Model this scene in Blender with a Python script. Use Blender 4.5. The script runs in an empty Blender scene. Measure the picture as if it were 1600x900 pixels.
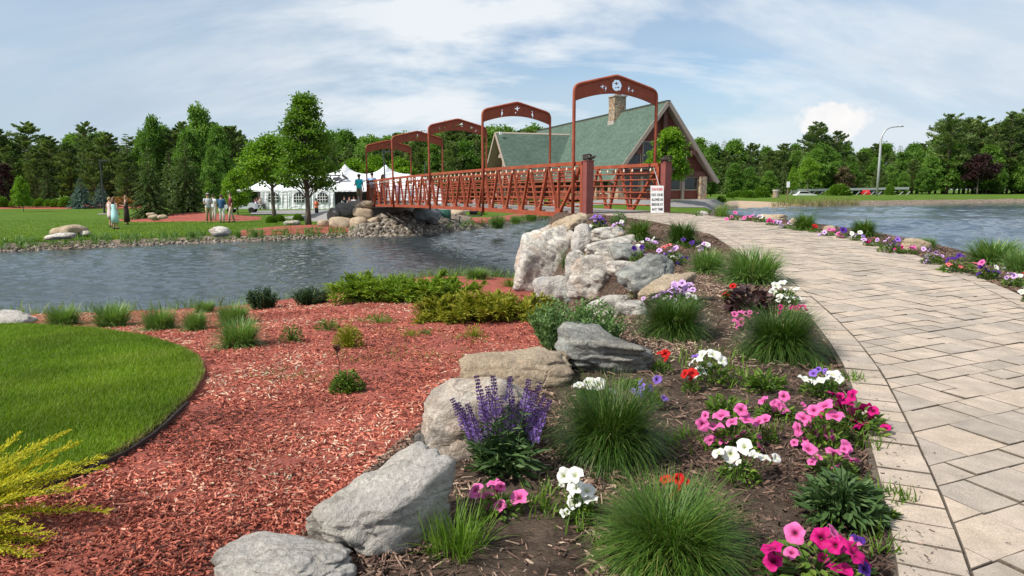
import bpy, math
import numpy as np
from mathutils import Vector, Matrix, noise as mnoise

SC = bpy.context.scene
COL = SC.collection
R = math.radians
rng = np.random.default_rng(11)

# ------------------------------------------------------------------ camera
EYE = 1.05
FPX = 1067.0                       # focal length in photo pixels (1600 wide)
PITCH = math.atan(154.0 / FPX)     # horizon at photo row 296
cam_d = bpy.data.cameras.new("camera")
cam_d.sensor_width = 36.0
cam_d.lens = 36.0 * FPX / 1600.0
cam_d.clip_start = 0.05
cam_d.clip_end = 6000.0
cam = bpy.data.objects.new("camera", cam_d)
COL.objects.link(cam)
cam.location = (0, 0, EYE)
cam.rotation_euler = (math.pi / 2 - PITCH, 0, 0)
SC.camera = cam

# ------------------------------------------------------------------ light
SUN_EL, SUN_AZ = R(46), R(-116)     # azimuth measured from +Y towards +X
sd = Vector((math.sin(SUN_AZ) * math.cos(SUN_EL), math.cos(SUN_AZ) * math.cos(SUN_EL), math.sin(SUN_EL)))
sun_d = bpy.data.lights.new("sun", 'SUN')
sun_d.energy = 4.1
sun_d.angle = R(0.9)
sun_d.color = (1.0, 0.94, 0.85)
sun = bpy.data.objects.new("sun", sun_d)
COL.objects.link(sun)
sun.location = (-30, -8, 40)
sun.rotation_euler = sd.to_track_quat('Z', 'Y').to_euler()

SC.view_settings.view_transform = 'Standard'
SC.view_settings.look = 'None'
SC.view_settings.exposure = 0.46
SC.view_settings.gamma = 1.0
SC.view_settings.use_curve_mapping = False
SC.cycles.max_bounces = 6
SC.cycles.transparent_max_bounces = 8
SC.cycles.diffuse_bounces = 3
SC.cycles.glossy_bounces = 3
SC.cycles.caustics_reflective = False
SC.cycles.caustics_refractive = False


class NT:
    """tiny helper to write node trees"""
    def __init__(self, tree):
        self.t = tree
        self.k = 0

    def n(self, kind, ins=None, **attr):
        nd = self.t.nodes.new(kind)
        nd.location = (self.k * 40, 0)
        self.k += 1
        for a, v in attr.items():
            setattr(nd, a, v)
        for key, v in (ins or {}).items():
            sock = nd.inputs[key]
            if isinstance(v, bpy.types.NodeSocket):
                self.t.links.new(v, sock)
            elif isinstance(v, bpy.types.Node):
                self.t.links.new(v.outputs[0], sock)
            elif hasattr(sock.default_value, '__len__') and not hasattr(v, '__len__'):
                sock.default_value = [v] * len(sock.default_value)
            elif hasattr(v, '__len__') and len(v) == 3 and len(sock.default_value) == 4:
                sock.default_value = (*v, 1.0)
            else:
                sock.default_value = v
        return nd

    def math(self, op, a, b=0.0, clamp=False):
        return self.n('ShaderNodeMath', {0: a, 1: b}, operation=op, use_clamp=clamp).outputs[0]

    def mix(self, f, a, b, mode='MIX'):
        nd = self.t.nodes.new('ShaderNodeMix')
        nd.data_type = 'RGBA'
        nd.blend_type = mode
        for idx, v in ((0, f), (6, a), (7, b)):
            s = nd.inputs[idx]
            if isinstance(v, bpy.types.NodeSocket):
                self.t.links.new(v, s)
            elif isinstance(v, bpy.types.Node):
                self.t.links.new(v.outputs[0], s)
            elif hasattr(v, '__len__'):
                s.default_value = (*v[:3], 1.0)
            else:
                s.default_value = v
        return nd.outputs[2]

    def ramp(self, f, stops, interp='LINEAR'):
        nd = self.t.nodes.new('ShaderNodeValToRGB')
        nd.color_ramp.interpolation = interp
        el = nd.color_ramp.elements
        while len(el) < len(stops):
            el.new(0.5)
        for e, (p, c) in zip(el, stops):
            e.position = p
            e.color = (*c, 1.0) if hasattr(c, '__len__') else (c, c, c, 1.0)
        self.t.links.new(f, nd.inputs[0])
        return nd.outputs[0]

    def noise(self, vec, scale, detail=4, rough=0.55, dist=0.0):
        ins = {'Scale': scale, 'Detail': detail, 'Roughness': rough, 'Distortion': dist}
        if vec is not None:
            ins['Vector'] = vec
        return self.n('ShaderNodeTexNoise', ins).outputs[0]

    def mapping(self, vec, scale=(1, 1, 1), loc=(0, 0, 0), rot=(0, 0, 0)):
        return self.n('ShaderNodeMapping', {'Vector': vec, 'Scale': scale, 'Location': loc, 'Rotation': rot}).outputs[0]

    def mrange(self, v, a, b, c=0.0, d=1.0):
        nd = self.n('ShaderNodeMapRange', {0: v, 1: a, 2: b, 3: c, 4: d})
        nd.clamp = True
        return nd.outputs[0]


# ------------------------------------------------------------------ sky
world = bpy.data.worlds.new("World")
SC.world = world
world.use_nodes = True
world.node_tree.nodes.clear()
w = NT(world.node_tree)
sky = w.n('ShaderNodeTexSky', sky_type='NISHITA', sun_disc=False, sun_elevation=SUN_EL, sun_rotation=SUN_AZ,
          altitude=200.0, air_density=1.0, dust_density=1.2, ozone_density=1.6)
CLX, CLY = 9.3, 3.2
gen = w.n('ShaderNodeTexCoord').outputs['Generated']
sep = w.n('ShaderNodeSeparateXYZ', {0: gen})
zc = w.math('MAXIMUM', sep.outputs[2], 0.0)
den = w.math('ADD', zc, 0.55)
cx = w.math('DIVIDE', sep.outputs[0], den)
cy = w.math('DIVIDE', sep.outputs[1], den)
cvec = w.n('ShaderNodeCombineXYZ', {0: cx, 1: cy, 2: 0.0}).outputs[0]
cm = w.mapping(cvec, scale=(1.25, 3.4, 1.0), loc=(CLX, CLY, 0), rot=(0, 0, R(-17)))
n1 = w.noise(cm, 1.5, 10, 0.58, 0.25)
n2 = w.noise(w.mapping(cm, loc=(3.3, 5.1, 2)), 0.8, 4, 0.5, 0.2)
side = w.mrange(sep.outputs[0], -0.55, 0.65, 0.0, 1.0)        # the cloud sheet thickens towards the lake
veil = w.math('ADD', w.mrange(n2, 0.40, 0.62, 0.05, 0.85), w.mrange(w.math('ABSOLUTE', w.math('ADD', sep.outputs[0], -0.05)), 0.2, 0.55, 0.0, 0.35), clamp=True)
puff = w.mrange(n1, 0.44, 0.57, 0.0, 1.0)                      # brighter ragged cloud
skyc = w.mix(1.0, sky.outputs[0], (1.28, 1.30, 1.28), 'MULTIPLY')
skyc = w.mix(w.mrange(sep.outputs[2], 0.0, 0.16, 0.75, 0.0), skyc, (4.1, 5.4, 6.9))
sheet = w.mix(side, (4.3, 5.25, 6.35), (5.3, 6.2, 7.2))
c1 = w.mix(veil, skyc, sheet)
c2 = w.mix(w.math('MULTIPLY', puff, w.math('MULTIPLY', w.mrange(sep.outputs[0], -0.50, -0.16, 0.15, 0.95), w.mrange(sep.outputs[0], 0.15, 0.40, 1.0, 0.55))), c1, (7.4, 7.8, 8.15))
# one distant cumulus heap above the tree line
cd = Vector(((1302 - 800) / FPX, math.cos(PITCH) + (450 - 190) / FPX * math.sin(PITCH), -math.sin(PITCH) + (450 - 190) / FPX * math.cos(PITCH))).normalized()
tv = w.n('ShaderNodeVectorMath', {0: gen, 1: tuple(cd)}, operation='SUBTRACT').outputs[0]
wob = w.n('ShaderNodeTexNoise', {'Vector': gen, 'Scale': 42.0, 'Detail': 6.0, 'Roughness': 0.6})
wv = w.n('ShaderNodeVectorMath', {0: wob.outputs[1], 1: (0.5, 0.5, 0.5)}, operation='SUBTRACT').outputs[0]
wv = w.n('ShaderNodeVectorMath', {0: wv, 3: 0.05}, operation='SCALE').outputs[0]
tv = w.n('ShaderNodeVectorMath', {0: tv, 1: wv}, operation='ADD').outputs[0]
ts = w.mapping(tv, scale=(20.0, 20.0, 38.0), rot=(0, R(14), 0))
tl = w.n('ShaderNodeVectorMath', {0: ts}, operation='LENGTH').outputs['Value']
cum = w.mrange(tl, 0.98, 0.72, 0.0, 1.0)
cumc = w.mix(w.noise(gen, 60, 4), (7.4, 7.5, 7.7), (9.2, 8.9, 8.6))
c3 = w.mix(w.math('MULTIPLY', cum, 0.95), c2, cumc)
bg = w.n('ShaderNodeBackground', {'Color': c3, 'Strength': 0.085})
wo = w.n('ShaderNodeOutputWorld', {'Surface': bg.outputs[0]})

# ------------------------------------------------------------------ projection helpers (photo pixel <-> place)
SP, CP = math.sin(PITCH), math.cos(PITCH)


def ray(px, py):
    a, b = (px - 800.0) / FPX, (450.0 - py) / FPX
    return np.array([a, CP + b * SP, -SP + b * CP])


def at_z(px, py, z):
    d = ray(px, py)
    t = (z - EYE) / d[2]
    return np.array([d[0] * t, d[1] * t, z])


def at_y(px, py, Y):
    d = ray(px, py)
    t = Y / d[1]
    return np.array([d[0] * t, Y, EYE + d[2] * t])


def ppm(p):
    """photo pixels per metre at a point"""
    dep = p[1] * CP - (p[2] - EYE) * SP
    return FPX / dep


def sinterp(ks, vs, lo=None, hi=None, win=0.9):
    ks, vs = np.asarray(ks, float), np.asarray(vs, float)
    o = np.argsort(ks)
    ks, vs = ks[o], vs[o]
    lo = ks[0] if lo is None else lo
    hi = ks[-1] if hi is None else hi
    g = np.linspace(lo, hi, 800)
    v = np.interp(g, ks, vs)
    k = max(3, int(win / (hi - lo) * 800) | 1)
    for _ in range(2):
        v = np.convolve(np.pad(v, k // 2, mode='reflect', reflect_type='odd'), np.ones(k) / k, 'valid')
    return lambda y: np.interp(y, g, v)


def sstep(t):
    t = np.clip(t, 0, 1)
    return t * t * (3 - 2 * t)


# cheap vectorised value noise
_perm = np.random.default_rng(5).random((64, 64, 64))


def vnoise(p, scale=1.0):
    q = np.asarray(p, float) * scale + 1000.0
    i = np.floor(q).astype(int)
    f = q - i
    f = f * f * (3 - 2 * f)
    out = 0
    for dx in (0, 1):
        wx = f[..., 0] if dx else 1 - f[..., 0]
        for dy in (0, 1):
            wy = f[..., 1] if dy else 1 - f[..., 1]
            for dz in (0, 1):
                wz = f[..., 2] if dz else 1 - f[..., 2]
                out = out + wx * wy * wz * _perm[(i[..., 0] + dx) & 63, (i[..., 1] + dy) & 63, (i[..., 2] + dz) & 63]
    return out - 0.5


def fbm(p, scale=1.0, octv=4, gain=0.5):
    s, a, o = scale, 1.0, 0
    for k in range(octv):
        o = o + a * vnoise(np.asarray(p) + 17.3 * k, s)
        s *= 2.03
        a *= gain
    return o


# ------------------------------------------------------------------ object helpers
def mesh_np(name, V, F, mats=(), smooth=False, tint=None, rad=None, midx=None):
    """V (n,3); F an (m,k) array or a list of such arrays; tint per face, rad per vertex"""
    me = bpy.data.meshes.new(name)
    Fs = [np.asarray(f, dtype=np.int32) for f in (F if isinstance(F, list) else [F]) if len(f)]
    V = np.asarray(V, dtype=np.float32)
    me.vertices.add(len(V))
    me.vertices.foreach_set('co', V.ravel())
    tot = np.concatenate([np.full(len(f), f.shape[1], dtype=np.int32) for f in Fs])
    loops = np.concatenate([f.ravel() for f in Fs])
    me.loops.add(len(loops))
    me.loops.foreach_set('vertex_index', loops)
    me.polygons.add(len(tot))
    me.polygons.foreach_set('loop_start', np.concatenate([[0], np.cumsum(tot)[:-1]]).astype(np.int32))
    me.polygons.foreach_set('loop_total', tot)
    me.polygons.foreach_set('use_smooth', np.full(len(tot), bool(smooth)))
    for m in (mats if isinstance(mats, (list, tuple)) else [mats]):
        me.materials.append(m)
    if midx is not None:
        me.polygons.foreach_set('material_index', np.asarray(midx, dtype=np.int32))
    me.update(calc_edges=True)
    if tint is not None:
        a = me.attributes.new('tint', 'FLOAT', 'FACE')
        a.data.foreach_set('value', np.asarray(tint, dtype=np.float32))
    if rad is not None:
        a = me.attributes.new('rad', 'FLOAT', 'POINT')
        a.data.foreach_set('value', np.asarray(rad, dtype=np.float32))
    return me


def link(name, me, parent=None, loc=None, rotz=None, scale=None):
    o = bpy.data.objects.new(name, me)
    COL.objects.link(o)
    if parent is not None:
        o.parent = parent
    if loc is not None:
        o.location = tuple(float(v) for v in loc)
    if rotz is not None:
        o.rotation_euler = (0, 0, float(rotz))
    if scale is not None:
        o.scale = (scale,) * 3 if not hasattr(scale, '__len__') else tuple(float(v) for v in scale)
    return o


def tag(o, label, cat, group=None):
    o['label'] = label
    o['category'] = cat
    if group:
        o['group'] = group
    return o


def thing(name, label, cat, loc=(0, 0, 0), rotz=0.0, group=None, scale=None):
    return tag(link(name, None, None, loc, rotz, scale), label, cat, group)


def structure(name, me, parent=None):
    o = link(name, me, parent)
    o['kind'] = 'structure'
    return o


def stuff(name, me, parent=None):
    o = link(name, me, parent)
    o['kind'] = 'stuff'
    return o


def dup(root, loc, rotz=0.0, label=None, group=None, scale=None, cat=None):
    def cp(o, par):
        c = o.copy()
        COL.objects.link(c)
        c.parent = par
        for ch in o.children:
            cp(ch, c)
        return c
    r = cp(root, None)
    r.location = tuple(float(v) for v in loc)
    r.rotation_euler = (0, 0, float(rotz))
    if scale is not None:
        r.scale = (scale,) * 3 if not hasattr(scale, '__len__') else tuple(float(v) for v in scale)
    if label:
        r['label'] = label
    if group:
        r['group'] = group
    elif 'group' in r and group is not None:
        del r['group']
    if cat:
        r['category'] = cat
    return r


class MB:
    """collects simple shapes for one mesh"""
    def __init__(self):
        self.V, self.F, self.T, self.n = [], {}, {}, 0

    def add(self, V, F, t=0.5):
        V = np.asarray(V, float)
        F = np.asarray(F, int)
        if F.ndim == 1:
            F = F[None]
        self.F.setdefault(F.shape[1], []).append(F + self.n)
        tt = np.full(len(F), t) if not hasattr(t, '__len__') else np.asarray(t)
        self.T.setdefault(F.shape[1], []).append(tt)
        self.V.append(V)
        self.n += len(V)

    def box(self, c, s, rz=0.0, t=0.5, M=None):
        x, y, z = np.array(s) / 2.0
        v = np.array([[-x, -y, -z], [x, -y, -z], [x, y, -z], [-x, y, -z], [-x, -y, z], [x, -y, z], [x, y, z], [-x, y, z]])
        if M is not None:
            v = v @ np.asarray(M).T
        elif rz:
            cc, ss = math.cos(rz), math.sin(rz)
            v = v @ np.array([[cc, ss, 0], [-ss, cc, 0], [0, 0, 1]])
        self.add(v + np.asarray(c), [[0, 3, 2, 1], [4, 5, 6, 7], [0, 1, 5, 4], [1, 2, 6, 5], [2, 3, 7, 6], [3, 0, 4, 7]], t)

    def bar(self, a, b, wd, ht=None, up=(0, 0, 1), t=0.5):
        """rectangular bar from a to b"""
        a, b = np.asarray(a, float), np.asarray(b, float)
        d = b - a
        L = np.linalg.norm(d)
        d = d / L
        up = np.asarray(up, float)
        s = np.cross(d, up)
        if np.linalg.norm(s) < 1e-4:
            s = np.cross(d, (0, 1, 0))
        s /= np.linalg.norm(s)
        u = np.cross(s, d)
        M = np.stack([d, s, u], axis=1)
        self.box((a + b) / 2, (L, wd, ht or wd), M=M, t=t)

    def tube(self, pts, radii, n=8, t=0.5, caps=True, squash=1.0):
        pts = np.asarray(pts, float)
        radii = np.broadcast_to(np.asarray(radii, float), (len(pts),)) if not (hasattr(radii, '__len__') and np.ndim(radii) == 2) else np.asarray(radii, float)
        tan = np.gradient(pts, axis=0)
        tan /= np.linalg.norm(tan, axis=1)[:, None] + 1e-9
        ref = np.array([0, 0, 1.0]) if abs(tan[0, 2]) < 0.8 else np.array([0, 1.0, 0]) if abs(tan[0, 1]) < 0.6 else np.array([1.0, 0, 0])
        s_prev = np.cross(tan[0], ref)
        V = []
        ang = np.linspace(0, 2 * math.pi, n, endpoint=False)
        for k in range(len(pts)):
            s = s_prev - tan[k] * np.dot(s_prev, tan[k])
            s /= np.linalg.norm(s) + 1e-9
            s_prev = s
            u = np.cross(s, tan[k])
            rx, ry = (radii[k], radii[k] * squash) if radii.ndim == 1 else radii[k]
            V.append(pts[k] + np.outer(np.cos(ang) * ry, s) + np.outer(np.sin(ang) * rx, u))
        V = np.concatenate(V)
        F = []
        m = len(pts)
        for k in range(m - 1):
            a = k * n + np.arange(n)
            b = k * n + (np.arange(n) + 1) % n
            F.append(np.stack([a, b, b + n, a + n], axis=1))
        self.add(V, np.concatenate(F), t)
        if caps:
            i0 = self.n - len(V)
            for base, order in ((0, -1), ((m - 1) * n, 1)):
                idx = (np.arange(n) + base)[::order]
                self.F.setdefault(n, []).append((idx + i0)[None])
                self.T.setdefault(n, []).append(np.array([t]))

    def prism(self, poly, depth_vec, t=0.5):
        """closed polygon (m,3) extruded along depth_vec"""
        P = np.asarray(poly, float)
        m = len(P)
        V = np.concatenate([P, P + np.asarray(depth_vec)])
        self.add(V, np.arange(m)[None, ::-1], t)
        i0 = self.n - len(V)
        self.F.setdefault(m, []).append((np.arange(m) + m + i0)[None])
        self.T.setdefault(m, []).append(np.array([t]))
        a = np.arange(m)
        b = (a + 1) % m
        self.F.setdefault(4, []).append(np.stack([a, b, b + m, a + m], axis=1) + i0)
        self.T.setdefault(4, []).append(np.full(m, t))

    def ellipsoid(self, c, r, nu=10, nv=7, t=0.5):
        th = np.linspace(0, math.pi, nv)
        ph = np.linspace(0, 2 * math.pi, nu, endpoint=False)
        V = np.array([[math.sin(a) * math.cos(b), math.sin(a) * math.sin(b), math.cos(a)] for a in th for b in ph]) * np.asarray(r) + np.asarray(c)
        F = []
        for i in range(nv - 1):
            for j in range(nu):
                a, b = i * nu + j, i * nu + (j + 1) % nu
                F.append([a, a + nu, b + nu, b])
        self.add(V, F, t)

    def mesh(self, name, mats, smooth=False):
        F = [np.concatenate(v) for v in self.F.values()]
        T = np.concatenate([np.concatenate(v) for v in self.T.values()])
        return mesh_np(name, np.concatenate(self.V), F, mats, smooth, tint=T)

    def part(self, name, mat, parent=None, smooth=False):
        return link(name, self.mesh(name, mat, smooth), parent)


def scatter(bV, bF, pos, M, per_tint=None):
    """copies of a base shape merged into one array set. M (n,3,3) maps local to world"""
    bV = np.asarray(bV, float)
    n = len(pos)
    V = np.einsum('nij,kj->nki', M, bV) + np.asarray(pos)[:, None, :]
    k = len(bV)
    Fs, Ts = [], []
    for f in (bF if isinstance(bF, list) else [bF]):
        f = np.asarray(f)
        Fs.append((f[None] + (np.arange(n) * k)[:, None, None]).reshape(-1, f.shape[1]))
        if per_tint is not None:
            Ts.append(np.repeat(per_tint, len(f)))
    return V.reshape(-1, 3), Fs, (np.concatenate(Ts) if per_tint is not None else None)


def rot_frames(dirs, roll, sx, sy, sz):
    """frames whose local z points along dirs, rolled, with scale"""
    d = dirs / (np.linalg.norm(dirs, axis=1)[:, None] + 1e-9)
    ref = np.where(np.abs(d[:, 2:3]) > 0.9, np.array([[1.0, 0, 0]]), np.array([[0, 0, 1.0]]))
    x = np.cross(ref, d)
    x /= np.linalg.norm(x, axis=1)[:, None] + 1e-9
    y = np.cross(d, x)
    c, s = np.cos(roll)[:, None], np.sin(roll)[:, None]
    x2, y2 = x * c + y * s, y * c - x * s
    return np.stack([x2 * np.reshape(sx, (-1, 1)), y2 * np.reshape(sy, (-1, 1)), d * np.reshape(sz, (-1, 1))], axis=2)
# ------------------------------------------------------------------ materials
def new_mat(name):
    m = bpy.data.materials.new(name)
    m.use_nodes = True
    m.node_tree.nodes.clear()
    return m, NT(m.node_tree)


def finish(t, color, rough=0.6, bump=None, bstr=0.3, bdist=0.02, metallic=0.0, spec=0.4, extra=None):
    ins = {'Base Color': color, 'Roughness': rough, 'Metallic': metallic, 'Specular IOR Level': spec}
    if bump is not None:
        ins['Normal'] = t.n('ShaderNodeBump', {'Height': bump, 'Strength': bstr, 'Distance': bdist}).outputs[0]
    ins.update(extra or {})
    b = t.n('ShaderNodeBsdfPrincipled', ins)
    t.n('ShaderNodeOutputMaterial', {'Surface': b.outputs[0]})
    return b


def obj_co(t):
    return t.n('ShaderNodeTexCoord').outputs['Object']


def geo_pos(t):
    return t.n('ShaderNodeNewGeometry').outputs['Position']


def attr(t, name='tint'):
    return t.n('ShaderNodeAttribute', attribute_name=name).outputs['Fac']


def paint(name, c, rough=0.5, var=0.12, scale=6.0, bump=0.0, metallic=0.0, spec=0.4):
    m, t = new_mat(name)
    p = obj_co(t)
    nz = t.noise(p, scale, 5, 0.6)
    lo = tuple(v * (1 - var) for v in c)
    hi = tuple(min(1, v * (1 + var)) for v in c)
    col = t.ramp(nz, [(0.3, lo), (0.7, hi)])
    finish(t, col, rough, t.noise(p, scale * 8, 3) if bump else None, bump, 0.01, metallic, spec)
    return m


def tinted(name, stops, rough=0.7, transl=0.0, nscale=0.0, spec=0.25, objvar=0.0, interp='LINEAR'):
    """colour by the per-face 'tint' attribute"""
    m, t = new_mat(name)
    a = attr(t)
    if objvar:
        orand = t.n('ShaderNodeObjectInfo').outputs['Random']
        a = t.math('ADD', a, t.mrange(orand, 0, 1, -objvar, objvar), clamp=True)
    col = t.ramp(a, stops, interp)
    if nscale:
        nz = t.noise(geo_pos(t), nscale, 3)
        col = t.mix(1.0, col, t.ramp(nz, [(0.25, (0.65,) * 3), (0.75, (1.25,) * 3)]), 'MULTIPLY')
    b = t.n('ShaderNodeBsdfPrincipled', {'Base Color': col, 'Roughness': rough, 'Specular IOR Level': spec})
    if transl:
        tr = t.n('ShaderNodeBsdfTranslucent', {'Color': t.mix(1.0, col, (1.15, 1.25, 0.55), 'MULTIPLY')})
        mx = t.n('ShaderNodeMixShader', {0: transl, 1: b.outputs[0], 2: tr.outputs[0]})
        t.n('ShaderNodeOutputMaterial', {'Surface': mx.outputs[0]})
    else:
        t.n('ShaderNodeOutputMaterial', {'Surface': b.outputs[0]})
    return m


def rock_mat(name, light, mid, dark, band=0.0, moss=0.25, warm=(0.42, 0.30, 0.2), warmth=0.3):
    m, t = new_mat(name)
    p = obj_co(t)
    rnd = t.n('ShaderNodeObjectInfo').outputs['Random']
    p = t.n('ShaderNodeVectorMath', {0: p, 1: t.n('ShaderNodeCombineXYZ', {0: t.math('MULTIPLY', rnd, 37.0), 1: rnd, 2: t.math('MULTIPLY', rnd, 11.0)}).outputs[0]}, operation='ADD').outputs[0]
    big = t.noise(p, 2.6, 6, 0.62, 0.4)
    col = t.ramp(big, [(0.28, dark), (0.44, mid), (0.6, light), (0.8, mid)])
    if band:
        wv = t.n('ShaderNodeTexWave', {'Vector': t.mapping(p, rot=(R(35), R(50), R(20))), 'Scale': 2.2, 'Distortion': 9.0, 'Detail': 4.0, 'Detail Scale': 1.6}).outputs['Fac']
        col = t.mix(t.math('MULTIPLY', t.ramp(wv, [(0.45, 0.0), (0.85, 1.0)]), band), col, dark)
        wv2 = t.ramp(t.noise(t.mapping(p, scale=(1, 1, 5), rot=(R(55), R(20), 0)), 2.2, 5, 0.6, 0.6), [(0.52, 0.0), (0.62, 1.0)])
        col = t.mix(t.math('MULTIPLY', wv2, band), col, tuple(min(1, v * 1.35) for v in light))
    wn = t.ramp(t.noise(p, 1.7, 4, 0.6, 0.3), [(0.5, 0.0), (0.68, 1.0)])
    col = t.mix(t.math('MULTIPLY', wn, warmth), col, warm)
    fine = t.noise(p, 55, 3, 0.7)
    col = t.mix(1.0, col, t.ramp(fine, [(0.3, (0.72,) * 3), (0.7, (1.2,) * 3)]), 'MULTIPLY')
    spk = t.n('ShaderNodeTexVoronoi', {'Vector': p, 'Scale': 85.0}).outputs['Distance']
    col = t.mix(t.ramp(spk, [(0.12, 0.45), (0.2, 0.0)]), col, (0.07, 0.065, 0.06))
    ms = t.ramp(t.noise(p, 4.2, 6, 0.7), [(0.60, 0.0), (0.68, 1.0)])
    col = t.mix(t.math('MULTIPLY', ms, moss), col, (0.055, 0.045, 0.022))
    wn3 = t.n('ShaderNodeTexNoise', {'Vector': p, 'Scale': 2.2, 'Detail': 5.0}).outputs[1]
    pw = t.n('ShaderNodeVectorMath', {0: p, 1: t.n('ShaderNodeVectorMath', {0: wn3, 3: 0.55}, operation='SCALE').outputs[0]}, operation='ADD').outputs[0]
    cr = t.n('ShaderNodeTexVoronoi', {'Vector': t.mapping(pw, scale=(1, 1, 2.4), rot=(R(30), R(20), 0)), 'Scale': 1.7}, feature='DISTANCE_TO_EDGE').outputs[0]
    crk = t.ramp(cr, [(0.0, 0.0), (0.035, 1.0)])
    col = t.mix(t.ramp(cr, [(0.0, 0.28), (0.014, 0.0)]), col, (0.06, 0.055, 0.05))
    lich = t.ramp(t.noise(p, 7.5, 5, 0.7, 1.0), [(0.60, 0.0), (0.66, 0.5)])
    col = t.mix(t.math('MULTIPLY', lich, moss), col, (0.50, 0.52, 0.44))
    h = t.math('ADD', t.math('MULTIPLY', t.noise(p, 11, 9, 0.7), 1.0), t.math('MULTIPLY', crk, 0.12))
    finish(t, col, 0.88, h, 1.0, 0.07, spec=0.2)
    return m


M = {}
M['rock_grey'] = rock_mat('granite_grey', (0.63, 0.59, 0.535), (0.48, 0.455, 0.42), (0.27, 0.27, 0.275), 0.12, 0.55, (0.44, 0.36, 0.26), 0.35)
M['rock_white'] = rock_mat('gneiss_white', (0.66, 0.62, 0.55), (0.50, 0.465, 0.41), (0.25, 0.245, 0.24), 0.5, 0.6, (0.56, 0.38, 0.25), 0.75)
M['rock_tan'] = rock_mat('stone_tan', (0.52, 0.42, 0.30), (0.43, 0.335, 0.235), (0.27, 0.22, 0.17), 0.2, 0.25, (0.48, 0.34, 0.18), 0.4)
M['rock_slate'] = rock_mat('gneiss_slate', (0.40, 0.40, 0.36), (0.28, 0.285, 0.265), (0.14, 0.145, 0.14), 0.55, 0.2, (0.34, 0.26, 0.18), 0.3)
M['rock_dark'] = rock_mat('stone_dark', (0.25, 0.24, 0.225), (0.18, 0.175, 0.165), (0.10, 0.098, 0.095), 0.3, 0.15, (0.22, 0.17, 0.12), 0.2)

# pavers: tan concrete with some grey blends
m, t = new_mat('paver_concrete')
p = geo_pos(t)
a = attr(t)
base = t.ramp(a, [(0.0, (0.38, 0.328, 0.278)), (0.15, (0.41, 0.35, 0.29)), (0.28, (0.475, 0.393, 0.315)), (0.75, (0.52, 0.428, 0.34)), (1.0, (0.545, 0.434, 0.338))])
blend = t.ramp(t.noise(p, 3.2, 4, 0.6), [(0.42, 0.0), (0.62, 0.75)])
base = t.mix(blend, base, t.mix(0.5, base, (0.39, 0.34, 0.295)))
base = t.mix(1.0, base, t.ramp(t.noise(p, 210, 4, 0.8), [(0.32, (0.58,) * 3), (0.68, (1.28,) * 3)]), 'MULTIPLY')
stn = t.ramp(t.noise(p, 1.6, 6, 0.7, 0.5), [(0.45, 0.0), (0.7, 0.4)])
base = t.mix(stn, base, (0.25, 0.215, 0.175))
base = t.mix(1.0, base, t.ramp(t.noise(p, 9, 5, 0.6), [(0.3, (0.80,) * 3), (0.7, (1.12,) * 3)]), 'MULTIPLY')
pit = t.n('ShaderNodeTexVoronoi', {'Vector': p, 'Scale': 190.0}).outputs['Distance']
base = t.mix(t.ramp(pit, [(0.06, 0.7), (0.18, 0.0)]), base, (0.10, 0.085, 0.07))
finish(t, base, 0.9, t.noise(p, 220, 4, 0.7), 0.35, 0.006, spec=0.2)
M['paver'] = m

m, t = new_mat('joint_sand')
p = geo_pos(t)
finish(t, t.ramp(t.noise(p, 18, 5, 0.7), [(0.35, (0.075, 0.06, 0.045)), (0.6, (0.15, 0.12, 0.09)), (0.75, (0.07, 0.08, 0.03))]), 0.95, t.noise(p, 150, 3), 0.6, 0.01)
M['sand_joint'] = m

m, t = new_mat('brown_mulch_soil')
p = geo_pos(t)
c = t.ramp(t.noise(p, 7, 6, 0.7), [(0.3, (0.05, 0.036, 0.028)), (0.5, (0.115, 0.083, 0.062)), (0.72, (0.20, 0.148, 0.108))])
c = t.mix(1.0, c, t.ramp(t.noise(t.mapping(p, scale=(1, 2.5, 1), rot=(0, 0, 0.6)), 60, 4, 0.7), [(0.3, (0.5,) * 3), (0.7, (1.5,) * 3)]), 'MULTIPLY')
finish(t, c, 0.95, t.noise(t.mapping(p, scale=(1, 2.5, 1), rot=(0, 0, 0.6)), 45, 6, 0.7), 1.0, 0.03, spec=0.1)
M['soil'] = m

m, t = new_mat('red_mulch_ground')
p = geo_pos(t)
c = t.ramp(t.noise(t.mapping(p, scale=(1, 2.2, 1), rot=(0, 0, 0.5)), 34, 7, 0.75), [(0.3, (0.10, 0.032, 0.024)), (0.48, (0.33, 0.092, 0.068)), (0.66, (0.48, 0.165, 0.127)), (0.8, (0.56, 0.33, 0.26))])
c = t.mix(1.0, c, t.ramp(t.noise(p, 1.2, 4, 0.6), [(0.3, (0.8, 0.8, 0.8)), (0.7, (1.15, 1.12, 1.1))]), 'MULTIPLY')
finish(t, c, 0.9, t.noise(p, 40, 6, 0.7), 1.0, 0.03, spec=0.15)
M['red_ground'] = m
M['red_chip'] = tinted('red_mulch_chip', [(0.0, (0.0878, 0.0368, 0.0271)), (0.2, (0.251, 0.0614, 0.0389)), (0.48, (0.451, 0.123, 0.0779)), (0.75, (0.577, 0.191, 0.128)), (0.9, (0.652, 0.344, 0.238)), (1.0, (0.665, 0.552, 0.4))], 0.8, 0.0, 1.6)
M['brown_chip'] = tinted('brown_mulch_chip', [(0.0, (0.054, 0.0345, 0.0256)), (0.4, (0.149, 0.0911, 0.0682)), (0.8, (0.257, 0.166, 0.121)), (1.0, (0.459, 0.345, 0.256))], 0.85, 0.0, 3.0)

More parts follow.
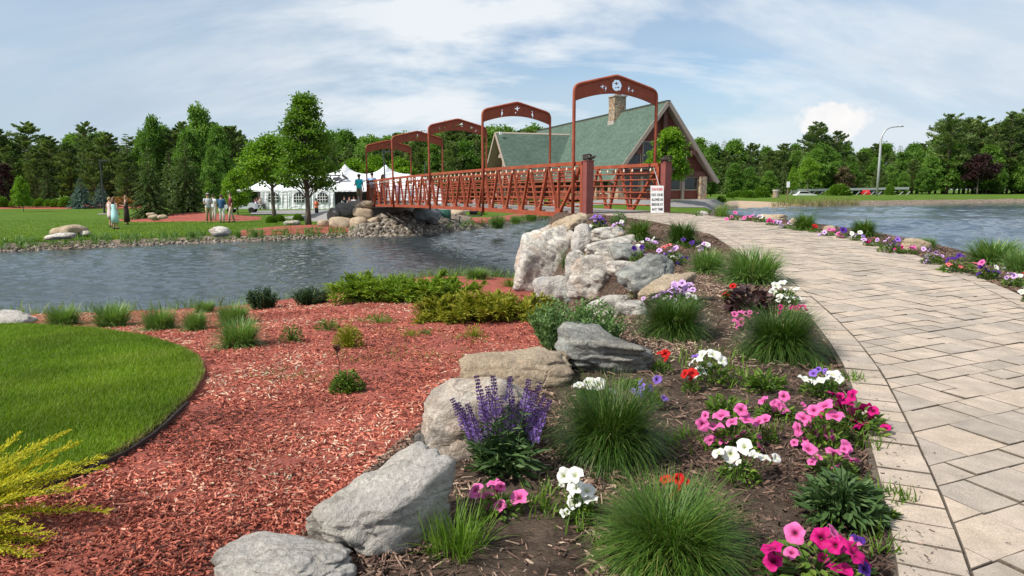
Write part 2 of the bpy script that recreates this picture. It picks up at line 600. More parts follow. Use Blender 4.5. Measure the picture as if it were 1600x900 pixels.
m, t = new_mat('lawn_ground')
p = geo_pos(t)
c = t.ramp(t.noise(p, 24, 6, 0.7), [(0.3, (0.045, 0.09, 0.01)), (0.55, (0.09, 0.16, 0.018)), (0.75, (0.135, 0.205, 0.035))])
c = t.mix(1.0, c, t.ramp(t.noise(p, 0.5, 4, 0.6), [(0.3, (0.82, 0.85, 0.8)), (0.7, (1.18, 1.12, 1.0))]), 'MULTIPLY')
finish(t, c, 0.9, t.noise(p, 60, 5, 0.7), 0.8, 0.04, spec=0.1)
M['lawn'] = m

m, t = new_mat('asphalt')
p = geo_pos(t)
finish(t, t.ramp(t.noise(p, 0.6, 6, 0.7), [(0.3, (0.20, 0.19, 0.185)), (0.7, (0.27, 0.255, 0.245))]), 0.9, t.noise(p, 90, 3), 0.3, 0.01)
M['asphalt'] = m
m, t = new_mat('beach_sand')
p = geo_pos(t)
finish(t, t.ramp(t.noise(p, 1.1, 6, 0.7), [(0.3, (0.36, 0.26, 0.175)), (0.7, (0.46, 0.35, 0.25))]), 0.95, t.noise(p, 60, 3), 0.3, 0.01)
M['sand'] = m
m, t = new_mat('shore_gravel')
p = geo_pos(t)
vo = t.n('ShaderNodeTexVoronoi', {'Vector': p, 'Scale': 5.5})
c = t.mix(1.0, t.ramp(t.n('ShaderNodeSeparateColor', {0: vo.outputs['Color']}).outputs[0], [(0.1, (0.11, 0.085, 0.065)), (0.5, (0.20, 0.15, 0.115)), (0.9, (0.28, 0.225, 0.18))]),
          t.ramp(t.noise(p, 0.8, 4), [(0.3, (0.75, 0.78, 0.7)), (0.7, (1.1, 1.05, 1.0))]), 'MULTIPLY')
finish(t, c, 0.9, vo.outputs['Distance'], -0.9, 0.08)
M['gravel'] = m
M['cobble'] = tinted('cobble_stone', [(0.0, (0.08, 0.07, 0.06)), (0.4, (0.18, 0.15, 0.115)), (0.8, (0.27, 0.225, 0.175)), (1.0, (0.38, 0.34, 0.30))], 0.85, 0, 8.0)

# water
def water_mat(name, base):
    m, t = new_mat(name)
    p = geo_pos(t)
    w1 = t.noise(t.mapping(p, scale=(0.75, 1.55, 1), rot=(0, 0, R(-14))), 4.5, 5, 0.6, 0.4)
    bmp = t.n('ShaderNodeBump', {'Height': w1, 'Strength': 0.7, 'Distance': 0.035}).outputs[0]
    murk = t.mix(t.noise(p, 0.12, 3), tuple(v * 0.8 for v in base), tuple(v * 1.2 for v in base))
    b = t.n('ShaderNodeBsdfPrincipled', {'Base Color': murk, 'Roughness': 0.05, 'IOR': 1.333, 'Specular IOR Level': 0.5, 'Normal': bmp})
    t.n('ShaderNodeOutputMaterial', {'Surface': b.outputs[0]})
    return m


M['water'] = water_mat('pond_water', (0.042, 0.054, 0.060))
M['lake'] = water_mat('lake_water', (0.06, 0.09, 0.125))

# leaves of many kinds
M['blade_lawn'] = tinted('lawn_blade', [(0.0, (0.085, 0.155, 0.008)), (0.5, (0.15, 0.255, 0.012)), (0.9, (0.22, 0.32, 0.022)), (1.0, (0.28, 0.29, 0.08))], 0.6, 0.35, 0.9)
M['blade_tuft'] = tinted('fountain_grass_blade', [(0.0, (0.04, 0.09, 0.012)), (0.5, (0.08, 0.165, 0.02)), (0.85, (0.13, 0.23, 0.032)), (1.0, (0.24, 0.25, 0.07))], 0.5, 0.3, 0, 0.35)
M['blade_dark'] = tinted('dark_grass_blade', [(0.0, (0.022, 0.055, 0.008)), (0.5, (0.048, 0.108, 0.013)), (0.85, (0.085, 0.165, 0.022)), (1.0, (0.17, 0.19, 0.06))], 0.5, 0.25, 0, 0.35)
M['blade_blue'] = tinted('shore_grass_blade', [(0.0, (0.075, 0.15, 0.035)), (0.5, (0.14, 0.25, 0.06)), (0.9, (0.21, 0.33, 0.09)), (1.0, (0.32, 0.33, 0.14))], 0.5, 0.3, 0, 0.35)
M['blade_fresh'] = tinted('fresh_grass_blade', [(0.0, (0.07, 0.13, 0.014)), (0.6, (0.13, 0.24, 0.022)), (1.0, (0.2, 0.32, 0.045))], 0.5, 0.35, 0, 0.35)
M['leaf_petunia'] = tinted('petunia_leaf', [(0.0, (0.05, 0.10, 0.016)), (0.6, (0.10, 0.18, 0.024)), (1.0, (0.19, 0.27, 0.035))], 0.55, 0.25)
M['leaf_sage'] = tinted('sage_leaf', [(0.0, (0.035, 0.075, 0.024)), (0.6, (0.07, 0.13, 0.04)), (1.0, (0.12, 0.19, 0.07))], 0.6, 0.2)
M['leaf_bluegreen'] = tinted('bluegreen_leaf', [(0.0, (0.07, 0.14, 0.045)), (0.6, (0.14, 0.235, 0.075)), (1.0, (0.22, 0.32, 0.13))], 0.6, 0.25)
M['leaf_dark'] = tinted('dark_shrub_leaf', [(0.0, (0.018, 0.04, 0.014)), (0.6, (0.035, 0.075, 0.024)), (1.0, (0.06, 0.11, 0.04))], 0.6, 0.2)
M['leaf_purple'] = tinted('coral_bells_leaf', [(0.0, (0.022, 0.012, 0.014)), (0.6, (0.055, 0.026, 0.028)), (1.0, (0.12, 0.055, 0.05))], 0.5, 0.15)
M['leaf_juniper'] = tinted('juniper_spray', [(0.0, (0.0902, 0.167, 0.0126)), (0.5, (0.189, 0.299, 0.0252)), (1.0, (0.312, 0.396, 0.045))], 0.65, 0.25)
M['leaf_juniper_gold'] = tinted('gold_juniper_spray', [(0.0, (0.119, 0.153, 0.0126)), (0.5, (0.255, 0.279, 0.0252)), (1.0, (0.425, 0.36, 0.054))], 0.65, 0.25)
M['leaf_yellow'] = tinted('yellow_juniper_spray', [(0.0, (0.16, 0.19, 0.012)), (0.45, (0.42, 0.42, 0.02)), (1.0, (0.68, 0.60, 0.04))], 0.6, 0.3)
M['leaf_maple'] = tinted('maple_leaf', [(0.0, (0.055, 0.116, 0.0132)), (0.5, (0.11, 0.215, 0.022)), (1.0, (0.198, 0.319, 0.0374))], 0.55, 0.4, 0, 0.3, 0.06)
M['leaf_bright'] = tinted('bright_maple_leaf', [(0.0, (0.09, 0.18, 0.014)), (0.5, (0.17, 0.31, 0.024)), (1.0, (0.26, 0.40, 0.04))], 0.55, 0.42, 0, 0.3, 0.06)
M['leaf_forest'] = tinted('forest_leaf', [(0.0, (0.0688, 0.144, 0.0275)), (0.5, (0.138, 0.261, 0.044)), (1.0, (0.227, 0.364, 0.0688))], 0.6, 0.4, 0, 0.25, 0.16)
M['needle_spruce'] = tinted('spruce_needle', [(0.0, (0.0385, 0.0715, 0.022)), (0.5, (0.0825, 0.132, 0.0374)), (1.0, (0.149, 0.204, 0.055))], 0.65, 0.25, 0, 0.25, 0.10)
M['needle_pine'] = tinted('pine_needle', [(0.0, (0.069, 0.117, 0.0396)), (0.5, (0.138, 0.207, 0.066)), (1.0, (0.235, 0.304, 0.0924))], 0.65, 0.3, 0, 0.25, 0.15)
M['needle_blue'] = tinted('blue_spruce_needle', [(0.0, (0.05, 0.10, 0.095)), (0.5, (0.11, 0.19, 0.17)), (1.0, (0.19, 0.28, 0.25))], 0.65, 0.1, 0, 0.25)
M['leaf_redtree'] = tinted('purple_tree_leaf', [(0.0, (0.020, 0.010, 0.012)), (0.6, (0.045, 0.02, 0.024)), (1.0, (0.08, 0.035, 0.036))], 0.6, 0.2)
M['leaf_brown'] = tinted('brownish_leaf', [(0.0, (0.07, 0.055, 0.03)), (0.6, (0.14, 0.11, 0.055)), (1.0, (0.2, 0.17, 0.08))], 0.6, 0.2)
M['reed'] = tinted('reed_blade', [(0.0, (0.12, 0.13, 0.04)), (0.5, (0.22, 0.21, 0.075)), (1.0, (0.34, 0.29, 0.14))], 0.7, 0.2)
M['dry_leaf'] = paint('dried_flower', (0.09, 0.04, 0.025), 0.9, 0.3)
M['orange_leaf'] = tinted('barberry_leaf', [(0.0, (0.16, 0.06, 0.02)), (0.6, (0.30, 0.14, 0.03)), (1.0, (0.36, 0.24, 0.05))], 0.6, 0.2)


def bark_mat(name, c):
    m, t = new_mat(name)
    p = obj_co(t)
    nz = t.noise(t.mapping(p, scale=(6, 6, 1.2)), 4, 6, 0.7)
    finish(t, t.ramp(nz, [(0.3, tuple(v * 0.55 for v in c)), (0.7, tuple(v * 1.35 for v in c))]), 0.95, nz, 0.8, 0.03, spec=0.1)
    return m


M['bark'] = bark_mat('bark_grey', (0.15, 0.125, 0.105))
M['bark_brown'] = bark_mat('bark_brown', (0.12, 0.085, 0.06))


def petal_mat(name, edge, mid, throat, vein=0.0):
    m, t = new_mat(name)
    r_ = attr(t, 'rad')
    col = t.ramp(r_, [(0.0, throat), (0.2, throat), (0.42, mid), (0.95, edge)])
    sp = t.n('ShaderNodeSeparateXYZ', {0: obj_co(t)})
    an = t.math('ARCTAN2', sp.outputs[1], sp.outputs[0])
    vn = t.math('ADD', t.math('SINE', t.math('MULTIPLY', an, 25.0)), t.math('MULTIPLY', t.math('COSINE', t.math('MULTIPLY', an, 5.0)), 1.1))
    col = t.mix(t.mrange(vn, -1.6, 1.4, 0.0, 0.42), col, mid if mid[0] < 0.75 else tuple(v * 0.86 for v in mid))
    nz = t.noise(obj_co(t), 9, 4)
    col = t.mix(1.0, col, t.ramp(nz, [(0.3, (0.8,) * 3), (0.7, (1.12,) * 3)]), 'MULTIPLY')
    b = t.n('ShaderNodeBsdfPrincipled', {'Base Color': col, 'Roughness': 0.6, 'Specular IOR Level': 0.2})
    tr = t.n('ShaderNodeBsdfTranslucent', {'Color': col})
    mx = t.n('ShaderNodeMixShader', {0: 0.3, 1: b.outputs[0], 2: tr.outputs[0]})
    t.n('ShaderNodeOutputMaterial', {'Surface': mx.outputs[0]})
    return m


PETAL = {
    'white': petal_mat('petal_white', (0.82, 0.82, 0.78), (0.80, 0.80, 0.74), (0.55, 0.60, 0.30)),
    'pink': petal_mat('petal_pink', (0.84, 0.20, 0.50), (0.76, 0.13, 0.40), (0.34, 0.015, 0.10)),
    'magenta': petal_mat('petal_magenta', (0.66, 0.012, 0.24), (0.52, 0.008, 0.16), (0.07, 0.002, 0.02)),
    'red': petal_mat('petal_red', (0.62, 0.02, 0.015), (0.5, 0.012, 0.01), (0.12, 0.004, 0.004)),
    'purple': petal_mat('petal_purple', (0.10, 0.03, 0.30), (0.07, 0.02, 0.22), (0.02, 0.006, 0.06)),
    'violet': petal_mat('petal_violet', (0.32, 0.18, 0.66), (0.25, 0.12, 0.55), (0.08, 0.03, 0.2)),
    'lilac': petal_mat('petal_lilac', (0.72, 0.52, 0.80), (0.62, 0.38, 0.72), (0.16, 0.03, 0.24)),
    'salmon': petal_mat('petal_salmon', (0.80, 0.20, 0.22), (0.74, 0.16, 0.17), (0.5, 0.06, 0.06)),
}
M['sage_flower'] = tinted('sage_floret', [(0.0, (0.06, 0.03, 0.10)), (0.5, (0.16, 0.085, 0.32)), (1.0, (0.30, 0.19, 0.50))], 0.7, 0.2)
M['yellow_flower'] = paint('yellow_petal', (0.7, 0.55, 0.03), 0.6)

# built things
m, t = new_mat('rust_red_paint')
p = obj_co(t)
c = t.ramp(t.noise(p, 3.0, 6, 0.65), [(0.3, (0.22, 0.047, 0.021)), (0.55, (0.31, 0.069, 0.031)), (0.75, (0.37, 0.102, 0.053))])
c = t.mix(t.ramp(t.noise(p, 17, 5, 0.7), [(0.58, 0.0), (0.70, 0.6)]), c, (0.14, 0.035, 0.022))
finish(t, c, 0.62, t.noise(p, 120, 3), 0.15, 0.004, spec=0.35)
M['rust'] = m
M['post'] = paint('brown_post_paint', (0.215, 0.062, 0.052), 0.55, 0.15, 4)
M['deck'] = paint('grey_deck_board', (0.24, 0.22, 0.205), 0.85, 0.2, 9)
M['concrete'] = paint('concrete', (0.36, 0.32, 0.28), 0.9, 0.2, 2.2, 0.4)
M['bulb'] = paint('frosted_bulb', (0.72, 0.55, 0.38), 0.2, 0.05, 3, 0, 0, 0.6)
M['black'] = paint('black_plastic', (0.018, 0.018, 0.02), 0.5, 0.2)
M['cable'] = paint('dark_cable', (0.05, 0.03, 0.03), 0.6, 0.2)
M['white'] = paint('white_paint', (0.78, 0.78, 0.77), 0.5, 0.05)
M['sign_white'] = paint('sign_board', (0.80, 0.80, 0.79), 0.5, 0.03)
M['sign_red'] = paint('sign_red_letter', (0.60, 0.05, 0.05), 0.5, 0.1)
M['sign_black'] = paint('sign_black_letter', (0.03, 0.03, 0.032), 0.5, 0.1)
m, t = new_mat('tent_fabric')
p = obj_co(t)
c = t.ramp(t.noise(p, 1.4, 4), [(0.3, (0.80, 0.81, 0.83)), (0.7, (0.86, 0.86, 0.87))])
b = t.n('ShaderNodeBsdfPrincipled', {'Base Color': c, 'Roughness': 0.6, 'Normal': t.n('ShaderNodeBump', {'Height': t.noise(t.mapping(p, scale=(1, 1, 2.5), rot=(0, R(35), 0)), 1.6, 3), 'Strength': 0.5, 'Distance': 0.3}).outputs[0]})
tr = t.n('ShaderNodeBsdfTranslucent', {'Color': (0.8, 0.8, 0.8, 1)})
mx = t.n('ShaderNodeMixShader', {0: 0.10, 1: b.outputs[0], 2: tr.outputs[0]})
t.n('ShaderNodeOutputMaterial', {'Surface': mx.outputs[0]})
M['tent'] = m
M['glass'] = paint('dark_glass', (0.012, 0.02, 0.018), 0.06, 0.2, 2, 0, 0, 0.6)
M['trim'] = paint('tan_trim', (0.36, 0.29, 0.235), 0.7, 0.12)
M['beam'] = paint('brown_beam', (0.14, 0.06, 0.045), 0.7, 0.15)
m, t = new_mat('red_wood_siding')
p = obj_co(t)
wv = t.n('ShaderNodeTexWave', {'Vector': p, 'Scale': 1.6, 'Distortion': 0.0}, bands_direction='X').outputs['Fac']
c = t.mix(1.0, t.ramp(t.noise(t.mapping(p, scale=(9, 9, 0.6)), 2, 5), [(0.3, (0.12, 0.032, 0.02)), (0.7, (0.23, 0.068, 0.042))]), t.ramp(wv, [(0.0, (0.45,) * 3), (0.12, (1.0,) * 3)]), 'MULTIPLY')
finish(t, c, 0.75, t.ramp(wv, [(0.0, 0.0), (0.15, 1.0)]), 0.5, 0.02)
M['siding'] = m
m, t = new_mat('green_shingle')
uv = t.n('ShaderNodeTexCoord').outputs['UV']
br = t.n('ShaderNodeTexBrick', {'Vector': uv, 'Scale': 1.0, 'Color1': (0.072, 0.112, 0.088, 1), 'Color2': (0.112, 0.162, 0.130, 1), 'Mortar': (0.05, 0.072, 0.06, 1), 'Mortar Size': 0.012, 'Brick Width': 0.42, 'Row Height': 0.19, 'Bias': -0.1})
c = t.mix(1.0, br.outputs['Color'], t.ramp(t.noise(uv, 0.35, 5, 0.65), [(0.3, (0.85, 0.85, 0.85)), (0.7, (1.15, 1.15, 1.12))]), 'MULTIPLY')
finish(t, c, 0.9, br.outputs['Fac'], -0.6, 0.02, spec=0.15)
M['shingle'] = m
m, t = new_mat('field_stone_wall')
p = obj_co(t)
vo = t.n('ShaderNodeTexVoronoi', {'Vector': p, 'Scale': 2.6, 'Randomness': 0.85})
ve = t.n('ShaderNodeTexVoronoi', {'Vector': p, 'Scale': 2.6, 'Randomness': 0.85}, feature='DISTANCE_TO_EDGE').outputs[0]
c = t.ramp(t.n('ShaderNodeSeparateColor', {0: vo.outputs['Color']}).outputs[0], [(0.1, (0.22, 0.13, 0.075)), (0.4, (0.40, 0.25, 0.14)), (0.7, (0.30, 0.24, 0.19)), (0.95, (0.47, 0.35, 0.22))])
c = t.mix(t.ramp(ve, [(0.02, 1.0), (0.06, 0.0)]), c, (0.28, 0.25, 0.21))
finish(t, c, 0.9, t.ramp(ve, [(0.0, 0.0), (0.12, 1.0)]), 0.8, 0.06)
M['fieldstone'] = m
M['galv'] = paint('galvanised_steel', (0.46, 0.47, 0.47), 0.45, 0.08, 4, 0, 0.3)
M['dark_metal'] = paint('dark_metal', (0.035, 0.04, 0.042), 0.45, 0.15)
M['wood'] = paint('weathered_wood', (0.24, 0.16, 0.10), 0.85, 0.25, 12)
M['edging'] = paint('black_edging', (0.03, 0.022, 0.018), 0.7, 0.25, 8)
M['green_plastic'] = paint('dark_green_plastic', (0.012, 0.07, 0.045), 0.45, 0.1)
M['tarp'] = paint('grey_netting', (0.18, 0.185, 0.185), 0.85, 0.35, 5)
M['tyre'] = paint('tyre_rubber', (0.02, 0.02, 0.02), 0.8, 0.2)
# ------------------------------------------------------------------ near land
WATER_Z = -1.45
z_up = sinterp([-12, 0, 3, 6, 10, 14, 18, 22, 40], [0, 0, 0.0, 0.10, 0.23, 0.33, 0.40, 0.41, 0.41], win=3)


def up_px(px, py):
    y = 6.0
    for _ in range(12):
        q = at_z(px, py, float(z_up(y)))
        y = q[1]
    return q


_e = [up_px(*v) for v in [(1410, 900), (1362, 700), (1320, 570), (1283, 515), (1240, 468), (1192, 425), (1150, 392), (1108, 364)]]
PXL = sinterp([-4, 0.6] + [v[1] for v in _e] + [12.8, 15.0, 17.6, 19.2, 21], [0.2, 0.45] + [v[0] for v in _e] + [3.3, 3.15, 2.55, 1.95, 1.3], win=0.8)
_e = [up_px(*v) for v in [(1600, 462), (1500, 422), (1420, 395), (1350, 374), (1270, 358), (1200, 347), (1140, 339)]]
PXR = sinterp([-4, 1.0, 3.5] + [v[1] for v in _e] + [19.0, 21], [2.6, 2.9, 3.6] + [v[0] for v in _e] + [4.4, 3.8], win=1.0)
CREST = sinterp([-6, 1.4, 2.0, 2.6, 3.6, 4.4, 5.2, 6, 7, 10, 14, 18, 21], [-0.6, -0.66, -0.60, -0.50, -0.18, 0.36, 0.95, 1.22, 1.5, 1.9, 1.9, 1.5, 1.2], win=0.7)
TOE = sinterp([-6, 1.4, 2.0, 2.6, 3.4, 4.2, 5.0, 7, 10, 12.7, 18, 21], [-1.0, -1.0, -0.92, -0.80, -0.50, -0.12, 0.30, 0.55, 0.6, 0.6, 0.3, 0.1], win=0.7)
_s = [at_z(px, py, WATER_Z) for px, py in [(-300, 500), (60, 492), (300, 484), (430, 472), (520, 460), (640, 434), (740, 430), (830, 438)]]
YS = sinterp([-40] + [v[0] for v in _s] + [3, 8], [13.0] + [v[1] for v in _s] + [19.6, 19.6], win=1.2)


def z_low(x, y):
    ys = YS(x)
    f = (y - 1.5) / (ys - 1.5)
    z = -0.30 - 1.13 * np.clip(f, 0, 1) ** 0.92
    return z - np.clip(y - ys, 0, 8) * 0.35


def H(x, y):
    """top of the near land"""
    x, y = np.asarray(x, float), np.asarray(y, float)
    a, b = TOE(y), CREST(y)
    k = sstep((x - a) / (b - a))
    lo, hi = z_low(x, y), z_up(y)
    z = lo * (1 - k) + hi * k
    out = np.clip((x - PXR(y) - 0.75) / 2.6, 0, 1)
    z = z - sstep(out) * 2.6
    far = np.clip((y - 19.6) / 2.2, 0, 1)
    return z - sstep(far) * 2.8 * k


def G(px, py):
    """photo pixel -> point on the near land"""
    d = ray(px, py)
    t = np.arange(1.2, 26, 0.01)
    P_ = np.array([0, 0, EYE]) + t[:, None] * d
    below = P_[:, 2] <= H(P_[:, 0], P_[:, 1])
    i = int(np.argmax(below)) if below.any() else len(t) - 1
    return P_[i]


def strip(name, mat, x0, x1, ys, nx, off=0.0, rough=0.0, tight=False):
    ys = np.asarray(ys, float)
    u = np.linspace(0, 1, nx)
    a = x0(ys)[:, None] if callable(x0) else np.full((len(ys), 1), x0)
    b = x1(ys)[:, None] if callable(x1) else np.full((len(ys), 1), x1)
    X = a + (b - a) * u[None]
    Y = np.repeat(ys[:, None], nx, 1)
    Z = H(X, Y) + off
    if rough:
        q = np.stack([X, Y, Z * 0], -1)
        Z = Z + rough * (fbm(q, 2.5, 3) + 0.6 * fbm(q, 9, 2))
    V = np.stack([X, Y, Z], -1).reshape(-1, 3)
    i, j = np.meshgrid(np.arange(len(ys) - 1), np.arange(nx - 1), indexing='ij')
    k = (i * nx + j).ravel()
    F = np.stack([k, k + 1, k + nx + 1, k + nx], 1)
    return structure(name, mesh_np(name, V, F, mat, True))


XM = lambda y: TOE(y) + (CREST(y) - TOE(y)) * np.interp(y, [4, 6.5], [0.5, 0.06])
yy = np.concatenate([np.arange(-8, 1, 0.5), np.arange(1, 9, 0.06), np.arange(9, 24, 0.2)])
strip('mulch_bed', M['red_ground'], lambda y: -40 + 0 * y, lambda y: np.minimum(-6.0, XM(y)) + 0 * y, yy, 30, 0.0)
bpy.data.objects['mulch_bed'].name = 'mulch_ground'
strip('mulch_bed', M['red_ground'], lambda y: -6.0 + 0 * y, XM, yy, 90, 0.0, 0.03)
strip('flower_bed', M['soil'], XM, lambda y: PXL(y) + 0.06, yy, 60, -0.015, 0.035)
strip('path', M['sand_joint'], lambda y: PXL(y) - 0.02, lambda y: PXR(y) + 0.02, yy, 24, -0.007)
strip('border_bed', M['soil'], lambda y: PXR(y) - 0.06, lambda y: PXR(y) + 4.2, yy, 40, -0.015, 0.03)
PATH = bpy.data.objects['path']

# lawn on the near slope
_l = [G(*v) for v in [(-150, 850), (0, 788), (75, 762), (150, 735), (205, 706), (255, 668), (300, 622), (318, 592), (314, 570), (285, 550), (225, 531), (140, 518), (30, 512.5)]]
LAWN_Y0, LAWN_Y1 = _l[0][1], _l[-1][1]
XLAWN = sinterp([v[1] for v in _l], [v[0] for v in _l], win=0.28)
ly = np.concatenate([np.linspace(LAWN_Y0, LAWN_Y1 - 0.6, 110), np.linspace(LAWN_Y1 - 0.6, LAWN_Y1, 40)[1:]])
strip('lawn', M['lawn'], lambda y: -22 + 0 * y, XLAWN, ly, 120, 0.045, 0.012)

# ------------------------------------------------------------------ water and far land
S = 3000.0
me = mesh_np('water', [[-S, -S, WATER_Z - 0.05], [S, -S, WATER_Z - 0.05], [S, S, WATER_Z - 0.05], [-S, S, WATER_Z - 0.05]], np.array([[0, 1, 2, 3]]), M['water'])
structure('water', me)


def wave_sheet(phis, radii, lmin, lmax, slope, seed, wind, mat):
    """wind ripples as real relief: a sum of many short-crested waves"""
    r = np.random.default_rng(seed)
    Rr, Ph = np.meshgrid(radii, phis)
    X, Y = Rr * np.sin(Ph), Rr * np.cos(Ph)
    Z = np.zeros_like(X)
    nw = 34
    lam = lmin * (lmax / lmin) ** r.random(nw)
    th = wind + r.normal(0, 0.55, nw)
    for k in range(nw):
        kk = 2 * math.pi / lam[k]
        amp = slope * math.sqrt(2.0 / nw) / kk
        ph = kk * (X * math.sin(th[k]) + Y * math.cos(th[k])) + r.uniform(0, 6.283)
        fade = np.clip((lam[k] / (2.2 * np.gradient(radii)))[None, :] - 0.6, 0, 1)
        Z += amp * np.sin(ph + 0.5 * np.sin(0.31 * X + 0.23 * Y + k)) * fade
    gust = 0.80 + 1.5 * fbm(np.stack([X * 0.45, Y * 1.0, 0 * X], -1), 0.13, 3)
    Z = Z * np.clip(gust, 0.18, 1.35)
    V = np.stack([X, Y, WATER_Z + Z], -1).reshape(-1, 3)
    n = len(radii)
    i, j = np.meshgrid(np.arange(len(phis) - 1), np.arange(n - 1), indexing='ij')
    k = (i * n + j).ravel()
    structure('water', mesh_np('water', V, np.stack([k, k + 1, k + n + 1, k + n], 1), mat, True))


def rings(r0, r1, q):
    out = [r0]
    while out[-1] < r1:
        out.append(out[-1] + q * (out[-1] / 20.0) ** 1.15)
    return np.array(out)


wave_sheet(np.linspace(-0.80, 0.10, 270), rings(11.5, 66, 0.075), 0.2, 0.95, 0.15, 3, R(12), M['water'])
wave_sheet(np.linspace(0.101, 0.82, 210), rings(15, 235, 0.085), 0.35, 2.2, 0.21, 4, R(-10), M['lake'])


def phi_px(px):
    d = ray(px, 296)
    return math.atan2(d[0], d[1])


_shore = [(-700, 40), (-300, 36), (0, 34.4), (200, 35.0), (330, 35.6), (420, 36), (500, 37), (560, 37.2), (640, 37.8), (700, 41), (760, 45.5), (820, 52), (860, 58), (900, 61), (1000, 60), (1060, 60), (1105, 66), (1135, 86), (1155, 97), (1200, 101), (1300, 116), (1370, 126), (1450, 138), (1600, 165), (2000, 210), (2600, 240)]
_ph = np.array([-math.pi, -1.6] + [phi_px(a) for a, _ in _shore] + [1.5, math.pi])
_rs = np.array([60.0, 45.0] + [b for _, b in _shore] + [260.0, 300.0])


def RS(phi):
    return np.interp(phi, _ph, _rs)


def Hf_polar(phi, s):
    wc = np.clip(1 - np.abs(phi - phi_px(1040)) / 0.17, 0, 1)
    wc = sstep(wc * 2.0)
    wr = sstep((phi - phi_px(1120)) / 0.08)
    base = np.interp(s, [-3, -1, 0, 0.6, 1.2, 3.0, 9], [-2.6, -1.75, -1.45, -1.25, -1.10, -1.0, -1.0])
    lod = np.interp(s, [-3, -1, 0, 1.0, 3.0, 14, 30], [-2.6, -1.75, -1.45, -1.1, -0.95, -0.12, -0.12])
    rig = np.interp(s, [-3, -1, 0, 2.0, 3.5, 8, 30], [-2.6, -1.75, -1.45, -1.05, -0.8, -0.22, -0.15])
    z = base * (1 - wc) + lod * wc
    return z * (1 - wr) + rig * wr


def Hf(x, y):
    x, y = np.asarray(x, float), np.asarray(y, float)
    phi = np.arctan2(x, y)
    return Hf_polar(phi, np.hypot(x, y) - RS(phi))


phs = np.concatenate([np.linspace(-math.pi, -0.85, 40)[:-1], np.linspace(-0.85, 0.85, 420), np.linspace(0.85, math.pi, 40)[1:]])
ss_ = np.array([-3, -1, -0.4, 0, 0.3, 0.6, 0.9, 1.2, 2, 3, 4.5, 6.5, 9, 12, 14, 18, 25, 30, 45, 70, 110, 200, 500, 1500, 3500.0])


def polar_sheet(name, mat, phs, s_of, off=0.0, rough=0.0):
    """s_of: array of distances past the shore, one row per phi, or a common row"""
    s_of = np.asarray(s_of, float)
    if s_of.ndim == 1:
        s_of = np.repeat(s_of[None], len(phs), 0)
    r = RS(phs)[:, None] + s_of
    X, Y = r * np.sin(phs)[:, None], r * np.cos(phs)[:, None]
    Z = Hf_polar(np.repeat(phs[:, None], s_of.shape[1], 1), s_of) + off
    if rough:
        Z = Z + rough * fbm(np.stack([X, Y, 0 * X], -1), 0.7, 3)
    V = np.stack([X, Y, Z], -1).reshape(-1, 3)
    n = s_of.shape[1]
    i, j = np.meshgrid(np.arange(len(phs) - 1), np.arange(n - 1), indexing='ij')
    k = (i * n + j).ravel()
    return structure(name, mesh_np(name, V, np.stack([k, k + 1, k + n + 1, k + n], 1), mat, True))


polar_sheet('ground', M['lawn'], phs, ss_)
pl = np.linspace(phi_px(-500), phi_px(905), 260)
jag = 0.22 * fbm(np.stack([pl * 60, 0 * pl, 0 * pl], -1), 1.0, 3)
base_s = np.array([-0.8, -0.3, 0.0, 0.15, 0.35, 0.55, 0.75])
polar_sheet('shore', M['gravel'], pl, base_s[None] * (1.0 + jag[:, None]), 0.03, 0.05)
# mulch along the far bank, round the maple and behind it
pm = np.linspace(phi_px(365), phi_px(545), 60)
tp_ = np.sin(np.linspace(0, math.pi, 60)) ** 0.45
polar_sheet('mulch_bank', M['red_ground'], pm, 0.55 + np.array([0.0, 0.6, 1.4, 2.2, 3.1])[None] * (tp_ * (1 + 0.14 * np.sin(pm * 40)))[:, None], 0.05, 0.03)
pm = np.linspace(phi_px(690), phi_px(862), 60)
polar_sheet('mulch_bank', M['red_ground'], pm, 0.6 + np.array([0.0, 1.0, 2.0, 3.0, 4.4])[None] * (tp_ * (1 + 0.2 * np.sin(pm * 55)))[:, None], 0.06, 0.06)
# road in front of the tents, from the left lawn to the lodge
pa = np.linspace(phi_px(390), phi_px(1150), 120)
rr = np.interp(pa, [phi_px(390), phi_px(640), phi_px(900), phi_px(1010), phi_px(1060), phi_px(1150)], [60, 62, 70, 69, 67, 76.0])
wd = np.interp(pa, [phi_px(390), phi_px(640), phi_px(900), phi_px(1060), phi_px(1150)], [10, 11, 9, 7.5, 22.0])
so = (rr - RS(pa))[:, None] + wd[:, None] * np.linspace(0, 1, 8)[None]
polar_sheet('road', M['asphalt'], pa, so, 0.03)
# sandy beach by the lodge
pb = np.linspace(phi_px(1112), phi_px(1262), 60)
ends = np.interp(pb, [phi_px(1112), phi_px(1140), phi_px(1160), phi_px(1200), phi_px(1262)], [0.6, 8.0, 6.5, 4.0, 0.8])
polar_sheet('beach', M['sand'], pb, ends[:, None] * np.array([-0.1, 0.0, 0.12, 0.3, 0.6, 1.0])[None], 0.05, 0.03)
pr = np.linspace(phi_px(1255), phi_px(2000), 120)
polar_sheet('stony_bank', M['gravel'], pr, np.array([-0.5, 0, 0.8, 1.6, 2.4, 3.4]), 0.05, 0.12)


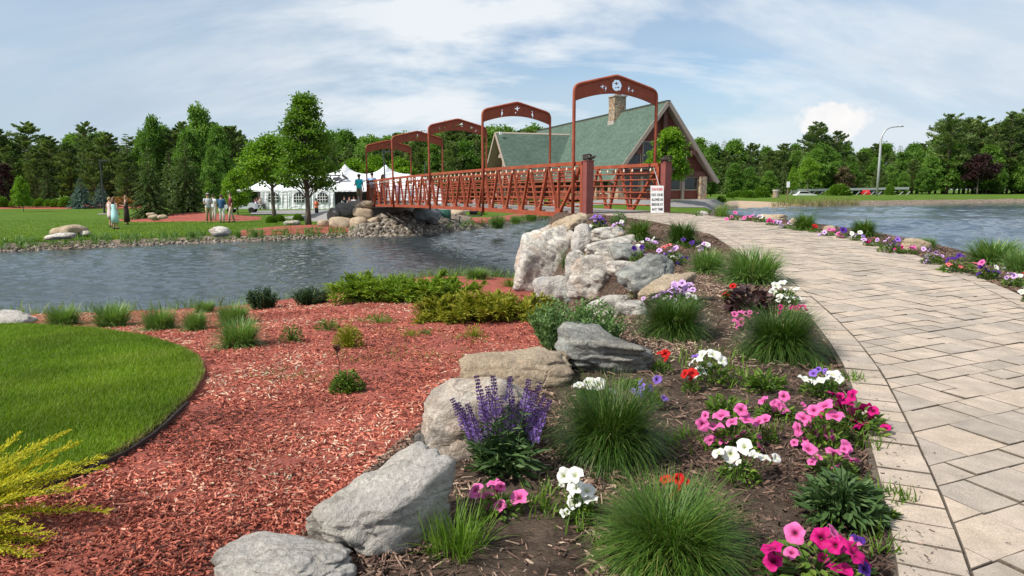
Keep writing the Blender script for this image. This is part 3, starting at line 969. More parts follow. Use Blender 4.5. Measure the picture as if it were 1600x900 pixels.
def mound(name, cx, cy, rx, ry, h, mat, rz=0.0, kind='structure'):
    nr, na = 10, 40
    V, F = [], []
    for i in range(nr):
        q = i / (nr - 1)
        for j in range(na):
            a = 2 * math.pi * j / na
            k = q * (1 + 0.12 * math.sin(3 * a + cx) + 0.07 * math.sin(5 * a + cy))
            x, y = rx * k * math.cos(a), ry * k * math.sin(a)
            X, Y = cx + x * math.cos(rz) - y * math.sin(rz), cy + x * math.sin(rz) + y * math.cos(rz)
            V.append((X, Y, float(Hf(X, Y)) + h * (math.cos(q * math.pi) * 0.5 + 0.5) + 0.04 - (0.1 if i == nr - 1 else 0)))
    for i in range(nr - 1):
        for j in range(na):
            a, b = i * na + j, i * na + (j + 1) % na
            F.append((a, a + na, b + na, b))
    return structure(name, mesh_np(name, V, np.array(F), mat, True))


def Gf(px, py, z=-1.0):
    """photo pixel -> far land"""
    for _ in range(8):
        q = at_z(px, py, z)
        z = float(Hf(q[0], q[1]))
    q = at_z(px, py, z)
    return q


q = at_z(272, 343, -0.9)
mound('mulch_mound', q[0], q[1] + 3.5, 4.9, 5.2, 0.42, M['red_ground'])
for a, b, yy_, ry in ((-140, 30, 74, 6), (25, 215, 76, 6.5)):
    x0, x1 = at_y(a, 322, yy_)[0], at_y(b, 322, yy_)[0]
    mound('mulch_mound', (x0 + x1) / 2, yy_ + 3, (x1 - x0) / 2 + 1, ry, 0.35, M['red_ground'])

# ------------------------------------------------------------------ pavers
def clip_poly(poly, n, d):
    """keep the side where n.p <= d"""
    out = []
    m = len(poly)
    for i in range(m):
        a, b = poly[i], poly[(i + 1) % m]
        da, db = n @ a - d, n @ b - d
        if da <= 0:
            out.append(a)
        if da * db < 0:
            out.append(a + (b - a) * (da / (da - db)))
    return out


SOLD_W = 0.185
ed = np.arange(0.2, 19.4, 0.02)
EL = np.stack([PXL(ed), ed], 1)
ER = np.stack([PXR(ed), ed], 1)


def resample(P_, step):
    L = np.concatenate([[0], np.cumsum(np.linalg.norm(np.diff(P_, axis=0), axis=1))])
    g = np.arange(0, L[-1], step)
    return np.stack([np.interp(g, L, P_[:, 0]), np.interp(g, L, P_[:, 1])], 1)


def offset_curve(P_, d):
    t_ = np.gradient(P_, axis=0)
    t_ /= np.linalg.norm(t_, axis=1)[:, None]
    return P_ + np.stack([t_[:, 1], -t_[:, 0]], 1) * d


polys = []                                     # (polygon 2d, tint)
prng = np.random.default_rng(3)
for edge, side in ((EL, 1), (ER, -1)):
    g = resample(edge, 0.145)
    gi = offset_curve(g, side * SOLD_W)
    for k in range(len(g) - 1):
        quad = np.array([g[k], g[k + 1], gi[k + 1], gi[k]])
        if side > 0:
            quad = quad[::-1]
        polys.append((quad, prng.random()))
INL, INR = offset_curve(resample(EL, 0.02), SOLD_W + 0.0005), offset_curve(resample(ER, 0.02), -SOLD_W - 0.0005)


def inner_clip(q):
    poly = [v for v in q]
    for C_, sgn in ((INL, 1), (INR, -1)):
        c = np.mean(poly, axis=0)
        i = int(np.argmin(((C_ - c) ** 2).sum(1)))
        i = min(max(i, 1), len(C_) - 2)
        tn = C_[i + 1] - C_[i - 1]
        tn /= np.linalg.norm(tn)
        n = np.array([-tn[1], tn[0]]) * sgn          # points outside
        poly = clip_poly(poly, n, n @ C_[i])
        if len(poly) < 3:
            return None
    return np.array(poly)


ANG = R(24)
ca, sa = math.cos(ANG), math.sin(ANG)
rowv, rows = -3.0, []
while rowv < 21:
    hgt = prng.choice([0.13, 0.195, 0.195, 0.26])
    u = -6 + prng.random() * 0.3
    while u < 14:
        wd_ = prng.choice([0.13, 0.195, 0.195, 0.26, 0.26, 0.33])
        if hgt > 0.25 and wd_ < 0.25 and prng.random() < 0.7:
            parts_ = [(u, rowv, wd_, hgt / 2), (u, rowv + hgt / 2, wd_, hgt / 2)]
        else:
            parts_ = [(u, rowv, wd_, hgt)]
        for (a, b, ww, hh) in parts_:
            c0 = np.array([[a, b], [a + ww, b], [a + ww, b + hh], [a, b + hh]])
            q = np.stack([c0[:, 0] * ca - c0[:, 1] * sa, c0[:, 0] * sa + c0[:, 1] * ca], 1)
            cc = q.mean(0)
            if 0.2 < cc[1] < 19.2 and PXL(cc[1]) - 0.1 < cc[0] < PXR(cc[1]) + 0.1:
                pq = inner_clip(q)
                if pq is not None and len(pq) >= 3:
                    ar = 0.5 * abs(np.dot(pq[:, 0], np.roll(pq[:, 1], 1)) - np.dot(pq[:, 1], np.roll(pq[:, 0], 1)))
                    if ar > 0.0008:
                        polys.append((pq, prng.random()))
        u += wd_
    rowv += hgt


def paver_geo(q, tv, jit):
    """top face, chamfer and sides of one stone"""
    c = q.mean(0)
    e = np.roll(q, -1, 0) - q
    L = np.linalg.norm(e, axis=1)
    n_ = np.stack([e[:, 1], -e[:, 0]], 1) / (L[:, None] + 1e-9)

    def inset(d):
        n0, n1 = np.roll(n_, 1, 0), n_
        s = n0 + n1
        den_ = np.maximum((s * n1).sum(1), 0.35)
        return q - s * (d / den_)[:, None]
    if np.cross(e[0], e[1] if len(e) > 1 else e[0]) < 0:
        q = q[::-1]
        return paver_geo(q, tv, jit)
    o, i2 = inset(0.0021), inset(0.0052)
    zt = H(c[0], c[1])
    gx = (H(c[0] + 0.05, c[1]) - H(c[0] - 0.05, c[1])) / 0.1
    gy = (H(c[0], c[1] + 0.05) - H(c[0], c[1] - 0.05)) / 0.1
    pl_ = lambda P_, dz: np.column_stack([P_, zt + (gx + jit[1]) * (P_[:, 0] - c[0]) + (gy + jit[2]) * (P_[:, 1] - c[1]) + dz + jit[0]])
    m = len(q)
    V = np.concatenate([pl_(i2, 0.0015), pl_(o, -0.001), pl_(o, -0.03)])
    a = np.arange(m)
    b = (a + 1) % m
    Fq = np.concatenate([np.stack([a + m, b + m, b, a], 1), np.stack([a + 2 * m, b + 2 * m, b + m, a + m], 1)])
    return V, a[None], Fq


def seen_rank(q):
    c = q.mean(0)
    if c[1] < 1.0:
        return -1
    v = ppm(np.array([c[0], c[1], 0]))
    px = 800 + c[0] * v
    return -1 if px > 1680 else 1.0 / c[1]


polys.sort(key=lambda pq: -seen_rank(pq[0]))
rest = MB()
for k, (q, tv) in enumerate(polys):
    jit = (prng.normal(0, 0.0016), prng.normal(0, 0.009), prng.normal(0, 0.009))
    V, top, Fq = paver_geo(q, tv, jit)
    if k < 290:
        link('paver', mesh_np('paver', V, [top, Fq], [M['paver'], M['sand_joint']], tint=np.full(len(Fq) + 1, tv), midx=[0] + [1] * len(Fq)), PATH)
    else:
        m = len(q)
        rest.add(V, top, tv)
        rest.F.setdefault(4, []).append(Fq + rest.n - len(V))
        rest.T.setdefault(4, []).append(np.full(len(Fq), -1.0))
pv = rest.mesh('paving', [M['paver'], M['sand_joint']])
tv_ = np.concatenate([np.concatenate(v) for v in rest.T.values()])
pv.polygons.foreach_set('material_index', (tv_ < -0.5).astype(np.int32))
stuff('paving', pv, PATH)

# lawn edging strip
EDG = MB()
ey = np.linspace(LAWN_Y0 + 0.02, G(292, 634)[1], 160)
P_ = np.stack([XLAWN(ey) + 0.02, ey], 1)
O_ = offset_curve(P_, 0.018)
zz = H(P_[:, 0], P_[:, 1])
top_ = 0.036 + 0.014 * fbm(np.column_stack([P_ * 3, 0 * ey]), 1.0, 3)
V = np.concatenate([np.column_stack([P_, zz - 0.03]), np.column_stack([P_, zz + top_]), np.column_stack([O_, zz + top_]), np.column_stack([O_, zz - 0.03])])
n = len(ey)
a = np.arange(n - 1)
F = np.concatenate([np.stack([a + k * n, a + 1 + k * n, a + 1 + ((k + 1) % 4) * n, a + ((k + 1) % 4) * n], 1) for k in range(4)])
EDG.add(V, F)
o = EDG.part('lawn_edging', M['edging'])
tag(o, 'black landscape edging strip curving between green lawn and red mulch', 'edging')
# ------------------------------------------------------------------ mulch chips, grass, cobbles (uncountable cover)
def normals(x, y):
    e = 0.03
    gx = (H(x + e, y) - H(x - e, y)) / (2 * e)
    gy = (H(x, y + e) - H(x, y - e)) / (2 * e)
    n = np.stack([-gx, -gy, np.ones_like(gx)], 1)
    return n / np.linalg.norm(n, axis=1)[:, None]


CHIP_V = np.array([[-0.5, -0.5, 0], [0.5, -0.4, 0], [0.5, 0.5, 0.02], [-0.45, 0.4, 0], [-0.42, -0.3, 1], [0.4, -0.2, 0.8], [0.38, 0.3, 1.1], [-0.4, 0.25, 0.8]])
CHIP_F = np.array([[4, 5, 6, 7], [0, 1, 5, 4], [2, 3, 7, 6]])


def chips(name, mat, x, y, zoff, length, width, thick, seed, tilt=0.35):
    r = np.random.default_rng(seed)
    n = len(x)
    nrm = normals(x, y) + r.normal(0, tilt, (n, 3)) * np.array([1, 1, 0.3])
    Fm = rot_frames(nrm, r.uniform(0, 6.283, n), length, width, thick)
    pos = np.stack([x, y, H(x, y) + zoff + r.uniform(-0.004, 0.012, n)], 1)
    V, F, T = scatter(CHIP_V, CHIP_F, pos, Fm, np.clip(r.beta(1.5, 1.6, n) + 0.55 * fbm(np.stack([x, y, 0 * x], 1), 0.9, 3), 0, 1))
    return stuff(name, mesh_np(name, V, F, mat, tint=T))


# red chips: dense near the camera, larger and sparser away
r = np.random.default_rng(21)
n = 112000
y = 1.5 + (r.random(n) ** 1.9) * 12.5
x = XM(y) - r.random(n) * (XM(y) + np.minimum(0.98 * y + 0.6, 9.5))
inlawn = (y > LAWN_Y0) & (y < LAWN_Y1) & (x < XLAWN(y) + 0.03)
ok = (~inlawn) & (y < YS(x) - 0.15) & (x > -0.80 * y - 0.8)
x, y = x[ok], y[ok]
n = len(x)
ln = (0.012 + 0.045 * r.random(n) ** 1.5) * (0.75 + 0.085 * y)
chips('red_mulch_chips', M['red_chip'], x, y, 0.004, ln, r.uniform(0.004, 0.012, n) * (0.75 + 0.085 * y), r.uniform(0.003, 0.007, n), 22)
# brown shredded bark in the flower bed and the border bed
n = 76000
y = 1.2 + (r.random(n) ** 2.0) * 17
u = r.random(n)
x = XM(y) + u * (PXL(y) - 0.015 - XM(y))
n2 = 15000
y2 = 4.5 + r.random(n2) ** 1.5 * 14
x2 = PXR(y2) + 0.01 + r.random(n2) * 1.2
x, y = np.concatenate([x, x2]), np.concatenate([y, y2])
bare = fbm(np.stack([x, y, 0 * x], 1), 1.1, 3) > 0.22
ok = ~(bare & (r.random(len(x)) < 0.75))
x, y = x[ok], y[ok]
n = len(x)
ln = (0.015 + 0.055 * r.random(n) ** 1.8) * (0.85 + 0.05 * y)
chips('bark_mulch_chips', M['brown_chip'], x, y, -0.008, ln, r.uniform(0.003, 0.008, n) * (0.85 + 0.06 * y), r.uniform(0.002, 0.006, n), 23, 0.5)

# crumbs of bark and fallen petals on the pavers
n = 260
y = 1.6 + r.random(n) ** 1.4 * 9
x = np.where(r.random(n) < 0.8, PXL(y) + 0.01 + np.abs(r.normal(0, 0.09, n)), PXL(y) + r.random(n) * (PXR(y) - PXL(y)))
chips('path_crumbs', M['brown_chip'], x, y, 0.006, r.uniform(0.005, 0.02, n), r.uniform(0.002, 0.005, n), r.uniform(0.001, 0.003, n), 24, 0.15)

# lawn blades
BL_V = np.array([[-0.5, 0, 0], [0.5, 0, 0], [0.34, 0.12, 0.55], [-0.34, 0.12, 0.55], [0.0, 0.42, 1.0]])
BL_F = [np.array([[0, 1, 2, 3]]), np.array([[3, 2, 4]])]


def blades(name, mat, x, y, zoff, h, wd, seed, parent=None):
    r = np.random.default_rng(seed)
    n = len(x)
    nrm = np.stack([r.normal(0, 0.28, n), r.normal(0, 0.28, n), np.ones(n)], 1)
    Fm = rot_frames(nrm, r.uniform(0, 6.283, n), wd, h, h)
    pos = np.stack([x, y, H(x, y) + zoff], 1)
    big = fbm(np.stack([x, y, 0 * x], 1), 1.3, 3)
    tt = np.clip(0.5 + 0.6 * big + 0.5 * fbm(np.stack([x, y, 0 * x], 1), 0.45, 2) + r.normal(0, 0.2, n), 0, 0.95)
    tt[r.random(n) < 0.02] = 1.0
    V, F, T = scatter(BL_V, BL_F, pos, Fm, tt)
    return stuff(name, mesh_np(name, V, F, mat, tint=T))


n = 190000
y = LAWN_Y0 + (r.random(n) ** 1.35) * (LAWN_Y1 - LAWN_Y0)
xe = XLAWN(y)
x = xe - 0.0 - r.random(n) * np.maximum(0.3, xe + 0.80 * y + 0.9)
ok = x > -0.80 * y - 0.9
x, y = x[ok], y[ok]
n = len(x)
blades('lawn_grass', M['blade_lawn'], x, y, 0.04, r.uniform(0.03, 0.062, n) * (0.95 + 0.02 * y), r.uniform(0.0035, 0.006, n) * (0.6 + 0.12 * y), 31)

n = 9000                                    # straw and ragged turf along the lawn edge
y = LAWN_Y0 + r.random(n) * (LAWN_Y1 - LAWN_Y0)
x = XLAWN(y) - np.abs(r.normal(0, 0.045, n)) + 0.015
o_ = blades('dry_turf_edge', M['reed'], x, y, 0.035, r.uniform(0.012, 0.05, n), r.uniform(0.003, 0.006, n) * (0.6 + 0.12 * y), 32)
# small weeds in the mulch and the bed
wx, wy = [], []
for px, py, rad_, cnt in ((440, 585, 0.25, 30), (640, 520, 0.5, 60), (600, 555, 0.6, 60), (560, 500, 0.4, 40), (690, 560, 0.5, 50), (725, 530, 0.35, 50), (520, 590, 0.25, 25),
                          (860, 790, 0.12, 40), (800, 680, 0.06, 20), (1340, 840, 0.12, 35), (1345, 690, 0.1, 25), (1300, 590, 0.15, 40), (1325, 660, 0.1, 30), (1180, 660, 0.15, 30), (1075, 690, 0.12, 30), (955, 830, 0.15, 25), (1395, 780, 0.06, 20), (1100, 560, 0.25, 50), (1150, 590, 0.2, 40)):
    g = G(px, py)
    a = r.random(cnt) * 6.283
    q = rad_ * np.sqrt(r.random(cnt))
    wx.append(g[0] + q * np.cos(a))
    wy.append(g[1] + q * np.sin(a))
wx, wy = np.concatenate(wx), np.concatenate(wy)
wx, wy = np.repeat(wx, 3) + r.normal(0, 0.012, len(wx) * 3), np.repeat(wy, 3) + r.normal(0, 0.012, len(wy) * 3)
n = len(wx)
blades('weeds', M['blade_fresh'], wx, wy, -0.01, r.uniform(0.03, 0.075, n), r.uniform(0.004, 0.009, n), 33)

# far lawn: coarse tufts so that the far bank is not a flat sheet
n = 26000
ph = r.uniform(phi_px(-150), phi_px(700), n)
s = 0.9 + r.random(n) ** 2.2 * 22
ok = ~((ph > phi_px(370)) & (ph < phi_px(560)) & (s < 3.9)) & ~((ph > phi_px(560)) & (s < 5))
ph, s = ph[ok], s[ok]
rr_ = RS(ph) + s
x, y = rr_ * np.sin(ph), rr_ * np.cos(ph)
n = len(x)
nrm = np.stack([r.normal(0, 0.3, n), r.normal(0, 0.3, n), np.ones(n)], 1)
hh_ = r.uniform(0.03, 0.065, n)
V, F, T = scatter(BL_V, BL_F, np.stack([x, y, Hf(x, y)], 1), rot_frames(nrm, r.uniform(0, 6.28, n), r.uniform(0.02, 0.045, n), hh_, hh_), np.clip(r.normal(0.5, 0.25, n), 0, 0.95))
stuff('far_lawn_grass', mesh_np('far_lawn_grass', V, F, M['blade_lawn'], tint=T))
# ragged weeds and rushes along the far gravel shore
ph = np.concatenate([r.uniform(phi_px(-150), phi_px(560), 7000), r.uniform(phi_px(690), phi_px(862), 4200)])
ph = ph[np.sin(ph * 170) + np.sin(ph * 411 + 1) + 0.9 * r.normal(0, 1, len(ph)) > 0.0]
n = len(ph)
s = r.uniform(0.12, 1.3, n)
rr_ = RS(ph) + s
x, y = rr_ * np.sin(ph), rr_ * np.cos(ph)
nrm = np.stack([r.normal(0, 0.25, n), r.normal(0, 0.25, n), np.ones(n)], 1)
hh_ = r.uniform(0.08, 0.34, n)
V, F, T = scatter(BL_V, BL_F, np.stack([x, y, Hf(x, y)], 1), rot_frames(nrm, r.uniform(0, 6.28, n), r.uniform(0.025, 0.05, n), hh_, hh_), np.clip(r.normal(0.45, 0.25, n), 0, 1))
stuff('shore_weeds', mesh_np('shore_weeds', V, F, M['blade_blue'], tint=T))
# tan reeds on the far right shore
n = 900
ph = phi_px(1205) + (phi_px(1345) - phi_px(1205)) * r.beta(1.4, 1.2, n)
rr_ = RS(ph) + r.uniform(-0.4, 2.2, n)
x, y = rr_ * np.sin(ph), rr_ * np.cos(ph)
nrm = np.stack([r.normal(0, 0.12, n), r.normal(0, 0.12, n), np.ones(n)], 1)
hh_ = r.uniform(0.4, 1.5, n)
V, F, T = scatter(BL_V, BL_F, np.stack([x, y, Hf(x, y) - 0.1], 1), rot_frames(nrm, r.uniform(0, 6.28, n), r.uniform(0.04, 0.08, n), hh_ * 0.5, hh_), np.clip(r.normal(0.5, 0.28, n), 0, 1))
stuff('reeds', mesh_np('reeds', V, F, M['reed'], tint=T))
# waterline growth at the near shore
n = 1500
x = np.concatenate([r.uniform(-11, -4, 500), r.uniform(-4.5, 0.4, 1000)])
y = YS(x) - r.uniform(-0.25, 0.5, n)
n = len(x)
hgt = r.uniform(0.12, 0.4, n)
blades('waterline_grass', M['blade_blue'], x, y, -0.02, hgt, r.uniform(0.012, 0.02, n), 35)

# cobbles (riprap) under the far bridge end and a stony toe along the shore
def ico(sub):
    import bmesh
    bm = bmesh.new()
    bmesh.ops.create_icosphere(bm, subdivisions=sub, radius=1.0)
    V = np.array([v.co[:] for v in bm.verts])
    F = np.array([[v.index for v in f.verts] for f in bm.faces])
    bm.free()
    return V, F


ICO1, ICO1F = ico(1)
COB = ICO1 * (1 + 0.25 * fbm(ICO1 * 1.0 + 3, 1.2, 2))[:, None]
ph = r.uniform(phi_px(545), phi_px(735), 3600)
s = r.uniform(-0.5, 4.2, len(ph))
rise = np.interp(ph, [phi_px(545), phi_px(590), phi_px(640), phi_px(690), phi_px(735)], [0.12, 0.6, 0.72, 0.45, 0.12])
ok = s < 0.6 + 4.0 * rise
ph, s, rise = ph[ok], s[ok], rise[ok]
rr_ = RS(ph) + s
x, y = rr_ * np.sin(ph), rr_ * np.cos(ph)
z = Hf(x, y) + rise * 0.95 * np.clip(s / 3.0, 0, 1)
n = len(x)
sz = 0.05 + 0.14 * r.random(n) ** 2
V, F, T = scatter(COB, ICO1F, np.stack([x, y, z], 1), rot_frames(r.normal(0, 1, (n, 3)), r.uniform(0, 6, n), sz * r.uniform(0.7, 1.3, n), sz, sz * r.uniform(0.6, 1.0, n)), r.random(n))
stuff('riprap_cobbles', mesh_np('riprap_cobbles', V, F, M['cobble'], True, tint=T))
ph = r.uniform(phi_px(-200), phi_px(870), 1500)
s = r.uniform(-0.35, 0.4, len(ph))
rr_ = RS(ph) + s
x, y = rr_ * np.sin(ph), rr_ * np.cos(ph)
n = len(x)
sz = r.uniform(0.03, 0.09, n)
V, F, T = scatter(COB, ICO1F, np.stack([x, y, Hf(x, y) + 0.03], 1), rot_frames(r.normal(0, 1, (n, 3)), r.uniform(0, 6, n), sz * 1.3, sz, sz * 0.7), r.random(n))
stuff('shore_pebbles', mesh_np('shore_pebbles', V, F, M['cobble'], True, tint=T))
# earth bank that carries the riprap under the far bridge end
pk = np.linspace(phi_px(545), phi_px(735), 50)
rs_ = np.interp(pk, [phi_px(545), phi_px(590), phi_px(640), phi_px(690), phi_px(735)], [0.12, 0.6, 0.72, 0.45, 0.12])
sarr = np.array([0.0, 0.8, 1.6, 2.4, 3.2, 5.0, 7.0])
rr2 = RS(pk)[:, None] + sarr[None]
X, Y = rr2 * np.sin(pk)[:, None], rr2 * np.cos(pk)[:, None]
Z = Hf(X, Y) + rs_[:, None] * 0.95 * np.clip(sarr / 3.0, 0, 1)[None] + 0.02
nn = len(sarr)
i, j = np.meshgrid(np.arange(len(pk) - 1), np.arange(nn - 1), indexing='ij')
k = (i * nn + j).ravel()
structure('bank', mesh_np('bank', np.stack([X, Y, Z], -1).reshape(-1, 3), np.stack([k, k + 1, k + nn + 1, k + nn], 1), M['gravel'], True))
# ------------------------------------------------------------------ boulders
ICO = {k: ico(k) for k in (3, 4, 5)}


def boulder_mesh(seed, size, sub, mat, p=11, rough=1.0, flat=None, wedge=0.0):
    r = np.random.default_rng(seed)
    D, F = ICO[sub]
    N = r.normal(0, 1, (15, 3))
    N /= np.linalg.norm(N, axis=1)[:, None]
    N = np.concatenate([N, np.eye(3), -np.eye(3)])
    h = np.concatenate([r.uniform(0.70, 1.0, 15), r.uniform(0.8, 1.0, 6)])
    c = np.clip(D @ N.T, 0, None) / h
    rad_ = (c ** p).sum(1) ** (-1.0 / p)
    V = D * rad_[:, None]
    o = r.uniform(0, 40, 3)
    V = V + D * (rough * (0.20 * fbm(V + o, 1.1, 3) + 0.10 * fbm(V + o, 3.6, 5, 0.62) - 0.07 * np.clip(0.09 - np.abs(fbm(V + o + 9, 1.7, 2)), 0, 1) / 0.09))[:, None]
    if flat:                                # horizontal bedding ledges
        st = fbm(np.stack([V[:, 0] * 0.8, V[:, 1] * 0.8, V[:, 2] * 5], 1) + o, 1.0, 3)
        V[:, :2] *= (1 + flat * st)[:, None]
    if wedge:
        f = np.clip(V[:, 0] / np.abs(V[:, 0]).max(), -1, 1)
        V[:, 2] = np.where(V[:, 2] > 0, V[:, 2] * (1 + wedge * f - 0.3 * abs(wedge)), V[:, 2])
    lo, hi = V.min(0), V.max(0)
    V = (V - (lo + hi) / 2) / (hi - lo) * np.asarray(size)
    return mesh_np('boulder', V, F, mat, True)


def boulder(label, cx, by, wpx, hpx, mat, seed, rz=0.0, dr=0.75, sub=4, far=False, tilt=(0, 0), group=None, p=11, rough=1.0, flat=None, wedge=0.0, embed=0.28, back=0.38, z=None, Y=None, name='boulder'):
    if z is not None:
        g = at_z(cx, by, z)
    elif Y is not None:
        g = at_y(cx, by, Y)
    else:
        g = Gf(cx, by) if far else G(cx, by)
    s = ppm(g)
    wx = wpx / s
    d = dr * wx
    al = math.atan2(EYE - g[2], g[1])
    hz = max((hpx / s - 0.55 * d * math.sin(al)) / math.cos(al), 0.16 * wx)
    hz_t = hz * (1 + embed)
    me = boulder_mesh(seed, (wx, d, hz_t), sub, M[mat], p, rough, flat, wedge)
    dirv = np.array([g[0], g[1]]) / np.hypot(g[0], g[1])
    c = np.array([g[0] + dirv[0] * d * back, g[1] + dirv[1] * d * back, g[2] + hz - hz_t / 2])
    o = link(name, me, None, c)
    o.rotation_euler = (R(tilt[0]), R(tilt[1]), rz)
    return tag(o, label, 'boulder', group)


RK = [
    # label, cx, base y, w, h, material, seed, kwargs
    ('pale grey granite boulder cut off by the lower edge, nearest of the rock edging', 447, 925, 262, 75, 'rock_grey', 101, dict(sub=5, dr=0.7, p=7, back=0.25)),
    ('big rough grey granite boulder leaning between red mulch and fresh grass tuft', 600, 852, 216, 150, 'rock_grey', 145, dict(sub=5, dr=0.62, rz=R(40), wedge=0.5, p=10, rough=1.0, back=0.25)),
    ('rounded whitish boulder half behind the purple sage', 748, 708, 192, 134, 'rock_white', 203, dict(sub=5, dr=0.72, rz=R(25), p=9, back=0.3)),
    ('low smooth tan boulder behind the whitish boulder and sage', 805, 606, 198, 62, 'rock_tan', 104, dict(sub=5, dr=0.6, rz=R(10), p=6)),
    ('layered slate grey boulder with ledges beside the single red petunia', 937, 583, 166, 80, 'rock_slate', 155, dict(sub=5, dr=0.8, p=18, flat=0.10, rz=R(-20), wedge=-0.35, rough=1.2)),
    ('small tan stone wedged behind the layered slate boulder', 842, 560, 34, 18, 'rock_tan', 106, dict()),
    ('small dark stone wedged between the big granite boulder and the whitish one', 660, 702, 26, 26, 'rock_dark', 107, dict()),
    ('tallest white gneiss boulder standing at the water below the bridge end', 854, 441, 96, 100, 'rock_white', 131, dict(sub=5, dr=0.8, p=26, rough=0.8, tilt=(0, 16), rz=R(12))),
    ('long pinkish tan boulder right under the bridge end', 893, 372, 74, 40, 'rock_tan', 109, dict(sub=5, dr=0.6, rz=R(35), wedge=0.6, p=16)),
    ('pale flat boulder at the top of the rock bank by the purple petunias', 952, 374, 60, 22, 'rock_white', 110, dict(p=18, wedge=0.4)),
    ('broad white boulder in the middle of the rock bank below the flat one', 953, 404, 82, 40, 'rock_white', 111, dict(sub=5, p=20, wedge=0.45)),
    ('smooth grey boulder right of the broad white one', 980, 411, 66, 32, 'rock_slate', 112, dict(p=18, rz=R(25))),
    ('white and pink folded boulder in the lower rock bank', 933, 462, 100, 70, 'rock_white', 113, dict(sub=5, p=22, flat=0.05, rz=R(20), wedge=-0.35)),
    ('brownish grey boulder at the foot of the bank by the gold juniper', 867, 478, 64, 52, 'rock_grey', 114, dict(p=18, tilt=(0, -14))),
    ('dark slate boulder with jagged top in the bank below the lilac petunias', 1010, 458, 98, 60, 'rock_slate', 135, dict(sub=5, p=26, flat=0.08, rz=R(30), tilt=(0, -12))),
    ('long tan boulder lying slanted beside the pale lilac petunias', 1040, 474, 106, 50, 'rock_tan', 116, dict(sub=5, dr=0.5, rz=R(32), wedge=0.6, p=14)),
    ('knobbly grey boulder wedged above the tallest white gneiss boulder', 911, 394, 40, 46, 'rock_grey', 117, dict(p=22)),
    ('pale boulder mostly hidden by the blue green shrub', 958, 502, 92, 46, 'rock_white', 118, dict(p=9)),
    ('grey granite boulder at the far corner of the near lawn by the water', 8, 512, 88, 30, 'rock_grey', 119, dict(p=7, dr=0.6)),
    ('cream boulder among lilac petunias in the border along the lake', 1428, 391, 46, 20, 'rock_tan', 121, dict(p=7)),
    ('low tan stone at the lake side of the border behind pink petunias', 1208, 344, 46, 10, 'rock_tan', 122, dict(p=7)),
    ('pale angular rock filling the gap below the smooth grey boulder', 972, 432, 50, 26, 'rock_white', 161, dict(p=22)),
    ('small grey rock wedged between brownish grey and white pink boulders', 893, 470, 30, 26, 'rock_slate', 162, dict(p=20)),
    ('pinkish rock wedged right of the tallest white gneiss boulder', 902, 430, 40, 40, 'rock_white', 163, dict(p=22)),
    ('low pale rock at the foot of the slanted tan boulder', 985, 492, 50, 24, 'rock_white', 164, dict(p=18)),
    ('small pale stone at the far tip of the lakeside border', 1098, 336, 18, 7, 'rock_white', 123, dict(p=7)),
    ('tan stone left of the round grass tuft in the lakeside border', 1241, 353, 20, 13, 'rock_tan', 124, dict(p=7)),
    ('tan stone right of the round grass tuft in the lakeside border', 1296, 364, 22, 12, 'rock_tan', 125, dict(p=7)),
]
for lb, cx, by, wp, hp, mt, sd, kw in RK:
    boulder(lb, cx, by, wp, hp, mt, sd, **kw)

RF = [
    ('large tan boulder on the far shore behind a white one', 112, 368, 50, 18, 'rock_tan', 131, {}),
    ('low white boulder at the waterline on the far shore', 97, 374, 44, 11, 'rock_white', 132, {}),
    ('small pale stone right of the large tan shore boulder', 134, 368, 15, 8, 'rock_white', 133, {}),
    ('whitish boulder on the far shore below the men in polo shirts', 344, 369, 30, 16, 'rock_white', 134, {}),
    ('rounded grey brown stone on the red mulch mound, middle one', 241, 343.5, 16, 9, 'rock_tan', 135, dict(z=-0.80)),
    ('rounded grey brown stone on the red mulch mound, right one', 255, 342, 15, 7, 'rock_tan', 136, dict(z=-0.74)),
    ('rounded grey brown stone on the red mulch mound, left and farthest', 235, 338, 14, 6, 'rock_tan', 137, dict(z=-0.66)),
    ('flat pale slab under the spruce on the mulch mound', 241, 333, 12, 5, 'rock_white', 138, dict(z=-0.56)),
    ('pale flat rock in the mulch left of the maple', 456, 352, 25, 8, 'rock_white', 139, {}),
    ('light tan boulder lowest left of the far bridge pile', 506, 358, 20, 15, 'rock_tan', 140, {}),
    ('broad tan boulder at the foot of the far bridge pile', 532, 360, 38, 22, 'rock_tan', 141, dict(p=18)),
    ('dark jagged boulder at the left end of the far bridge pile', 521, 345, 20, 21, 'rock_dark', 142, dict(p=24)),
    ('dark grey boulder in the middle of the far bridge pile', 541, 342, 30, 26, 'rock_dark', 143, dict(p=22)),
    ('large pale tan block at the front of the far bridge pile', 563, 364, 32, 26, 'rock_tan', 144, dict(p=26)),
    ('pale boulder beside the riprap at the front of the far bridge pile', 583, 362, 22, 24, 'rock_tan', 145, dict(p=20)),
    ('brown tan boulder second from top at the far bridge end', 567, 341, 34, 17, 'rock_tan', 146, dict(p=16)),
    ('tan boulder on top of the far bridge pile', 570, 326, 29, 13, 'rock_tan', 147, dict(p=14)),
    ('round tan boulder right of the green tank', 716, 341, 26, 15, 'rock_tan', 148, {}),
    ('dark brown boulder on the grass before the lodge', 1074, 319, 16, 7, 'rock_dark', 149, {}),
    ('pale slab on the beach by the stone planter', 1221, 315.5, 27, 5.5, 'rock_tan', 150, dict(p=8)),
    ('cream rock at the reeds on the far lake shore, left of two', 1315, 315.5, 9, 7, 'rock_tan', 151, {}),
    ('cream rock at the reeds on the far lake shore, right of two', 1324, 316, 9, 8, 'rock_tan', 152, {}),
]
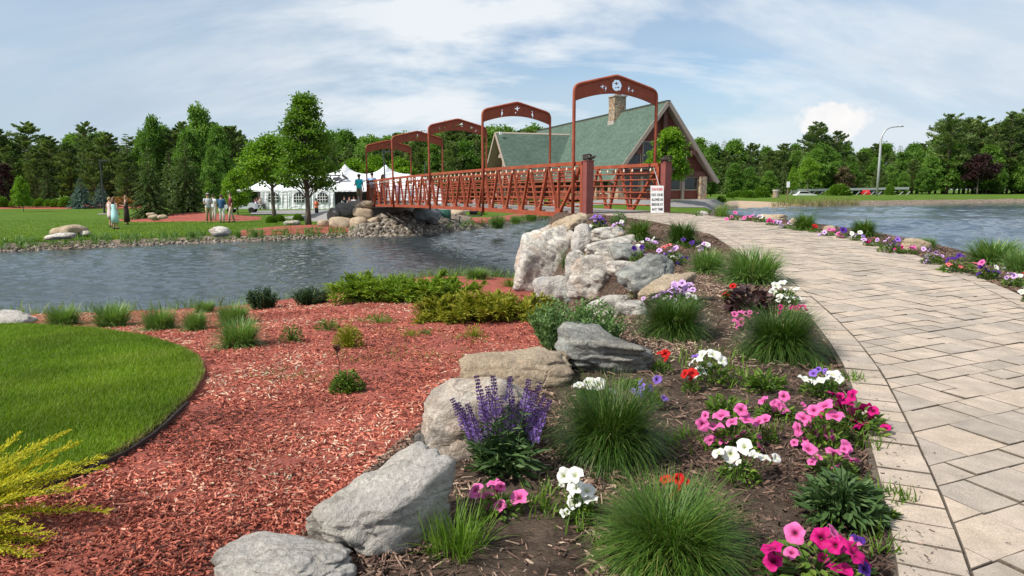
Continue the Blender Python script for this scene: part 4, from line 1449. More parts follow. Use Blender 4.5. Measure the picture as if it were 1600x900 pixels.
PILE_Y = {  # distance of the stones piled at the far bridge end
    'light tan boulder lowest': 37.9, 'broad tan': 38.0, 'dark jagged': 39.4, 'dark grey boulder': 39.8, 'large pale': 37.9, 'pale boulder beside': 38.2, 'brown tan': 39.0, 'tan boulder on top': 39.4}
for lb, cx, by, wp, hp, mt, sd, kw in RF:
    kw = dict(kw)
    for k_, v_ in PILE_Y.items():
        if lb.startswith(k_):
            kw['Y'] = v_
    boulder(lb, cx, by, wp, hp, mt, sd, far=True, sub=3, embed=0.12, back=0.3, **kw)
# ------------------------------------------------------------------ grasses
def tuft_mesh(name, seed, n, mat, spread=1.0, arch=0.55, wd=0.0035, upright=0.0, r0=0.16):
    """ornamental grass, about 1 m across and 0.5 m high before scaling"""
    r = np.random.default_rng(seed)
    az = r.uniform(0, 6.283, n)
    lean = np.clip(np.abs(r.normal(0.0, 0.85, n)), 0, 1.4) * spread
    lean = np.maximum(lean, r.uniform(0, 0.25, n))
    L = r.uniform(0.36, 0.60, n) * (1 - 0.12 * lean)
    base = r0 * np.sqrt(r.random(n))
    bx, by = base * np.cos(az + r.normal(0, 0.7, n)), base * np.sin(az + r.normal(0, 0.7, n))
    k = 5
    V = np.zeros((n, k, 2, 3))
    ang = lean * (1 - upright)
    x = np.zeros(n)
    z = np.zeros(n)
    side = np.stack([-np.sin(az + r.normal(0, 0.5, n)), np.cos(az), np.zeros(n)], 1)
    for i in range(k):
        w_ = wd * (1.0, 1.0, 0.85, 0.6, 0.15)[i] * r.uniform(0.7, 1.3, n)
        c = np.stack([bx + x * np.cos(az), by + x * np.sin(az), z], 1)
        V[:, i, 0] = c - side * w_[:, None]
        V[:, i, 1] = c + side * w_[:, None]
        x = x + np.sin(ang) * L / (k - 1)
        z = z + np.cos(ang) * L / (k - 1)
        ang = np.clip(ang + arch * (0.5 + lean) * r.uniform(0.6, 1.3, n) / (k - 1) * 1.9, 0, 2.6)
        z = np.maximum(z, 0.0)
    sxy = 0.5 / np.percentile(np.hypot(V[..., 0], V[..., 1])[:, -1], 78)
    V[..., :2] *= sxy
    V[..., 2] *= 0.5 / np.percentile(V[:, :, :, 2].max(axis=(1, 2)), 97)
    idx = np.arange(n)[:, None] * (2 * k)
    F = np.concatenate([np.stack([idx[:, 0] + 2 * i, idx[:, 0] + 2 * i + 1, idx[:, 0] + 2 * i + 3, idx[:, 0] + 2 * i + 2], 1) for i in range(k - 1)])
    tt = np.clip(r.normal(0.45, 0.22, n), 0, 0.92)
    tt[r.random(n) < 0.06] = 1.0
    tt = np.where(r.random(n) < 0.12, np.clip(tt + 0.3, 0, 0.92), tt)
    return mesh_np(name, V.reshape(-1, 3), F, M[mat], False, tint=np.tile(tt, k - 1))


TUFT = [tuft_mesh('fountain_grass', 400 + k, 4200, mt_, 1.0, 0.9, 0.0028) for k, mt_ in enumerate(('blade_tuft', 'blade_dark', 'blade_dark'))]
TUFT_D = [tuft_mesh('fountain_grass', 405 + k, 1300, mt_, 1.0, 0.9, 0.007) for k, mt_ in enumerate(('blade_dark', 'blade_tuft'))]
TUFT_S = [tuft_mesh('blue_grass', 410 + k, 1100, 'blade_blue', 0.85, 0.5, 0.006, 0.1, 0.2) for k in range(3)]
TUFT_F = [tuft_mesh('fresh_grass', 420 + k, 260, 'blade_fresh', 0.75, 0.3, 0.006, 0.1, 0.26) for k in range(2)]


def tuft(kind, k, label, px, py, wpx, hpx, cat='ornamental grass', group=None, name='grass_clump', rz=None, far=False):
    g = Gf(px, py) if far else G(px, py)
    s = ppm(g)
    me = kind[k % len(kind)]
    W = wpx / s / 1.02
    al = math.atan2(EYE - g[2], g[1])
    hgt = max((hpx / s - 0.25 * W * math.sin(al)) / math.cos(al), 0.2 * W) / 0.50
    o = link(name, me, None, (g[0], g[1] + 0.12 * W, g[2] - 0.01), rz if rz is not None else px * 0.37, (W, W, hgt))
    return tag(o, label, cat, group)


for a in [
    (TUFT, 0, 'fine green fountain grass clump at the lower edge, nearest of all clumps', 1052, 888, 262, 138),
    (TUFT, 1, 'round dark green fountain grass clump right of the purple sage', 957, 718, 200, 132),
    (TUFT, 2, 'wide fountain grass clump against the paver edge by magenta petunias', 1226, 556, 158, 84),
    (TUFT, 1, 'fountain grass clump in front of the pale lilac petunias', 1056, 524, 134, 68),
    (TUFT_D, 1, 'small fountain grass clump nearest the bridge post, left of a pair', 999, 376, 54, 36),
    (TUFT_D, 2, 'small fountain grass clump by the path, right of the pair near the bridge', 1067, 381, 68, 38),
    (TUFT_D, 1, 'fountain grass clump with a red petunia at its foot in lakeside border', 1259, 360, 52, 28),
    (TUFT_D, 1, 'fountain grass clump behind white petunias in lakeside border', 1352, 369, 58, 28),
    (TUFT_F, 0, 'bright green clump at the far tip of the lakeside border', 1130, 339, 42, 26),
    (TUFT_S, 0, 'tall pale green grass clump leaning over the path edge', 1180, 442, 126, 62),
    (TUFT_S, 1, 'pale green grass clump left of the tall one by the path', 1108, 426, 78, 42),
    (TUFT_S, 2, 'loose grass clump at the right frame edge by the lake', 1562, 412, 110, 44),
    (TUFT_S, 0, 'low loose grass behind the loose clump at the right frame edge', 1600, 425, 70, 40),
    (TUFT_S, 1, 'thin grass patch by the cream boulder at the lake', 1450, 388, 40, 20),
    (TUFT_F, 1, 'fresh bright green wild grass in front of the big granite boulder', 712, 866, 150, 95),
    (TUFT_F, 0, 'small wisp of wild grass at the foot of the big granite boulder', 535, 850, 30, 40),
    (TUFT_S, 0, 'shore grass clump next to the lawn corner boulder, leftmost of the row', 94, 509, 72, 36),
    (TUFT_S, 1, 'shore grass clump second from left along the pond', 171, 511, 80, 42),
    (TUFT_S, 2, 'shore grass clump third from left along the pond', 246, 516, 74, 40),
    (TUFT_S, 0, 'smaller shore grass clump fourth from left along the pond', 303, 517, 56, 36),
    (TUFT_S, 1, 'shaggy grass clump nearest the mulch in the pond row', 370, 543, 92, 52),
    (TUFT_S, 2, 'shaggy grass clump behind the nearest one in the pond row', 362, 508, 74, 38),
    (TUFT_S, 0, 'thin grass clump at the waterline right of the pond row middle', 318, 489, 46, 22),
    (TUFT_S, 1, 'tall green rushes by the water behind the gold juniper', 785, 430, 56, 32),
    (TUFT_S, 2, 'low green growth beside the rushes at the white gneiss boulder', 745, 436, 50, 20),
    (TUFT_F, 1, 'leafy green growth in front of the rushes', 800, 448, 50, 18),
]:
    tuft(*a)
for a in [
    (TUFT_S, 0, 'green rush clump at the far channel shore under the bridge', 778, 357, 32, 24),
    (TUFT_S, 1, 'smaller rush clump right of the first under the bridge', 806, 350, 22, 14),
    (TUFT_S, 2, 'bright rush clump at the channel bend under the bridge', 830, 346, 26, 16),
    (TUFT_F, 0, 'sprawling weed on the far mulch bank below the bridge middle', 752, 336, 30, 10),
    (TUFT_S, 2, 'rush tuft on the far shore below the whitish boulder', 300, 372, 12, 13),
    (TUFT_S, 1, 'rush tuft on the far shore right of the whitish boulder', 372, 372, 12, 14),
    (TUFT_S, 0, 'rush tuft on the far shore nearest the maple', 398, 371, 13, 14),
]:
    tuft(*a, far=True)

# ------------------------------------------------------------------ leafy plants
LEAF_V = np.array([[0, 0, 0], [-0.32, 0.30, 0.05], [0, 0.33, -0.03], [0.32, 0.30, 0.05], [-0.30, 0.66, 0.03], [0, 0.68, -0.05], [0.30, 0.66, 0.03], [0, 1.0, -0.10]])
LEAF_F = [np.array([[1, 0, 2, 2], [0, 3, 2, 2]])[:, :3], np.array([[1, 2, 5, 4], [2, 3, 6, 5]]), np.array([[4, 5, 7], [5, 6, 7]])]
CARD_V = np.array([[0, 0, 0], [-0.5, 0.45, 0.08], [0, 1.0, 0], [0.5, 0.45, 0.08]])
CARD_F = np.array([[0, 1, 2], [0, 2, 3]])


def leaf_frames(dirs, normals_, L, W):
    """frames with local y along dirs and z near the normals"""
    y = dirs / (np.linalg.norm(dirs, axis=1)[:, None] + 1e-9)
    x = np.cross(y, normals_)
    x /= np.linalg.norm(x, axis=1)[:, None] + 1e-9
    z = np.cross(x, y)
    return np.stack([x * np.reshape(W, (-1, 1)), y * np.reshape(L, (-1, 1)), z * np.reshape(L, (-1, 1))], axis=2)


def leaves(pos, dirs, L, W, seed, simple=False, nrm=None, tint=None):
    r = np.random.default_rng(seed)
    n = len(pos)
    nn = r.normal(0, 0.5, (n, 3)) + np.array([0, 0, 1.0]) if nrm is None else nrm
    Fm = leaf_frames(dirs, nn, L, W)
    tt = np.clip(r.normal(0.5, 0.25, n), 0, 1) if tint is None else tint
    return scatter(CARD_V if simple else LEAF_V, CARD_F if simple else LEAF_F, pos, Fm, tt)


def dome_foliage(name, seed, n, mat, L=0.05, W=0.03, rx=0.14, hz=0.14, simple=False, stems=10, upward=0.5, petiole=False):
    r = np.random.default_rng(seed)
    az = r.uniform(0, 6.283, n)
    q = np.sqrt(r.random(n))
    zf = r.random(n)
    rr = rx * q * np.sqrt(np.clip(1 - 0.55 * zf ** 2, 0, 1))
    pos = np.stack([rr * np.cos(az), rr * np.sin(az), hz * zf * (1 - 0.45 * q ** 2)], 1)
    d = np.stack([np.cos(az), np.sin(az), r.uniform(-0.1, 1.0, n) * upward * 2], 1) + r.normal(0, 0.35, (n, 3))
    l_ = L * r.uniform(0.6, 1.25, n)
    V, F, T = leaves(pos, d, l_, W * r.uniform(0.7, 1.2, n), seed + 1, simple)
    mb = MB()
    mb.V.append(V)
    k = 0
    for f in F:
        mb.F.setdefault(f.shape[1], []).append(f)
    ts = []
    # tints follow the face groups in order
    off = 0
    for f in F:
        mb.T.setdefault(f.shape[1], []).append(T[off:off + len(f)])
        off += len(f)
    mb.n = len(V)
    if petiole:                                          # every leaf on its own stalk from the crown
        b0 = pos * np.array([0.12, 0.12, 0.0]) + np.array([0, 0, -0.005])
        sd_ = np.cross(pos - b0, (0, 0, 1.0))
        sd_ = sd_ / (np.linalg.norm(sd_, axis=1)[:, None] + 1e-6) * 0.0016 + np.array([0.0004, 0, 0])
        Vp = np.stack([b0 - sd_, b0 + sd_, pos + sd_, pos - sd_], 1).reshape(-1, 3)
        mb.add(Vp, np.arange(4 * n).reshape(n, 4), 0.4)
    for s in range(stems):
        a = r.uniform(0, 6.283)
        e = np.array([rx * 0.6 * r.random() * math.cos(a), rx * 0.6 * r.random() * math.sin(a), hz * 0.85])
        mb.tube([(0.15 * e[0], 0.15 * e[1], -0.02), e * np.array([0.6, 0.6, 0.5]), e], [0.003, 0.0025, 0.0015], 4, 0.35, False)
    return mb.mesh(name, M[mat])


def petunia_flower(name, mat, seed, openness=1.0, n=20):
    """trumpet with five ruffled lobes; openness < 1 gives a half closed or drooping bloom"""
    r = np.random.default_rng(seed)
    rings = [(0.03, -0.75), (0.10, -0.45), (0.20, -0.20), (0.50, -0.02), (0.80, 0.03), (1.0, -0.04)]
    lob = r.uniform(0.86, 1.1, 5)
    sag = r.normal(0.0, 0.13, 5)
    off = r.uniform(0, 6.28)
    V, rad_ = [], []
    for i, (q, z) in enumerate(rings):
        for j in range(n):
            a = 2 * math.pi * j / n
            li = int(5 * j / n) % 5
            c5 = math.cos(5 * a - math.pi)                        # +1 in a lobe middle, -1 between lobes
            g = max(0.0, (q - 0.2) / 0.8)
            rr = q * (1 + g * (0.09 * c5 + (lob[li] - 1))) * (openness if i > 2 else 0.5 + 0.5 * openness)
            zz = z + g * (0.10 * c5 * -1 + sag[li] + 0.07 * math.sin(15 * a + off) + r.normal(0, 0.018)) + (1 - openness) * g * 0.75
            V.append((rr * math.cos(a) * 0.5, rr * math.sin(a) * 0.5, zz * 0.5))
            rad_.append(q)
    F = []
    for i in range(len(rings) - 1):
        for j in range(n):
            a, b = i * n + j, i * n + (j + 1) % n
            F.append((a, b, b + n, a + n))
    return mesh_np(name, V, np.array(F), mat, True, rad=rad_)


FLOWER = {c: [petunia_flower('flower', PETAL[c], 7 + k, op) for k, op in enumerate((1.0, 1.0, 0.96, 0.9, 0.66))] for c in PETAL}
FOL = [dome_foliage('foliage', 500 + k, 230, 'leaf_petunia', 0.048, 0.028) for k in range(4)]
frng = np.random.default_rng(77)


def petunia(label, bx, by, flowers, size=30, fsc=1.0, tall=1.0, cat='petunia', mat=None, g=None, fol=None, dens=0.6):
    """flowers: (px, py, colour[, size])"""
    g = G(bx, by) if g is None else g
    s = ppm(g)
    xs = [f[0] for f in flowers]
    ys_ = [f[1] for f in flowers]
    W = max(max(xs) - min(xs) + size, size * 1.6) / s
    hgt = max((by - min(ys_)) / s * 0.85, 0.06)
    root = thing('petunia_plant', label, cat, (g[0], g[1], g[2] - 0.01), frng.uniform(0, 6.28))
    rz = root.rotation_euler[2]
    me = (fol or FOL)[int(frng.integers(0, len(fol or FOL)))]
    link('foliage', me, root, (0, 0, 0), 0, (W / 0.30 * fsc, min(W, 0.34) / 0.30 * fsc, hgt / 0.15 * 0.9 * tall))
    extra = []
    for f in flowers:                                   # smaller blooms and buds tucked between
        for _k in range(int(dens + frng.random())):
            sz0 = f[3] if len(f) > 3 else size
            extra.append((f[0] + frng.normal(0, 0.55) * sz0, f[1] + abs(frng.normal(0.25, 0.35)) * sz0, f[2], sz0 * frng.uniform(0.5, 0.85)))
    for f in list(flowers) + extra:
        c = f[2]
        sz = (f[3] if len(f) > 3 else size) / s * frng.uniform(0.84, 1.02)
        # farther back when higher up in the picture
        fy = g[1] + frng.uniform(-0.5, 0.5) * min(W, 0.3) * 0.5
        p = at_y(f[0], f[1], fy)
        if p[2] < g[2] + 0.03:
            p = at_y(f[0], f[1], fy - 0.04)
        loc = p - np.array([g[0], g[1], g[2] - 0.01])
        cc, ss = math.cos(-rz), math.sin(-rz)
        l2 = (loc[0] * cc - loc[1] * ss, loc[0] * ss + loc[1] * cc, loc[2])
        o = link('flower', FLOWER[c][int(frng.choice(5, p=(0.27, 0.26, 0.2, 0.17, 0.10)))], root, l2, 0, sz)
        # faces the light and out of the plant
        out = np.array([loc[0] * 2.0 + frng.normal(0, 0.30) - 0.22, -0.30 + frng.normal(0, 0.38), 0.68 + frng.normal(0, 0.25)])
        dv = Vector((out[0] * cc - out[1] * ss, out[0] * ss + out[1] * cc, out[2])).normalized()
        q = dv.to_track_quat('Z', 'Y')
        o.rotation_mode = 'QUATERNION'
        o.rotation_quaternion = q @ Matrix.Rotation(frng.uniform(0, 6.28), 4, 'Z').to_quaternion()
        # its stalk
        st = MB()
        tip = np.array(l2) - 0.22 * sz * np.array(dv)
        st.tube([np.array([l2[0] * 0.4, l2[1] * 0.4, max(0.01, l2[2] * 0.35)]), np.array([l2[0] * 0.8, l2[1] * 0.8, l2[2] * 0.75]), tip], [0.0018, 0.0016, 0.0022], 4, 0.5, False)
        STALKS.setdefault(root.name, (root, []))[1].append(st)
    return root


STALKS = {}


def near(px, py, Yref=None):
    return G(px, py)


# in the bed, from the front to the back
petunia('magenta petunias with bright leaves in the lower right corner', 1272, 893, [(1206, 856, 'magenta', 34), (1208, 876, 'magenta', 34), (1242, 833, 'pink', 32), (1237, 862, 'pink', 28), (1284, 839, 'magenta', 34), (1303, 834, 'pink', 36), (1310, 850, 'magenta', 36), (1336, 864, 'magenta', 36), (1313, 888, 'magenta', 40), (1351, 888, 'purple', 22), (1341, 842, 'purple', 22)], 34, 1.0, 0.7)
petunia('pink petunia with five blooms near the fresh grass tuft', 780, 806, [(742, 765, 'pink', 30), (770, 754, 'pink', 24), (777, 764, 'pink', 26), (763, 782, 'pink', 30), (811, 776, 'pink', 32)], 30, 0.8)
petunia('tall cluster of white petunias between sage and nearest grass clump', 905, 812, [(880, 743, 'white', 26), (899, 741, 'white', 28), (898, 761, 'white', 30), (917, 766, 'white', 30), (896, 784, 'white', 28), (924, 781, 'white', 28), (884, 802, 'white', 30)], 28, 0.7)
petunia('red petunia just behind the nearest grass clump', 1052, 776, [(1039, 748, 'red', 18), (1060, 748, 'red', 22), (1060, 763, 'red', 22), (1071, 752, 'red', 14)], 20, 0.5)
petunia('pink petunias with red throats left of the green perennial', 1300, 738, [(1264, 701, 'pink', 26), (1277, 718, 'pink', 28), (1303, 704, 'pink', 30), (1322, 699, 'pink', 28), (1331, 716, 'pink', 26)], 28, 0.8)
petunia('leggy white petunias with pale green stems in the middle of the bed', 1152, 752, [(1122, 706, 'white', 26), (1141, 709, 'white', 28), (1163, 697, 'white', 26), (1179, 712, 'white', 28), (1195, 714, 'white', 24)], 26, 0.7, 0.9)
petunia('spreading pink petunias behind the leggy white ones', 1150, 702, [(1127, 648, 'pink', 26), (1114, 666, 'pink', 30), (1098, 663, 'pink', 24), (1131, 688, 'pink', 22), (1158, 640, 'pink', 22), (1167, 655, 'pink', 26), (1155, 679, 'pink', 26), (1182, 683, 'pink', 24), (1143, 658, 'pink', 22)], 26, 0.7)
petunia('pale pink petunias at the left foot of the magenta bush', 1286, 696, [(1288, 633, 'pink', 26), (1305, 649, 'pink', 28), (1256, 652, 'pink', 24), (1246, 671, 'pink', 24), (1273, 675, 'pink', 20), (1293, 676, 'pink', 24)], 26, 0.8)
petunia('deep magenta petunia bush touching the paver border', 1330, 668, [(1302, 614, 'magenta', 20), (1330, 618, 'magenta', 26), (1313, 632, 'magenta', 28), (1276, 645, 'magenta', 24), (1347, 636, 'magenta', 26), (1360, 652, 'magenta', 26), (1332, 645, 'magenta', 28), (1346, 664, 'magenta', 26), (1325, 630, 'magenta', 22)], 26, 1.0)
petunia('single pink petunia bloom between the pink groups', 1202, 690, [(1195, 655, 'pink', 26)], 26, 0.7)
petunia('pink petunia with drooping blooms behind the spreading pink group', 1214, 650, [(1192, 625, 'pink', 22), (1222, 637, 'pink', 26), (1214, 634, 'pink', 22), (1225, 619, 'pink', 18), (1256, 632, 'pink', 12)], 22, 0.8)
petunia('white petunias with two violet blooms near the paver border', 1282, 615, [(1259, 591, 'white', 24), (1283, 594, 'white', 26), (1301, 584, 'white', 24), (1312, 591, 'white', 18), (1271, 583, 'violet', 18), (1279, 577, 'violet', 16)], 24, 0.8)
petunia('white petunias right of a red one in the middle bed', 1112, 596, [(1095, 556, 'white', 22), (1115, 553, 'white', 22), (1096, 578, 'white', 22), (1129, 563, 'white', 20), (1086, 556, 'violet', 12)], 22, 0.9)
petunia('low red petunia in front of the white ones in the middle bed', 1080, 610, [(1069, 584, 'red', 18), (1082, 582, 'red', 20)], 20, 0.9)
petunia('red petunia with one bloom beside the layered slate boulder', 1035, 578, [(1033, 551, 'red', 16), (1040, 552, 'red', 16)], 18, 1.1)
petunia('white petunias peeking out behind the round dark grass clump', 920, 620, [(905, 601, 'white', 20), (920, 596, 'white', 20), (936, 600, 'white', 22), (928, 604, 'white', 18)], 22, 0.7)
petunia('violet petunias behind the right side of the round dark grass clump', 1018, 632, [(1027, 593, 'violet', 18), (1002, 606, 'violet', 20), (1016, 607, 'violet', 18), (1038, 622, 'violet', 12)], 18, 0.6)
# upper bed
petunia('mound of pale lilac petunias beside the long slanted tan boulder', 1058, 478, [(1025, 462, 'lilac', 14), (1036, 456, 'lilac', 14), (1046, 450, 'lilac', 14), (1055, 445, 'lilac', 14), (1066, 442, 'lilac', 14), (1078, 444, 'lilac', 14), (1083, 452, 'lilac', 12), (1072, 453, 'lilac', 14), (1060, 455, 'lilac', 14), (1048, 460, 'lilac', 14), (1062, 463, 'white', 12), (1040, 465, 'white', 12), (1076, 462, 'white', 12)], 14, 0.9, dens=1.8)
petunia('rosy pink petunia blooms left of the path edge grass clump', 1162, 512, [(1148, 491, 'pink', 12), (1160, 487, 'pink', 14), (1169, 494, 'pink', 14), (1157, 503, 'pink', 16), (1152, 508, 'pink', 12), (1172, 488, 'pink', 10)], 14, 0.5)
petunia('white petunias between dark coral bells and the path', 1226, 474, [(1213, 446, 'white', 16), (1222, 441, 'white', 16), (1231, 450, 'white', 16), (1209, 456, 'white', 14), (1236, 463, 'white', 14), (1250, 466, 'white', 16), (1228, 462, 'white', 14), (1218, 463, 'white', 12)], 16, 0.7)
petunia('magenta petunia behind the wide grass clump at the path edge', 1236, 494, [(1220, 480, 'magenta', 12), (1245, 481, 'magenta', 16), (1252, 478, 'magenta', 14)], 14, 0.6)
petunia('two red petunia blooms at the left of the coral bells', 1140, 466, [(1145, 447, 'red', 12), (1132, 458, 'red', 11)], 12, 1.0)
petunia('white lilac petunias right of the smooth grey boulder', 1014, 390, [(1004, 378, 'white', 10), (1012, 374, 'lilac', 10), (1020, 373, 'white', 10), (1025, 378, 'lilac', 9)], 10, 1.0, dens=1.8)
petunia('dark purple petunias at the right end of the smooth grey boulder', 996, 408, [(991, 388, 'purple', 10), (994, 398, 'purple', 10), (1008, 397, 'lilac', 9), (1003, 386, 'purple', 8)], 10, 1.0)
petunia('mixed lilac petunias above the jagged slate boulder', 1052, 412, [(1030, 391, 'lilac', 11), (1055, 387, 'lilac', 12), (1045, 383, 'salmon', 9), (1050, 400, 'white', 12), (1062, 398, 'white', 11), (1040, 398, 'violet', 10), (1060, 410, 'purple', 10), (1072, 401, 'purple', 10), (1036, 385, 'salmon', 9)], 11, 0.9, dens=1.8)
petunia('white lilac petunias at the left of the tall pale grass by the path', 1100, 392, [(1092, 384, 'white', 10), (1099, 380, 'lilac', 10), (1106, 382, 'white', 10), (1095, 388, 'lilac', 9)], 10, 0.7, dens=1.8)
petunia('purple petunias in front of the right small grass clump', 1076, 388, [(1068, 374, 'purple', 9), (1081, 378, 'purple', 10), (1086, 382, 'purple', 8)], 9, 0.7)
petunia('purple and lilac petunias at the foot of the left bridge post', 936, 358, [(932, 347, 'purple', 11), (940, 342, 'purple', 12), (943, 348, 'purple', 10), (924, 340, 'lilac', 9), (929, 338, 'violet', 9), (925, 352, 'white', 8)], 10, 1.0, dens=1.8)
petunia('pale lilac petunias right of the purple ones by the bridge post', 966, 358, [(958, 352, 'lilac', 8), (966, 348, 'lilac', 9), (973, 350, 'lilac', 9), (972, 346, 'white', 8)], 9, 1.0)

# border along the lake, from the near right end to the bridge
petunia('white petunia at the right frame edge lowest in the border', 1606, 472, [(1597, 456, 'white', 12), (1606, 450, 'white', 12)], 13, 0.8)
petunia('pale lilac and white petunias near the right frame edge', 1584, 446, [(1580, 427, 'lilac', 13), (1573, 434, 'lilac', 11), (1583, 439, 'white', 14), (1593, 431, 'white', 11), (1601, 428, 'red', 9)], 13, 0.9)
petunia('dark purple petunias with one white bloom in the border', 1544, 436, [(1533, 415, 'purple', 12), (1541, 420, 'purple', 10), (1550, 423, 'purple', 12), (1529, 427, 'purple', 9), (1556, 427, 'purple', 12), (1557, 418, 'white', 13), (1534, 410, 'pink', 10)], 12, 0.8)
petunia('salmon petunias with dark purple ones behind in the border', 1496, 425, [(1483, 413, 'salmon', 12), (1502, 416, 'salmon', 13), (1490, 403, 'purple', 12), (1498, 399, 'purple', 11), (1523, 411, 'salmon', 9)], 12, 1.0)
petunia('white lilac petunias with dark throats and one magenta bloom', 1458, 412, [(1443, 389, 'lilac', 10), (1452, 391, 'lilac', 11), (1461, 394, 'lilac', 11), (1459, 403, 'lilac', 12), (1467, 396, 'lilac', 10), (1450, 398, 'white', 10), (1446, 408, 'lilac', 10), (1472, 402, 'magenta', 12)], 11, 0.9)
petunia('pink petunia at the foot of the cream boulder', 1418, 396, [(1423, 386, 'pink', 12), (1409, 386, 'magenta', 8)], 12, 1.2)
petunia('lilac petunias with dark throats left of the cream boulder', 1392, 394, [(1371, 375, 'lilac', 11), (1385, 374, 'lilac', 12), (1390, 382, 'lilac', 12), (1403, 374, 'violet', 10), (1402, 383, 'violet', 10)], 11, 1.0)
petunia('reddish petunias between lilac ones in the border middle', 1362, 384, [(1358, 377, 'magenta', 7), (1367, 372, 'salmon', 7), (1350, 374, 'lilac', 10), (1349, 368, 'violet', 8)], 9, 1.0)
petunia('white petunias in front of the second round grass clump', 1338, 376, [(1330, 364, 'white', 9), (1338, 366, 'lilac', 9), (1344, 363, 'white', 9), (1334, 369, 'white', 9)], 9, 0.9)
petunia('deep purple petunia bloom above pink ones in the border', 1316, 372, [(1318, 359, 'purple', 12), (1311, 365, 'pink', 9), (1314, 369, 'pink', 9)], 11, 0.9)
petunia('single white petunia with dark throat right of the first round clump', 1292, 368, [(1288, 363, 'lilac', 9), (1296, 358, 'pink', 7), (1302, 359, 'pink', 7)], 9, 1.0)
petunia('red petunia at the right foot of the first round clump', 1272, 363, [(1274, 353, 'red', 9)], 10, 1.2)
petunia('lilac petunia blooms left of the first round clump in the border', 1228, 357, [(1222, 353, 'lilac', 9), (1232, 347, 'lilac', 8), (1236, 350, 'white', 7)], 9, 1.0)
petunia('rosy lilac petunias in front of the low tan lake stone', 1208, 352, [(1201, 344, 'magenta', 8), (1207, 346, 'pink', 8), (1213, 345, 'lilac', 8), (1217, 348, 'lilac', 8)], 9, 1.0)
petunia('white and lilac petunias left of the low tan lake stone', 1188, 347, [(1178, 335, 'lilac', 8), (1185, 337, 'lilac', 8), (1189, 339, 'white', 8), (1195, 343, 'white', 8)], 8, 1.0)
petunia('bright pink petunias in the far part of the border', 1168, 345, [(1163, 340, 'pink', 9), (1169, 338, 'pink', 8), (1174, 337, 'pink', 9)], 9, 1.0)
petunia('pink petunias next to the bright clump at the far tip of the border', 1145, 344, [(1149, 332, 'pink', 8), (1143, 339, 'pink', 7), (1135, 342, 'pink', 6)], 8, 0.9)

for root, sts in STALKS.values():
    mb = MB()
    for s_ in sts:
        i0 = mb.n
        mb.V += s_.V
        for k_, v_ in s_.F.items():
            mb.F.setdefault(k_, []).extend([f + i0 for f in v_])
            mb.T.setdefault(k_, []).extend(s_.T[k_])
        mb.n += s_.n
    link('stalks', mb.mesh('stalks', M['leaf_petunia']), root)


# low leafy clumps
def clump(label, px, py, wpx, hpx, mat, n, L, W, seed, cat='plant', name='leafy_plant', simple=False, upward=0.5, far=False):
    g = Gf(px, py) if far else G(px, py)
    s = ppm(g)
    me = dome_foliage(name, seed, n, mat, L, W, wpx / s / 2 * 0.9, hpx / s * 0.92, simple, 8, upward, True)
    return tag(link(name, me, None, (g[0], g[1], g[2] - 0.01)), label, cat)


clump('dark green perennial with broad leaves by the paver border', 1312, 806, 116, 74, 'leaf_sage', 460, 0.062, 0.027, 601)
clump('low fresh green perennial behind the pink petunias', 1135, 642, 56, 26, 'leaf_petunia', 110, 0.06, 0.02, 602)
clump('low green perennial right of the white petunias in the middle bed', 1196, 608, 62, 32, 'leaf_petunia', 150, 0.06, 0.022, 603)
clump('bright lime green seedling behind the round dark grass clump', 985, 606, 44, 20, 'leaf_petunia', 90, 0.045, 0.016, 604)
clump('dark maroon coral bells with ruffled leaves among red and white petunias', 1174, 486, 80, 44, 'leaf_purple', 210, 0.075, 0.065, 605, 'coral bells', 'coral_bells')
clump('round green leafy shrub alone in the red mulch', 543, 614, 60, 44, 'leaf_petunia', 620, 0.034, 0.022, 606, 'shrub', 'small_shrub')
clump('small bright green plant in the red mulch near the pond grasses', 455, 534, 42, 30, 'leaf_petunia', 160, 0.05, 0.025, 607)
clump('yellow green leafy plant left of the dried stalk in the mulch', 512, 517, 46, 22, 'leaf_petunia', 150, 0.06, 0.025, 608)
clump('golden green spirea in the red mulch behind the dried stalk', 545, 543, 52, 42, 'leaf_juniper_gold', 520, 0.05, 0.016, 609, 'shrub', 'small_shrub')
clump('low green weed patch in the mulch before the big juniper', 592, 505, 60, 18, 'leaf_maple', 160, 0.05, 0.02, 610)
clump('small golden seedling in the mulch below the gold juniper', 741, 527, 36, 24, 'leaf_juniper_gold', 160, 0.04, 0.012, 611)
clump('tiny golden seedling in the mulch left of the golden one', 640, 525, 28, 12, 'leaf_juniper_gold', 80, 0.04, 0.012, 612)
clump('tiny lime seedling in the mulch between the golden seedlings', 664, 523, 20, 12, 'leaf_petunia', 60, 0.04, 0.014, 613)
clump('tiny yellow plant growing from the rock bank', 928, 402, 26, 16, 'leaf_yellow', 120, 0.06, 0.02, 616)
clump('sprig of green weed growing from the tallest white boulder', 880, 420, 20, 40, 'leaf_bluegreen', 90, 0.07, 0.02, 617)
clump('pale green weeds in the rock bank by the slanted tan boulder', 998, 462, 22, 14, 'leaf_petunia', 80, 0.06, 0.02, 618)
clump('leafy weed at the foot of the tallest white boulder', 838, 450, 44, 26, 'leaf_maple', 160, 0.08, 0.03, 619)
clump('grey green shrub by the path behind the lilac petunias at the bridge', 966, 350, 26, 22, 'leaf_bluegreen', 220, 0.08, 0.03, 620, 'shrub', 'small_shrub')
clump('small leafy plant at the tip of the border near the bridge', 1088, 337, 16, 8, 'leaf_bluegreen', 70, 0.07, 0.03, 621)
clump('low green seedling at the paver edge right of the perennial', 1388, 806, 18, 16, 'leaf_petunia', 40, 0.035, 0.015, 622)

